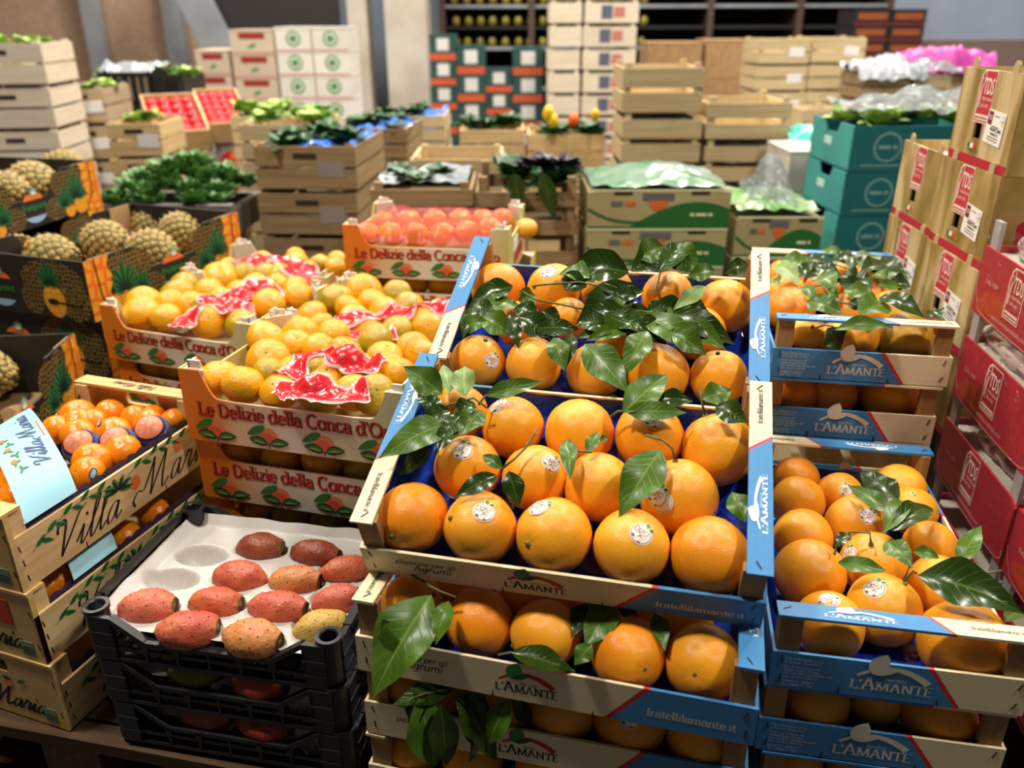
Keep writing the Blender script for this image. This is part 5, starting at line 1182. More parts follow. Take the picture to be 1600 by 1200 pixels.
def plate(outline=False):
    mb = MB(); a, b = (0, 1)
    mb.poly([(-.032,-.048),(.034,-.048),(.034,.05),(-.02,.05),(-.03,.04),(-.034,.02)], 0, 0); mb.poly([(-.0295,-.0455),(.0315,-.0455),(.0315,.0475),(-.018,.0475),(-.0275,.038),(-.0315,.02)], .0003, 1)
    strip(mb, smooth([(-.028,-.03),(-.026,.0),(-.031,.02),(-.024,.042),(-.014,.046),(-.013,.03),(-.02,.01),(-.019,-.02)], 5), lambda x, y: .0022, 0, .0006)
    strip(mb, smooth([(-.024,-.02),(-.022,.01),(-.026,.03),(-.019,.035)], 5), lambda x, y: .0018, 0, .0006)
    put_typed(mb, 'TDS', .042, .009, .008, mi=0, z=.0006, squeeze=.62, align='CENTER', bold=.0006) if False else None
    vs, fs = typed('TDS', .042, bold=.0006, align='CENTER', squeeze=.55); mb.add([(x+.0085, y+.006, .0006) for x, y, _ in vs], fs, 0)
    put_typed(mb, 'TREVISANA', .0085, -.012, -.006, mi=0, z=.0006); put_typed(mb, 'DEL SILE', .0085, -.012, -.018, mi=0, z=.0006)
    mb.poly([(-.027,-.043),(.029,-.043),(.029,-.032),(-.027,-.032)], .0005, 0); smallprint(mb, -.025, -.040, .052, .006, 1, .0008)
    return mb.mesh('brand_plate', [flat('plate_cream', 236, 222, 208), M_tplate if not outline else M_tred])
_plate, _plate_r = plate(), plate(True)
_t = MB(); _t.box(-.036, .036, -.03, .03, 0, .0006, 0); _t.box(-.033, -.015, .003, .027, .0006, .0008, 1); put_typed(_t, 'TDS', .012, -.031, .012, mi=0, z=.0011, squeeze=.7)
put_typed(_t, 'RADICCHIO', .0085, -.016, -.006, mi=2, z=.0009, bold=.0003); put_typed(_t, 'VARIEGATO', .006, -.012, -.0135, mi=2, z=.0009, bold=.0002); smallprint(_t, -.012, .001, .03, .003, 2, .0009)
for i, y in enumerate((-.019, -.024)): smallprint(_t, -.02, y, .045, .003, 2, .0009, i)
smallprint(_t, -.008, .02, .022, .003, 2, .0009); ellipse(_t, .027, .016, .006, .009, 0, 2, .0007); ellipse(_t, .027, .016, .005, .008, 0, 0, .0009); smallprint(_t, .0245, .014, .005, .004, 2, .0011)
_tlabel = _t.mesh('paper_label', [M_white, flat('label_maroon', 128, 34, 62), M_black])
_t = MB(); _t.box(0, .012, 0, .009, 0, .0005, 0); _t.box(.012, .024, 0, .009, 0, .0005, 1); _t.box(.024, .036, 0, .009, 0, .0005, 2); put_typed(_t, '100% PRODOTTO ITALIANO', .0045, -.004, -.006, mi=3, z=.0005); _tflag = _t.mesh('flag_mark', [flat('flag_green', 44, 112, 66), M_white, flat('flag_red', 226, 72, 48), M_black])
def radicchio_box(M, label, lab=True):
    c = thing('radicchio_box', M, label, 'cardboard box')
    f = inst('printed_face', _tface, c); X, Z = (1,0,0), (0,0,1)
    inst('brand_plate', _plate, f, frame((.118, 0, .128), X, Z, .0006))
    if lab: inst('paper_label', _tlabel, f, frame((.185, 0, .078), X, Z, .0012) @ Matrix.Rotation(R_(-4), 4, 'Z'))
    inst('flag_mark', _tflag, f, frame((.085, 0, .031), X, Z, .0006)); inst('red_base_band', _tlow, f)
    inst('side_wall', _tside2, c); s = inst('side_wall', _tside, c); inst('red_end_print', _tredend, s); inst('white_swoosh', _tswoosh, s, frame((TL, .04, .01), (0,1,0), Z, .0014)); inst('back_wall', _tback, c); inst('bottom', _tbot, c); inst('inner_tray', _ttray, c)
    for x in (.045, .215): inst('locking_tab', _ttab, c, Matrix.Translation((x, 0, TH)))
    return c
TD = V3((math.cos(R_(-94.8)), math.sin(R_(-94.8)), 0)); T2 = V3((.928, 1.809, -.449))
def tpose(i, k, dx=0): p = T2 - TD*(i*(TL+.004)) + V3((dx, 0, k*(TH+.001))); return pose(p.x, p.y, p.z, -94.8)
radicchio_box(tpose(0, 1, .004), 'tan radicchio box with white label, topmost of the near column')
radicchio_box(tpose(0, 0), 'tan radicchio box with white label, second from top of the near column')
radicchio_box(tpose(0, -1, -.003), 'tan radicchio box directly behind the leaf-heaped crate, third of the near column')
radicchio_box(tpose(1, 0, .006), 'tan radicchio box without label, top of the far column', False)
radicchio_box(tpose(1, -1, .002), 'tan radicchio box with white label, second of the far column')
for i in (0, 1): radicchio_box(tpose(i, -2), 'tan radicchio box lowest of the %s column' % ('near', 'far')[i], False)
RL, RW, RH, RS = .33, .3, .122, .175
_rface = MB().slab([(0,0),(RL,0),(RL,RH-.01),(RL-.02,RH),(.02,RH),(0,RH)], 0, .004).mesh('red_face', [M_tred])
_rtx = MB(); strip(_rtx, smooth([(.0,.05),(.02,.02),(.06,.004),(.3,.004),(.33,.03)], 6), lambda a, b: .0016, 0, .0004); put_typed(_rtx, 'www.latrevisanadelsile.com', .0125, .09, .012, mi=0, z=.0004); put_typed(_rtx, 'DAL 1998', .012, .035, .062, mi=0, z=.0004); ellipse(_rtx, .085, .034, .062, .022, 8, 1, .0001)
_rart = _rtx.mesh('face_print', [flat('pale_pink', 230, 170, 165), flat('rust_orange', 184, 60, 36)])
_rwall = MB().box(0, .004, .004, RW, 0, RH); _rwall.box(RL-.004, RL, .004, RW, 0, RH); _rwall.box(0, RL, RW-.004, RW, 0, RH); _rwall.box(.004, RL-.004, .004, RW-.004, 0, .004); _rwall = _rwall.mesh('walls', [M_tred])
_rfill = MB().box(.0045, RL-.0045, .0045, RW-.0045, RH-.03, RH-.012).mesh('packing_pad', [M_cardw])
_rpad = MB().box(.006, .034, .004, .012, .0, RS-.004).mesh('corner_pad', [mat('white_foam', S(176, 172, 170), rough=.35)])
M_wrap = film('clear_wrap', (.9, .9, .92), .10, .12, 1.0, 38, .012, tint=(.97,.97,.97), metal=1)
def wrapmesh():
    mb = MB()
    def fn(u, v):
        x = -.004+u*(RL+.008); z = v*(RS+.0); n = .003*mnoise.noise((x*30, z*30, 7)) + .002*abs(mnoise.noise((x*80, z*60, 3)))
        return (x, -.0075-n, z)
    mb.grid(fn, 40, 22)
    def fn2(u, v): x = -.004+u*(RL+.008); return (x, -.0075+v*.2, RS+.002*mnoise.noise((x*30, v*9, 3)))
    return mb.mesh('plastic_wrap', [M_wrap], True)
_rwrap = wrapmesh()
def red_box(M, label):
    c = thing('red_produce_box', M, label, 'cardboard box'); f = inst('red_face', _rface, c)
    inst('brand_plate', _plate_r, f, frame((.155, 0, .072), (1,0,0), (0,0,1), .0008) @ Matrix.Diagonal((.92,.92,1,1))); inst('face_print', _rart, f, frame((0,0,0), (1,0,0), (0,0,1), .0006))
    inst('walls', _rwall, c); inst('packing_pad', _rfill, c); inst('corner_pad', _rpad, c); inst('corner_pad', _rpad, c, Matrix.Translation((RL-.04, 0, 0))); inst('plastic_wrap', _rwrap, c, label='clear crinkled plastic wrap'); return c
M_rad = mat('radicchio_leaf', S(226, 214, 200), S(110, 30, 56), rough=.35, nscale=2.2, stretch=(2, 2, .5), lo=.45, hi=.6)
def radic_mesh(k):
    mb = MB(); mb.lathe([(.001,-1.0),(.16,-.9),(.3,-.4),(.34,.1),(.26,.6),(.1,.95),(.001,1.0)], 12)
    mb.v = [tuple(V3(p)*(1+.14*mnoise.noise(V3(p)*3+V3((k*4,0,0)))) ) for p in mb.v]; return mb.mesh('radicchio', [M_rad], True)
RAM = [radic_mesh(0), radic_mesh(1)]
RDD = V3((math.cos(R_(-97.5)), math.sin(R_(-97.5)), 0)); RD0 = V3((.872, 1.489, -.505))
random.seed(41)
def red_at(i, k, label):
    p = RD0 + RDD*(i*(RL+.012)) - V3((0, 0, RS*k)); M = pose(p.x, p.y, p.z, -97.5); red_box(M, label)
    for j in range(12):
        q = M @ V3((.09+.145*(j % 3)*.5+.03*random.random(), .045+.06*(j//3)+.01*random.random(), RH+.016)); d = M.to_3x3() @ V3((1, random.uniform(-.25,.25), random.uniform(-.15,.15)))
        o = inst('radicchio', RAM[j % 2], None, Matrix.Translation(q) @ align_z(d, random.random()*6) @ Matrix.Diagonal((.085,.085,.10,1))); tag(o, 'red and white radicchio head in the %s' % label.split(',')[0], 'radicchio', 'radicchio heads in red boxes')
red_at(0, 0, 'top red box wrapped in clear film, beside the tan boxes')
red_at(0, 1, 'second red box wrapped in clear film, beside the shaded orange crate')
red_at(0, 2, 'third red box wrapped in clear film, beside the open orange crate')
red_at(1, 2, 'near red box at the third level, past the film seam')
red_at(1, 1, 'near red box at the second level, past the film seam')
red_box(pose(RD0.x, RD0.y, RD0.z-3*RS, -97.5), 'lowest red box under the stack beside the open crate')
red_box(pose(*(RD0+RDD*(RL+.012)-V3((0,0,3*RS))), -97.5), 'lowest near red box past the film seam')
# ------------------------------------------------------------------ pallets and ground
M_pal = wood('pallet_wood', S(88, 64, 38), S(58, 40, 22), 'x', .15); M_paly = wood('pallet_wood_y', S(78, 56, 34), S(52, 36, 20), 'y', .15)
def pallet(x, y, top, L, W, yaw, label, n=7, h=None):
    """top = height of the deck over the floor"""
    M = Matrix.Translation((x, y, top-(h or top))) @ Matrix.Rotation(R_(yaw), 4, 'Z'); h = h or top
    c = thing('wooden_pallet', M, label, 'pallet'); bw = (W/n)*.86
    for i in range(n): MB().box(0, L, 0, bw, h-.022, h).part('deck_plank', [M_pal], c, M=Matrix.Translation((random.uniform(-.008,.008), W/n*i, 0)))
    for i in range(3):
        xx = (L-.1)*i/2
        MB().box(xx, xx+.1, 0, W*.98, h-.042, h-.0225).part('stringer_board', [M_paly], c)
        for j in range(3): MB().box(xx, xx+.1, (W*.98-.12)*j/2, (W*.98-.12)*j/2+.12, .02, h-.0425).part('block', [M_paly], c)
        MB().box(xx, xx+.1, 0, W*.98, 0, .02).part('base_board', [M_paly], c)
    return c
def stack_pallets(x, y, top, L, W, yaw, label):
    pallet(x, y, top/2, L, W, yaw, 'lower wooden pallet '+label); pallet(x, y, top, L, W, yaw, 'upper wooden pallet '+label, h=top/2)
zt = lambda z: z+CAMH
stack_pallets(-1.12, 1.035, zt(-1.012), .88, .30, -12, 'under the prickly pear and clementine crates')
stack_pallets(-.2, .845, zt(-1.0165), .46, .66, -14.7, 'under the sloping orange trays')

def under(M, L, W, z, label, i=.035):
    """pair of pallets under a stack whose lowest crate stands at camera-relative height z"""
    t = M @ V3((i, .035, 0)); yaw = math.degrees(M.to_euler().z); stack_pallets(t.x, t.y, zt(z)-.002, L-.035-i, W-.07, yaw, label)
under(M_M1, ML, MW, -.673-2*MS, 'under the front mandarin trays'); under(M_M6, ML, MW, -.69-2*MS, 'under the middle mandarin trays'); under(M_M4, ML, MW, -.737-2*MS, 'under the mandarin trays beside the pineapples')
under(M_M8, ML, MW, -.745-2*MS, 'under the rearmost mandarin trays'); under(pose(-.40, 2.055, 0, -10), ML, MW, -.603-3*MS, 'under the netting-covered trays')
under(pose(-1.02, 1.94, 0, 70.6), PL, PW, -.685-.31, 'under the pineapple boxes beside the mandarins'); under(pose(-1.516, 2.224, 0, 77.7), PL, PW, -.579-.465, 'under the pineapple boxes before the chard'); under(pose(-.99, 1.262, 0, 95), PL, PW, -.838-.155, 'under the pineapple boxes beside the clementines', .11)
under(rpose(.768, 1.341, 0, -9.8), CL, CW, -.602-3*SPC-.004, 'under the leaf-heaped crate stack'); under(rpose(.638, .768, 0, -10), CL, CW, -.7915-2*SPC-.004, 'under the open orange crate stack')
for i in (0, 1): under(tpose(i, -2), TL, TW, T2.z-2*(TH+.001), 'under the %s radicchio column' % ('near', 'far')[i])
under(pose(RD0.x, RD0.y, 0, -97.5), RL, RW, RD0.z-3*RS, 'under the red boxes'); _q = RD0+RDD*(RL+.012); under(pose(_q.x, _q.y, 0, -97.5), RL, RW, RD0.z-3*RS, 'under the near red boxes')
# ------------------------------------------------------------------ room shell
M_floor = mat('concrete_floor', S(52, 50, 48), S(38, 36, 35), rough=.7, nscale=2)
struct(MB().box(-7, 7, -3, 12, -.1, 0).part('floor', [M_floor]))
M_blueg = mat('grey_blue_wall', S(158, 168, 186), S(144, 156, 174), rough=.8, nscale=1)
M_wallbrown = None
def brick_mat():
    m = bpy.data.materials.new('brown_brick_wall'); m.use_nodes = True; nt = m.node_tree; P = nt.nodes['Principled BSDF']; L = nt.links.new; P.inputs['Roughness'].default_value = .85
    tc = nd(nt, 'ShaderNodeTexCoord'); mp = nd(nt, 'ShaderNodeMapping'); mp.inputs['Rotation'].default_value = (R_(90), 0, 0); L(tc.outputs['Object'], mp.inputs['Vector'])
    b = nd(nt, 'ShaderNodeTexBrick'); b.inputs['Scale'].default_value = 9; b.inputs['Color1'].default_value = rgb(S(172, 146, 122)); b.inputs['Color2'].default_value = rgb(S(158, 130, 106)); b.inputs['Mortar'].default_value = rgb(S(138, 116, 96)); b.inputs['Mortar Size'].default_value = .03
    L(mp.outputs[0], b.inputs['Vector']); L(b.outputs['Color'], P.inputs['Base Color']); return m
M_brick = brick_mat()
struct(MB().box(-7, -2.6, 9.2, 9.4, 0, 5).part('wall_back_left', [M_brick]))
struct(MB().box(-2.6, 7, 11.8, 12, 0, 5).part('wall_back', [M_blueg]))
struct(MB().box(-7.1, -7, -3, 12, 0, 5).part('wall_left', [M_brick])); struct(MB().box(7, 7.1, -3, 12, 0, 5).part('wall_right', [M_blueg])); struct(MB().box(-7, 7, -3.1, -3, 0, 5).part('wall_front', [mat('dim_wall', S(70, 70, 74), rough=.8)]))
struct(MB().box(-7, 7, -3, 12, 5, 5.1).part('ceiling', [mat('ceiling_panel', S(78, 78, 80), rough=.8)]))
M_steel = mat('grey_steel', S(150, 154, 160), S(130, 134, 142), rough=.5, metal=.2, nscale=3)
M_conc = mat('concrete_column', S(196, 188, 174), S(176, 166, 150), rough=.8, nscale=3)
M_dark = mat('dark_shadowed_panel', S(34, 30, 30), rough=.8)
def column(u0, u1, Y, m, label, dep=.35, name='column'):
    a, b = at_y(u0, 80, Y), at_y(u1, 80, Y); o = MB().box(0, b.x-a.x, 0, dep, 0, 4.99).part(name, [m], None, M=Matrix.Translation((a.x, Y, 0))); tag(o, label, 'column'); return o
column(547, 577, 9.0, M_conc, 'narrow pale concrete column beside the dark gap', .3); column(604, 668, 8.8, M_conc, 'wide pale concrete column beside the green crates', .5)
column(138, 163, 9.0, M_steel, 'grey steel post against the brown brick wall', .12, 'steel_post'); column(262, 290, 9.0, M_steel, 'grey steel post beside the dark van', .12, 'steel_post')
mb = MB(); a, b = at_y(300, 0, 8.6), at_y(345, 100, 8.6); o = MB().bar((a.x-.35, 8.6, 2.4), (a.x+.3, 8.6, .8), .3, .08, up=(0,1,0)).part('leaning_panel', [M_steel]); tag(o, 'grey panel leaning beside the steel post', 'panel')
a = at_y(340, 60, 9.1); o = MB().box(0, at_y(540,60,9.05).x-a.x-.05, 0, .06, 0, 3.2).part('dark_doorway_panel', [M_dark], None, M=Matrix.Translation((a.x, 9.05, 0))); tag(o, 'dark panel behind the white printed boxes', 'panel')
# ------------------------------------------------------------------ background crates: every slat a part
def wset(k, a, b): return (wood('slat_%s_x' % k, a, b, 'x', .07), wood('slat_%s_y' % k, a, b, 'y', .07), wood('slat_%s_z' % k, a, b, 'z', .07))
WN = wset('natural', S(210, 190, 150), S(184, 160, 118)); WB = wset('brown', S(158, 134, 98), S(128, 104, 72)); WP = wset('pale', S(226, 214, 194), S(206, 190, 166)); WG = wset('greyed', S(190, 168, 140), S(164, 142, 114)); WY = wset('yellowish', S(216, 190, 142), S(190, 158, 108))
M_lab = flat('paper_tag', 226, 224, 222); M_slot = flat('slot', 58, 46, 34); M_tagg = flat('grey_tag', 146, 136, 128)
_sc = {}
def slat_proto(L, W, H, ws, nb=2, slot=False, label_=None, gap=.12):
    """returns a function adding the parts of one slatted crate to a thing"""
    k = (round(L,3), round(W,3), round(H,3), ws[0].name, nb, slot, label_, gap)
    if k not in _sc:
        bh = (H*.96)/nb*(1-gap)
        d = dict(fs=MB().box(0, L, 0, .010, 0, bh).mesh('slat', [ws[0]]), es=MB().box(0, .012, .011, W-.011, 0, bh).mesh('end_slat', [ws[1]]), po=MB().box(0, .028, 0, .028, 0, H*.98).mesh('corner_post', [ws[2]]), bt=MB().box(.013, L-.013, .011, W-.011, 0, .008).mesh('bottom', [ws[0]]))
        if slot: d['sl'] = MB().box(-.045, .045, -.0012, 0, -.011, .011).mesh('hand_slot', [M_slot])
        if label_: d['lb'] = MB().box(-.05, .05, -.0018, 0, -.03, .03).mesh('paper_tag', [label_])
        _sc[k] = (d, bh)
    d, bh = _sc[k]
    def build(c, lx=None):
        inst('bottom', d['bt'], c)
        for i in range(nb):
            z = H*.96/nb*i+.004
            inst('slat', d['fs'], c, Matrix.Translation((0, 0, z))); inst('slat', d['fs'], c, Matrix.Translation((0, W-.010, z)))
            inst('end_slat', d['es'], c, Matrix.Translation((0, 0, z))); inst('end_slat', d['es'], c, Matrix.Translation((L-.012, 0, z)))
        for x, y in ((.0125,.0105),(L-.0405,.0105),(.0125,W-.0385),(L-.0405,W-.0385)): inst('corner_post', d['po'], c, Matrix.Translation((x, y, 0)))
        if slot: inst('hand_slot', d['sl'], c, Matrix.Translation((L/2, 0, H*.72)))
        if label_: inst('paper_tag', d['lb'], c, Matrix.Translation((lx if lx is not None else L*.75, 0, H*.45)) @ Matrix.Rotation(R_(random.uniform(-6,6)), 4, 'Y'))
    return build
def crate_column(u0, u1, vtop, Y, H, W, ws, what, where, yaw=0, nb=2, slot=False, lab=None, nmax=99, cat='crate', name='slatted_crate', group=None, gap=.12):
    """column of crates standing on the floor: front-top edge between two photo pixels at forward distance Y"""
    a, b = at_y(u0, vtop, Y), at_y(u1, vtop, Y); L = (b-a).length; n = max(1, round(a.z/H)); H = a.z/n; out = []
    bld = slat_proto(L, W, H-.002, ws, nb, slot, lab, gap)
    for k in range(n):
        if k >= nmax: break
        M = Matrix.Translation((a.x+random.uniform(-.006,.006), Y+random.uniform(0,.012), a.z-H*(k+1))) @ Matrix.Rotation(R_(yaw), 4, 'Z')
        pos = 'topmost' if k == 0 else ('second' if k == 1 else 'lower')
        c = thing(name, M, '%s, %s one %s' % (what, pos, where), cat, ('crates '+where) if k > 1 else None); bld(c); out.append((c, L, W, H))
    return out
M_lett = mat('lettuce_leaf', S(150, 186, 84), S(104, 152, 54), rough=.5, nscale=4, c3=S(186, 206, 120)); M_dkleaf = mat('dark_green_leaf', S(52, 96, 48), S(34, 72, 36), rough=.4, nscale=5); M_chard = mat('chard_leaf', S(70, 120, 54), S(44, 92, 40), rough=.35, nscale=9, c3=S(120, 160, 96)); M_celery = mat('pale_stalk', S(160, 190, 130), rough=.5)
M_clear = film('clear_bag', (.5, .54, .58), .3, .15, .8, 18, .02); M_bluebag = mat('blue_liner_film', S(52, 96, 190), S(80, 130, 210), rough=.25, nscale=6)
def clump(name, m, n, ln, w, spread=1.0, seed=0, up=.5):
    """head of leaves: n curved leaves radiating from a centre, joined (too small to pick apart)"""
    rnd = random.Random(seed); mb = MB()
    for i in range(n):
        a = rnd.random()*2*math.pi; e = up+rnd.uniform(-.3,.5); d = V3((math.cos(a), math.sin(a), e)).normalized(); c = d.cross(V3((0,0,1))).normalized(); nn = c.cross(d); l = ln*rnd.uniform(.7,1.2); vs = []
        for j in range(5):
            t = j/4; ww = w*math.sin(math.pi*(.12+.83*t))*.5; ctr = d*l*t*spread - nn*(-.25*l*t*t) + V3((0,0,-.35*l*t*t))
            for s in (-1, 0, 1): vs.append(ctr + c*s*ww + nn*(.25*ww*abs(s)+rnd.uniform(-.1,.1)*ww))
        mb.add(vs, [(3*j+i2, 3*j+i2+1, 3*j+4+i2, 3*j+3+i2) for j in range(4) for i2 in (0, 1)])
    me = mb.mesh(name, [m], True); return me
CLUMP = dict(lettuce=[clump('lettuce', M_lett, 34, .11, .085, 1, k) for k in range(2)], greens=[clump('leafy_bunch', M_dkleaf, 34, .12, .06, 1, 5+k) for k in range(2)], chard=[clump('chard_bunch', M_chard, 40, .15, .05, 1, 9+k, .8) for k in range(3)])
def heap(kind, M, L, W, n, z, s, what, cat, group, name):
    for i in range(n):
        p = M @ V3((L*(.1+.8*random.random()), W*(.12+.76*random.random()), z+.03*random.random()))
        o = inst(name, random.choice(CLUMP[kind]), None, Matrix.Translation(p) @ Matrix.Rotation(random.random()*6, 4, 'Z') @ Matrix.Diagonal((s,s,s,1))); tag(o, what, cat, group)
def fill_top(lst, kind, n, s, what, cat, group, name):
    c, L, W, H = lst[0]; heap(kind, c.matrix_world, L, W, n, H*.75, s, what, cat, group, name)
def sheet(M, x0, x1, y0, y1, z, amp, m, label, cat='plastic sheet', name='plastic_sheet', seed=0, front=0.0, dome=.0):
    mb = MB()
    def fn(u, v):
        x = x0+(x1-x0)*u; y = y0+(y1-y0)*v; zz = z+amp*mnoise.noise((x*11+seed, y*11, seed))+amp*.6*mnoise.noise((x*29, y*29, seed+4))+dome*math.sin(math.pi*u)*math.sin(math.pi*v)
        if front and v < .15: zz -= front*(1-v/.15)
        return (x, y, zz)
    mb.grid(fn, 26, 20); o = mb.part(name, [m], None, True, M); return tag(o, label, cat)
random.seed(77)
# left side
w1 = crate_column(-85, 52, 62, 4.2, .2, .4, WP, 'white-washed wooden produce crate', 'against the brick wall', 6, 2, True, None)
fill_top(w1, 'lettuce', 5, .9, 'pale lettuce in the white-washed crate', 'lettuce', 'lettuces in white-washed crate', 'lettuce')
w2 = crate_column(80, 158, 135, 4.75, .19, .4, WG, 'greyish wooden crate with paper tag', 'beside the white-washed crates', 4, 2, True, M_lab)
fill_top(w2, 'lettuce', 3, .8, 'lettuce head in the greyish crate', 'lettuce', 'lettuces in greyish crate', 'lettuce')
w3 = crate_column(160, 243, 190, 4.2, .16, .35, WY, 'yellowish wooden crate', 'beside the tilted tomato boxes', 2, 2, True, M_lab)
fill_top(w3, 'lettuce', 3, .8, 'lettuce head in the yellowish crate', 'lettuce', 'lettuces in yellowish crate', 'lettuce')
def plain_crate(M, L, W, H, m, label, cat='crate', name='plastic_crate', nw=6):
    c = thing(name, M, label, cat); MB().box(0, L, 0, W, 0, .01).part('base', [m], c)
    for y in (0, W-.012): 
        MB().box(0, L, y, y+.012, H-.03, H).part('rim', [m], c); MB().box(0, L, y, y+.012, .01, .04).part('lower_band', [m], c)
        q = MB()
        for i in range(nw+1): x = (L-.02)*i/nw; q.box(x, x+.02, y, y+.012, .04, H-.03)
        q.part('ribs', [m], c)
    for x in (0, L-.012): MB().box(x, x+.012, .0125, W-.0125, .01, H).part('end_wall', [m], c)
    return c
for u0, u1, vt, Y, lb in ((150, 232, 112, 5.6, 'left'), (236, 285, 116, 5.6, 'right')):
    a, b = at_y(u0, vt, Y), at_y(u1, vt, Y); L = b.x-a.x; n = 4; H = a.z/n
    for k in range(n):
        c = plain_crate(Matrix.Translation((a.x, Y, a.z-H*(k+1))), L, .4, H-.004, M_blk, 'black ribbed plastic crate of lettuce, %s in the %s pile below the brick wall' % (('topmost','second','third','lowest')[k], 'wide' if lb == 'left' else 'narrow'))
        if k == 0: heap('lettuce', c.matrix_world, L, .4, 7 if lb == 'left' else 4, H*.8, 1.0, 'lettuce head heaped in the black crate', 'lettuce', 'lettuces in black crates', 'lettuce')
M_white_bag = mat('white_bag', S(158, 163, 168), S(128, 134, 142), rough=.35, nscale=5)
a = at_y(152, 112, 5.6); sheet(Matrix.Translation((a.x, 5.6, a.z)), 0, .34, .0, .36, .03, .04, M_white_bag, 'white plastic sheet over the black lettuce crate', front=.05)
# tilted boxes of red tomatoes on stacked cartons
M_tom = mat('tomato_skin', S(206, 34, 38), S(186, 24, 32), rough=.2, var=.1); TOM = fruit_mesh('tomato', M_tom, .85, 3, .08, .03, 12, 8)
M_grbox = mat('grey_print_carton', S(166, 158, 150), S(140, 130, 124), rough=.7, nscale=3); M_redprint = flat('tomato_print', 186, 40, 36)
def open_box(M, L, W, H, m, label, name='carton', inner=None):
    c = thing(name, M, label, 'cardboard box'); MB().box(0, L, 0, W, 0, .008).part('bottom', [m], c); MB().box(0, L, 0, .008, .008, H).part('front_wall', [m], c); MB().box(0, L, W-.008, W, .008, H).part('back_wall', [m], c)
    for x in (0, L-.008): MB().box(x, x+.008, .0085, W-.0085, .008, H).part('side_wall', [inner or m], c)
    return c
for i, (u, v, L) in enumerate(((243, 240, .30), (326, 224, .26))):
    p = at_y(u, v, 4.75+.45*i); M = Matrix.Translation(p) @ Matrix.Rotation(R_(28), 4, 'Z') @ Matrix.Rotation(R_(24), 4, 'X')
    open_box(M, L, .42, .13, WY[0], 'tilted pale wooden box of tomatoes, %s' % ('nearer the chard' if i == 0 else 'beside the white boxes'), 'tilted_box', WY[1])
    for r in range(5):
        for q in range(4): tag(inst('tomato', TOM, None, Matrix.Translation(M @ V3((.05+(L-.1)*q/3, .06+.075*r, .10))) @ Matrix.Diagonal((.042,.042,.042,1))), 'red tomato in the tilted box %s' % ('nearer the chard' if i == 0 else 'beside the white boxes'), 'tomato', 'tomatoes in tilted boxes')
    nn = max(1, int((p.z-.004)/.2)); hh = (p.z-.004)/nn
    for k in range(nn):
        z0 = p.z-.004-hh*(k+1); cx = Matrix.Translation((p.x+.02, p.y+.05, z0)) @ Matrix.Rotation(R_(20), 4, 'Z')
        c = open_box(cx, L*.95, .34, hh-.003, M_grbox, 'grey carton with red tomato print, %s below the tilted box %s' % (('first','second','third','fourth')[k], 'nearer the chard' if i == 0 else 'beside the white boxes'))
        t = MB(); ellipse(t, L*.3, .1, .05, .05, 0, 0); ellipse(t, L*.65, .09, .05, .045, 0, 0); ellipse(t, L*.45, .13, .04, .02, 30, 1, .0005); t.part('tomato_print', [M_redprint, M_orangeink], [x for x in c.children if x.name.startswith('front')][0], M=frame((0,0,0), (1,0,0), (0,0,1), .001))
# chard in a wide shallow tray
p = at_y(150, 322, 3.05); p2 = at_y(352, 330, 3.05); L = p2.x-p.x; Mch = Matrix.Translation((p.x, 3.05, p.z-.12)) @ Matrix.Rotation(R_(-2), 4, 'Z')
M_greyrim = mat('grey_tray', S(110, 106, 100), S(90, 88, 84), rough=.5, nscale=4)
c = thing('chard_tray', Mch, 'wide grey-rimmed tray heaped with green chard', 'tray'); MB().box(0, L, 0, .38, 0, .01).part('bottom', [M_greyrim], c)
MB().slab([(0,.0),(L,0),(L+.03,.12),(-.03,.12)], 0, .012).part('front_wall', [M_card], c); MB().box(-.04, L+.04, -.03, .012, .112, .13).part('front_rim', [M_greyrim], c); MB().box(-.04, L+.02, .368, .40, .0, .1).part('back_wall', [M_greyrim], c)
for x in (-.04, L-.01): MB().box(x, x+.03, .0125, .3675, .0, .1).part('side_rim', [M_greyrim], c)
for i in range(60):
    q = Mch @ V3((L*(.02+.96*random.random()), .02+.33*random.random(), .10)); q.z += .13*(1-abs((q.x-(Mch @ V3((L/2,.25,0))).x)/(L*.62)))*((Mch.inverted() @ q).y/.25 if (Mch.inverted() @ q).y < .25 else 1)
    tag(inst('chard_bunch', random.choice(CLUMP['chard']), None, Matrix.Translation(q) @ Matrix.Rotation(random.random()*6, 4, 'Z') @ Matrix.Diagonal((.62,.62,.62,1))), 'bunch of dark green chard heaped in the grey tray', 'chard', 'chard bunches in the grey tray')
k = zt(-.70); crate_column(170, 345, 372, 3.1, .18, .4, WB, 'brown wooden crate', 'supporting the chard tray', 0, 2)
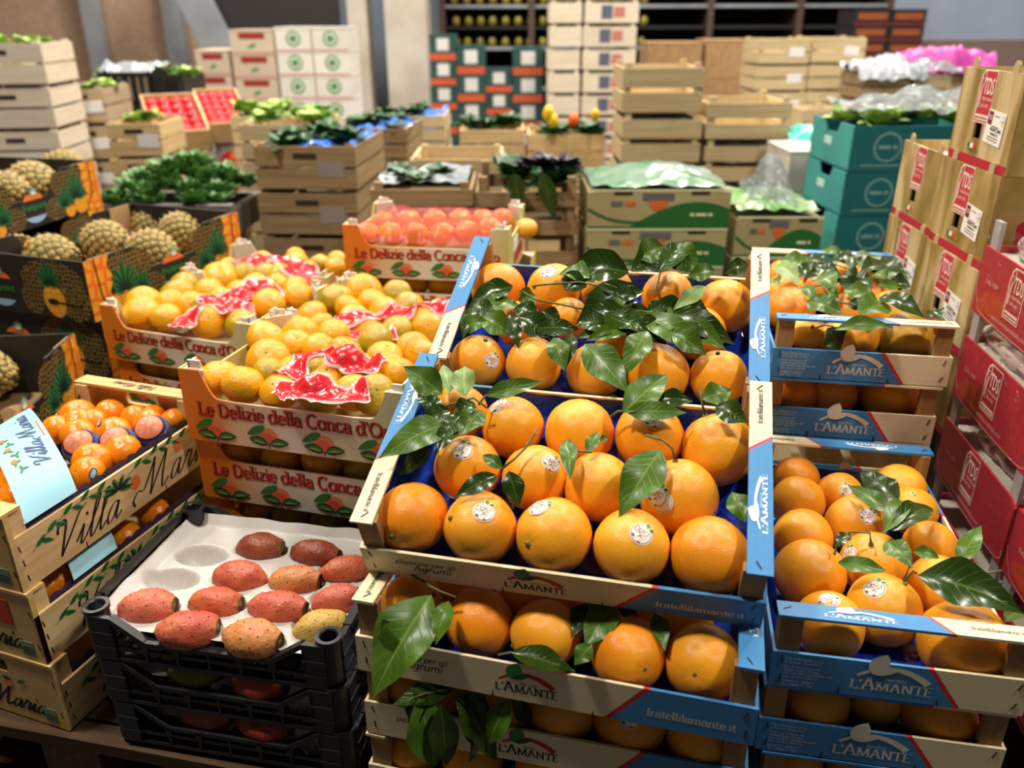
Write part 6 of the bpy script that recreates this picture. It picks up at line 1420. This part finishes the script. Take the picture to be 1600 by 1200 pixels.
# white boxes with green rosettes
M_wbox = mat('white_carton', S(228, 224, 216), S(214, 208, 198), rough=.6, nscale=2); M_kbox = mat('kraft_white_carton', S(204, 186, 164), S(190, 170, 146), rough=.7, nscale=2); M_pinkl = flat('pink_line', 196, 120, 124)
def solid_box(M, L, W, H, m, label, art=None, name='carton', group=None):
    c = thing(name, M, label, 'cardboard box', group); MB().box(0, L, 0, W, 0, H-.012).part('body', [m], c); MB().box(-.003, L+.003, -.003, W+.003, H-.012, H-.001).part('lid', [m], c)
    if art: inst('printed_mark', art, c, frame((0,0,0), (1,0,0), (0,0,1), .0015))
    return c
def rosette(L, H):
    t = MB(); ellipse(t, L/2, H*.52, H*.33, H*.33, 0, 0, .0); ellipse(t, L/2, H*.52, H*.25, H*.25, 0, 1, .001); 
    for a in range(0, 360, 45): leafshape(t, L/2, H*.52, L/2+H*.22*math.cos(R_(a)), H*.52+H*.22*math.sin(R_(a)), H*.04, 0, .002)
    t.poly([(0,0),(L,0),(L,H*.07),(0,H*.07)], .001, 2); return t.mesh('rosette_print', [flat('rosette_green', 84, 150, 88), M_wbox, M_pinkl])
def redmark(L, H):
    t = MB(); t.poly([(L*.2,H*.62),(L*.8,H*.62),(L*.8,H*.86),(L*.2,H*.86)], .001, 0); leafshape(t, L*.4, H*.25, L*.6, H*.4, H*.08, 1, .001); t.poly([(0,0),(L,0),(L,H*.06),(0,H*.06)], .001, 2); return t.mesh('red_mark', [flat('carton_red', 150, 44, 44), flat('rosette_green', 84, 150, 88), M_pinkl])
Y = 6.2
ros = None
for ci, (u0, u1, vt, m, fn, wh) in enumerate(((304, 356, 78, M_kbox, redmark, 'low kraft pile'), (357, 425, 46, M_kbox, redmark, 'high kraft pile'), (428, 484, 42, M_wbox, rosette, 'inner white pile'), (486, 543, 42, M_wbox, rosette, 'column-side white pile'))):
    a, b = at_y(u0, vt, Y), at_y(u1, vt, Y); L = b.x-a.x; n = max(1, round(a.z/.158)); H = a.z/n; art = fn(L, H)
    for k in range(n): solid_box(Matrix.Translation((a.x, Y, a.z-H*(k+1))), L, .4, H, m, '%s, %s in the %s before the dark doorway' % ('kraft carton with red mark' if m is M_kbox else 'white carton with green rosette', ('topmost','second','third','fourth')[k] if k < 4 else 'lower', wh), art, 'carton', ('cartons in the '+wh) if k > 3 else None)
a = at_y(360, 175, 5.0); cb = crate_column(358, 430, 178, 4.78, .18, .35, WN, 'natural wooden crate of lettuce', 'before the white cartons', 0, 2); fill_top(cb, 'lettuce', 8, 1.1, 'bright lettuce head before the white cartons', 'lettuce', 'lettuces before white cartons', 'lettuce')
# brown crate group
g1 = crate_column(393, 555, 222, 3.2, .18, .5, WB, 'brown slatted crate with hand slot', 'behind the mandarin trays', -4, 2, True, M_tagg)
fill_top(g1, 'greens', 9, .9, 'leafy green bunch in the brown crate', 'greens', 'greens in the brown crate', 'leafy_bunch'); c, L, W, H = g1[0]; sheet(c.matrix_world, L*.3, L*.98, .02, W-.02, H*.9, .03, M_bluebag, 'blue plastic liner in the brown crate behind the mandarin trays', seed=2)
g2 = crate_column(371, 500, 190, 4.0, .18, .45, WN, 'natural wooden crate with hand slot', 'behind the brown crates', 0, 2, True); fill_top(g2, 'lettuce', 6, .9, 'lettuce behind the brown crates', 'lettuce', 'lettuces behind the brown crates', 'lettuce')
g3 = crate_column(520, 634, 196, 3.9, .2, .45, WB, 'brown crate with blue liner', 'beside the brown hand-slot crates', -4, 3); fill_top(g3, 'greens', 7, .9, 'leafy green bunch with blue liner', 'greens', 'greens with blue liner', 'leafy_bunch'); c, L, W, H = g3[0]; sheet(c.matrix_world, L*.1, L, .0, W, H*.92, .03, M_bluebag, 'blue plastic liner in the crate beside the hand-slot crates', seed=3, front=.12)
g4 = crate_column(570, 694, 178, 4.6, .2, .4, WN, 'natural crate with reddish rim', 'below the wide concrete column', 0, 3); fill_top(g4, 'greens', 5, .9, 'leafy bunch below the concrete column', 'greens', 'greens below the concrete column', 'leafy_bunch'); c, L, W, H = g4[0]; sheet(c.matrix_world, L*.45, L*.98, .0, W, H*.9, .03, M_bluebag, 'blue plastic liner in the crate below the concrete column', seed=4, front=.15)
h1 = crate_column(574, 735, 284, 2.75, .16, .35, WB, 'brown crate with a gap showing leaves', 'just behind the red netting', 0, 2, gap=.3); fill_top(h1, 'greens', 6, .7, 'green bunch just behind the red netting', 'greens', 'greens behind the red netting', 'leafy_bunch'); c, L, W, H = h1[0]; sheet(c.matrix_world, .02, L-.02, .02, W-.02, H*.95, .02, M_white_bag, 'white bag in the crate just behind the red netting', seed=5)
h2 = crate_column(743, 908, 275, 2.8, .19, .38, WB, 'brown crate with wide dark gaps', 'between netting and green cartons', 0, 2, gap=.5); fill_top(h2, 'greens', 8, .9, 'dark leafy bunch between netting and green cartons', 'greens', 'greens between netting and green cartons', 'leafy_bunch')
M_aub = mat('purple_leaf', S(72, 52, 74), S(48, 36, 54), rough=.35, nscale=6)
for i, (u, v) in enumerate(((862, 262), (888, 264), (835, 262))):
    me = clump('radicchio_tuft', M_aub, 20, .09, .06, 1, 60+i); p = at_y(u, v, 2.95); tag(inst('purple_bunch', me, None, Matrix.Translation(p)), 'purple leafy bunch on the dark-gap crate', 'greens', 'purple bunches')
for u0, v0, u1, v1 in ((846, 268, 868, 345), (803, 270, 812, 330)):
    p, q = at_y(u0, v0, 2.76), at_y(u1, v1, 2.74); t = thing('hanging_leaf', p, 'long dark leaf hanging over the crate, %s' % ('beside the pale stalk' if u0 < 830 else 'longest one'), 'leaf'); leaf_obj(p, q, V3((0,-1,.2)), .06, t, 0, .04, .2)
h3 = crate_column(640, 785, 244, 3.5, .2, .4, WN, 'natural crate with red-edged rim', 'behind the gap crate', 0, 2)
z1 = crate_column(718, 820, 200, 4.5, .17, .4, WY, 'yellowish crate of courgettes', 'below the stacked green boxes', 0, 2); fill_top(z1, 'greens', 10, .9, 'dark courgette leaves in yellowish crate', 'greens', 'courgette leaves', 'leafy_bunch')
z2 = crate_column(826, 948, 206, 4.5, .19, .4, WY, 'yellowish crate of greens with peppers', 'beside the tall wooden crates', 0, 2); fill_top(z2, 'greens', 9, .9, 'green bunch among the peppers', 'greens', 'greens among the peppers', 'leafy_bunch')
PEP = fruit_mesh('pepper', mat('yellow_pepper', S(236, 190, 30), rough=.25), 1.5, 2, .15, .1, 12, 9); PEPO = fruit_mesh('pepper_orange', mat('orange_pepper', S(228, 98, 36), rough=.25), 1.3, 2, .15, .1, 12, 9)
for u, v, s, m, l in ((857, 178, .032, PEP, 'tall yellow pepper standing among greens'), (864, 190, .03, PEP, 'yellow pepper lying among greens'), (896, 188, .03, PEPO, 'orange pepper among greens'), (930, 180, .024, PEP, 'small yellow pepper beside tall crates')):
    tag(inst('pepper', m, None, Matrix.Translation(at_y(u, v, 4.6)) @ Matrix.Rotation(.4, 4, 'X') @ Matrix.Diagonal((s,s,s,1))), l, 'pepper')
t1 = crate_column(976, 1104, 96, 4.0, .21, .4, WN, 'tall natural slatted crate', 'beside the pepper crate', 0, 2, gap=.22); t2 = crate_column(1109, 1242, 150, 4.0, .2, .42, WN, 'natural slatted crate with plastic bags', 'beside the teal boxes', 0, 2, gap=.3)
for lst, sd in ((t1, 11), (t2, 12)):
    for k in (1, 2):
        c, L, W, H = lst[k]; sheet(c.matrix_world, .03, L-.03, .0, W-.05, H*.9, .02, M_white_bag, 'plastic bag of produce bulging from the %s, level %s' % ('tall natural crates' if sd == 11 else 'crates beside teal boxes', ('two','three')[k-1]), seed=sd+k, front=.08)
t3 = crate_column(1188, 1270, 58, 6.0, .18, .4, WN, 'natural flat crate', 'beside the brown cartons', 0, 2, False, M_lab); t4 = crate_column(1272, 1356, 56, 6.0, .18, .4, WN, 'natural flat crate', 'before the black cartons', 0, 2, False, M_lab)
t5 = crate_column(1352, 1425, 112, 5.4, .16, .4, WB, 'brown crate under white bags', 'beside the pink cloth', 0, 2); t6 = crate_column(1433, 1490, 116, 5.4, .16, .4, WG, 'greyish crate under white bags', 'below the pink cloth', 0, 2); t7 = crate_column(1258, 1318, 168, 5.0, .16, .35, WN, 'natural crate', 'just above the turquoise film', 0, 2)
c, L, W, H = t5[0]; sheet(c.matrix_world, -.03, L+.1, -.02, W, H+.02, .05, M_white_bag, 'white plastic bags on the brown crate beside the pink cloth', seed=9, dome=.05, front=.06); c, L, W, H = t6[0]; sheet(c.matrix_world, -.03, L+.1, -.02, W, H+.02, .04, M_clear, 'clear plastic bags on the greyish crate below the pink cloth', seed=8, dome=.05)
p = at_y(1415, 100, 6.2); sheet(Matrix.Translation((p.x, 6.2, p.z)), 0, .66, 0, .4, .05, .05, mat('pink_cloth', S(190, 62, 152), S(160, 40, 128), rough=.5, nscale=5), 'bright pink plastic sheet draped over far boxes', seed=15, dome=.05, front=.1)
for i, (u0, u1) in enumerate(((1418, 1480), (1482, 1548))): 
    a, b = at_y(u0, 106, 6.25), at_y(u1, 106, 6.25); n = 5; H = a.z/n
    for k in range(n): solid_box(Matrix.Translation((a.x, 6.25, H*k)), b.x-a.x-.01, .4, H, M_card, 'brown carton under the pink sheet, %s pile' % ('inner' if i == 0 else 'outer'), None, 'carton', 'brown cartons under the pink sheet')
# green stacked boxes with white labels and orange bands
M_gbx = mat('dark_green_crate', S(44, 84, 82), S(36, 70, 70), rough=.5, nscale=3); M_oband = flat('orange_band', 208, 92, 56)
def labelart(L, H):
    t = MB(); t.poly([(L*.28,H*.38),(L*.74,H*.38),(L*.74,H*.86),(L*.28,H*.86)], 0, 0); t.poly([(0,.0),(L,0),(L,H*.26),(0,H*.26)], 0, 1); return t.mesh('label_print', [M_lab, M_oband])
for wh, (u0, u1, vt) in (('first', (670, 711, 54)), ('second', (713, 757, 72)), ('third', (759, 799, 108)), ('fourth', (801, 849, 74))):
    Y = 7.4; a, b = at_y(u0, vt, Y), at_y(u1, vt, Y); L = b.x-a.x; n = max(1, round(a.z/.2)); H = a.z/n; art = labelart(L, H)
    for k in range(n): solid_box(Matrix.Translation((a.x, Y, a.z-H*(k+1))), L, .35, H, M_gbx, 'dark green box with white label, %s column from the concrete column' % wh, art, 'labelled_box', 'labelled green boxes %s column' % wh)
# dark rack with rows of fruit behind
a, b = at_y(690, 0, 9.3), at_y(1060, 0, 9.3); L = b.x-a.x
M_rackbr = mat('rack_brown', S(74, 54, 44), rough=.7); M_rackdk = mat('rack_dark', S(22, 20, 20), rough=.8)
c = thing('storage_rack', (a.x, 9.3, 0), 'dark tall storage rack with trays behind the stacked boxes', 'rack'); MB().box(0, 4.6, .6, .65, 0, 3.4).part('back_panel', [M_rackdk], c)
for i in range(6): MB().box(.92*i-.03, .92*i+.03, -.02, .6, 0, 3.4).part('upright', [M_rackbr], c)
for k in range(15): MB().box(0, 4.6, 0, .6, .2*k, .2*k+.03).part('shelf', [M_steel if k % 2 else M_rackdk], c)
M_far = mat('far_yellow_fruit', S(148, 122, 36), S(96, 104, 34), rough=.4, nscale=9, var=.2)
FARF = fruit_mesh('lemon', M_far, 1.2, 1, 0, .05, 8, 6)
for k in range(5, 9):
    for i in range(16): tag(inst('lemon', FARF, None, Matrix.Translation((a.x+.12+.13*i+.02*random.random(), 9.36, .2*k+.075)) @ Matrix.Diagonal((.042,.042,.042,1))), 'yellowish lemon on a shelf of the dark rack', 'lemon', 'lemons on the dark rack')
# tall pale crate towers in front of the rack
tw1 = crate_column(860, 911, -40, 6.5, .165, .4, WP, 'pale wooden tray', 'in the narrow tower before the rack', 0, 1); tw2 = crate_column(915, 1001, -40, 6.5, .165, .4, WP, 'pale wooden tray with printed mark', 'in the wide tower before the rack', 0, 1)
t = MB(); t.poly([(.12,.03),(.2,.03),(.2,.12),(.12,.12)], 0, 0); t.poly([(.21,.04),(.29,.04),(.29,.11),(.21,.11)], 0, 1); twart = t.mesh('tray_print', [flat('tray_blue', 92, 96, 116), flat('tray_red', 190, 120, 110)])
for c, L, W, H in tw2: inst('tray_print', twart, c, frame((0,0,0), (1,0,0), (0,0,1), .002))
for i, (u0, u1, vt) in enumerate(((1012, 1098, 66), (1104, 1176, 62))):
    a, b = at_y(u0, vt, 7.2), at_y(u1, vt, 7.2); n = 4; H = a.z/n
    for k in range(n): solid_box(Matrix.Translation((a.x, 7.2, H*k)), b.x-a.x, .4, H, M_card, 'brown carton behind the tall natural crates, %s pile' % ('tower-side', 'wall-side')[i], None, 'carton', 'brown cartons behind the tall crates %d' % i)
# black and red stack on the far right
M_bkr = mat('black_carton', S(36, 28, 28), rough=.6)
def bandart(L, H):
    t = MB(); t.poly([(L*.1,H*.35),(L*.9,H*.35),(L*.9,H*.75),(L*.1,H*.75)], 0, 0); t.poly([(0,0),(L,0),(L,H*.14),(0,H*.14)], 0, 1); return t.mesh('band_print', [flat('ember_orange', 150, 78, 40), flat('ember_red', 120, 36, 34)])
for i, (u0, u1) in enumerate(((1338, 1394), (1396, 1450))):
    a, b = at_y(u0, 14, 7.6), at_y(u1, 14, 7.6); n = 11; H = a.z/n; art = bandart(b.x-a.x, H)
    for k in range(n): solid_box(Matrix.Translation((a.x, 7.6, H*k)), b.x-a.x, .4, H, M_bkr, 'black carton with ember band in the far stack, %s column' % ('inner', 'outer')[i], art, 'carton', 'black cartons column %d' % i)
a = at_y(1440, 62, 8.0); o = MB().box(0, 3.4, 0, .15, 0, a.z).part('low_partition', [mat('brown_partition', S(120, 100, 92), rough=.8)], None, M=Matrix.Translation((a.x, 8.0, 0))); tag(o, 'low brown partition before the blue-grey wall', 'partition')
# green and cream printed cartons
M_cg = mat('cream_green_carton', S(176, 166, 120), S(164, 152, 106), rough=.55, nscale=3)
def greenart(L, H):
    t = MB(); up = [(L*u, H*(.06+.62*max(0, math.sin(max(0,(u-.3))/.7*math.pi*.75)))) for u in [i/20 for i in range(21)]]
    t.poly([(L,0),(0,0)][::-1][0:0] or [(0,0),(L,0)]+up[::-1], 0, 0); strip(t, smooth([(0,H*.5),(L*.15,H*.25),(L*.35,H*.16),(L*.6,H*.3)], 5), lambda a, b: H*.07, 0, .0006)
    t.poly([(L*.38,H*.72),(L*.6,H*.72),(L*.6,H*.9),(L*.38,H*.9)], .001, 1); ellipse(t, L*.49, H*.72, L*.07, H*.26, 0, 2, .0008, a0=180, a1=360); smallprint(t, L*.72, H*.32, L*.16, H*.12, 3, .001); t.poly([(L*.16,H*.58),(L*.24,H*.58),(L*.24,H*.7),(L*.16,H*.7)], .001, 1); t.poly([(L*.26,H*.58),(L*.33,H*.58),(L*.33,H*.7),(L*.26,H*.7)], .001, 2)
    t.poly([(0,H*.95),(L,H*.95),(L,H),(0,H)], .001, 3); return t.mesh('green_wave_print', [flat('wave_green', 40, 104, 48), flat('carton_grey', 104, 104, 108), flat('carton_orange', 214, 110, 52), flat('carton_cream', 226, 226, 186)])
def green_col(u0, u1, vt, Y, H, label, n, yaw=0):
    a, b = at_y(u0, vt, Y), at_y(u1, vt, Y); L = b.x-a.x; n = round(a.z/H); H = a.z/n; art = greenart(L, H)
    for k in range(n):
        M = Matrix.Translation((a.x-.002*k, Y, a.z-H*(k+1))) @ Matrix.Rotation(R_(yaw), 4, 'Z'); c = thing('printed_carton', M, 'cream and green printed carton, %s %s' % (('topmost','second','third')[k] if k < 3 else 'lower', label), 'cardboard box', ('cartons '+label) if k > 2 else None)
        MB().box(0, L, 0, .4, 0, H-.01).part('body', [M_cg], c); inst('wave_print', art, c, frame((0,0,0), (1,0,0), (0,0,1), .0012))
        q = MB()
        for x in (L*.18, L*.72): MB().box(x, x+.06, -.002, .0, H*.86, H*.98).part('hand_hole', [M_slot], c)
    return M, L, H, a
M, L, H, a = green_col(920, 1144, 296, 2.75, .135, 'behind the leafy twigs', 5)
sheet(Matrix.Translation((a.x, 2.75, a.z)), .01, L-.01, .0, .38, .01, .015, mat('green_clear_film', S(84, 132, 88), S(140, 156, 146), rough=.25, nscale=9), 'pale film over the cream and green carton', seed=21, dome=.05)
M, L, H, a = green_col(1153, 1288, 338, 2.75, .15, 'beside the teal boxes', 4)
sheet(Matrix.Translation((a.x, 2.75, a.z)), .0, L*.98, .0, .38, .02, .02, mat('green_leaf_film', S(88, 142, 72), S(150, 172, 124), rough=.3, nscale=6), 'green printed film over the carton beside the teal boxes', seed=22, dome=.03)
sheet(Matrix.Translation((a.x, 2.75, a.z+.03)), L*.22, L*.74, .03, .3, .02, .03, M_clear, 'clump of clear plastic bag on the carton beside the teal boxes', seed=23, dome=.12)
# teal boxes
M_teal = mat('teal_carton', S(24, 108, 108), S(20, 96, 98), rough=.5, nscale=3); M_teal2 = mat('teal_carton_pale', S(64, 158, 152), S(56, 146, 142), rough=.5, nscale=3)
TLn, TWd, THt = .5, .38, .152
t = MB(); ellipse(t, .13, .085, .052, .052, 0, 0); ellipse(t, .13, .085, .044, .044, 0, 1, .0006); smallprint(t, .096, .078, .068, .022, 0, .0012); t.poly([(.22,.05),(.4,.05),(.4,.105),(.22,.105)], .0005, 2); smallprint(t, .24, .07, .14, .01, 0, .001); t.poly([(.04,.018),(.18,.018),(.18,.024),(.04,.024)], .0006, 0)
tealart = t.mesh('teal_print', [flat('teal_ring', 118, 160, 156), M_teal, flat('teal_paper', 168, 154, 150), M_black])
t = MB(); t.poly([(.13,.07),(.2,.07),(.2,.1),(.13,.1)], 0, 0); tealside = t.mesh('teal_side_print', [flat('teal_side_white', 190, 220, 216)])
p = at_y(1336, 196, 3.0)
n = int(round(p.z/THt))
for k in range(n):
    H = p.z/n; M = Matrix.Translation((p.x-.004*k, 3.0, p.z-H*(k+1))) @ Matrix.Rotation(R_(2), 4, 'Z')
    c = thing('teal_box', M, 'teal printed carton with ring mark, %s beside the radicchio boxes' % (('topmost','second','third')[k] if k < 3 else 'lower'), 'cardboard box', 'lower teal cartons' if k > 2 else None)
    MB().box(0, TLn, 0, .006, 0, H-.003).part('front_wall', [M_teal], c); MB().box(0, TLn, TWd-.006, TWd, 0, H-.003).part('back_wall', [M_teal], c); MB().box(0, TLn, .0065, TWd-.0065, .0, .006).part('bottom', [M_teal], c)
    for x in (0, TLn-.006): MB().slab([(.0065,0),(TWd-.0065,0),(TWd-.0065,H-.003),(TWd*.68,H-.003),(TWd*.62,H*.74),(TWd*.38,H*.74),(TWd*.32,H-.003),(.0065,H-.003)], x, x+.006, ax='x').part('side_wall', [M_teal2], c)
    inst('teal_print', tealart, c, frame((0,0,0), (1,0,0), (0,0,1), .001)); inst('teal_side_print', tealside, c, frame((0, TWd, 0), (0,-1,0), (0,0,1), .001))
    if k == 0:
        heap('lettuce', M, TLn, TWd, 9, H*.85, .9, 'lettuce under film in the top teal box', 'lettuce', 'lettuces in the teal box', 'lettuce'); sheet(M, .02, TLn+.25, .02, TWd-.02, H+.05, .03, M_clear, 'clear plastic over the lettuces in the top teal box', seed=31, dome=.05)
p = at_y(1236, 236, 3.6); n = 5; H = p.z/n
M_purpbox = mat('purple_band_carton', S(206, 200, 190), S(190, 182, 170), rough=.6)
t = MB(); t.poly([(.0,.03),(.16,.03),(.16,H*.75),(.0,H*.75)], 0, 0); purp = t.mesh('purple_panel', [flat('deep_purple', 82, 48, 122)])
for k in range(n): c = solid_box(Matrix.Translation((p.x, 3.6, p.z-H*(k+1))), .17, .34, H, M_purpbox, 'white carton with purple panel beside the teal boxes', None, 'carton', 'purple-panel cartons'); inst('purple_panel', purp, c, frame((.085,0,0), (1,0,0), (0,0,1), .002) @ Matrix.Diagonal((.5,1,1,1)))
p = at_y(1240, 208, 3.9); sheet(Matrix.Translation((p.x, 3.9, p.z-.04)), 0, .2, 0, .3, .02, .02, mat('turquoise_film', S(84, 196, 178), S(60, 170, 156), rough=.3, nscale=9), 'turquoise film on the crate behind the teal boxes', seed=33, dome=.04, front=.1)
# lamp housings of the ceiling lights and the added background lights, all unseen
M_lampshell = mat('lamp_housing', S(90, 92, 96), rough=.4, metal=.5)
for i, (x, y, z, sx, sy, pw) in enumerate(LAMPS):
    o = MB().box(-sx/2-.03, sx/2+.03, -sy/2-.03, sy/2+.03, .01, .09).part('lamp_housing', [M_lampshell], None, M=Matrix.Translation((x, y, z))); tag(o, 'grey unseen housing above one of the ceiling and added fill lights', 'lamp', 'ceiling lamps')
    MB().box(-.01, .01, -.01, .01, .09, 5-z).part('hanger_rod', [M_lampshell], o)
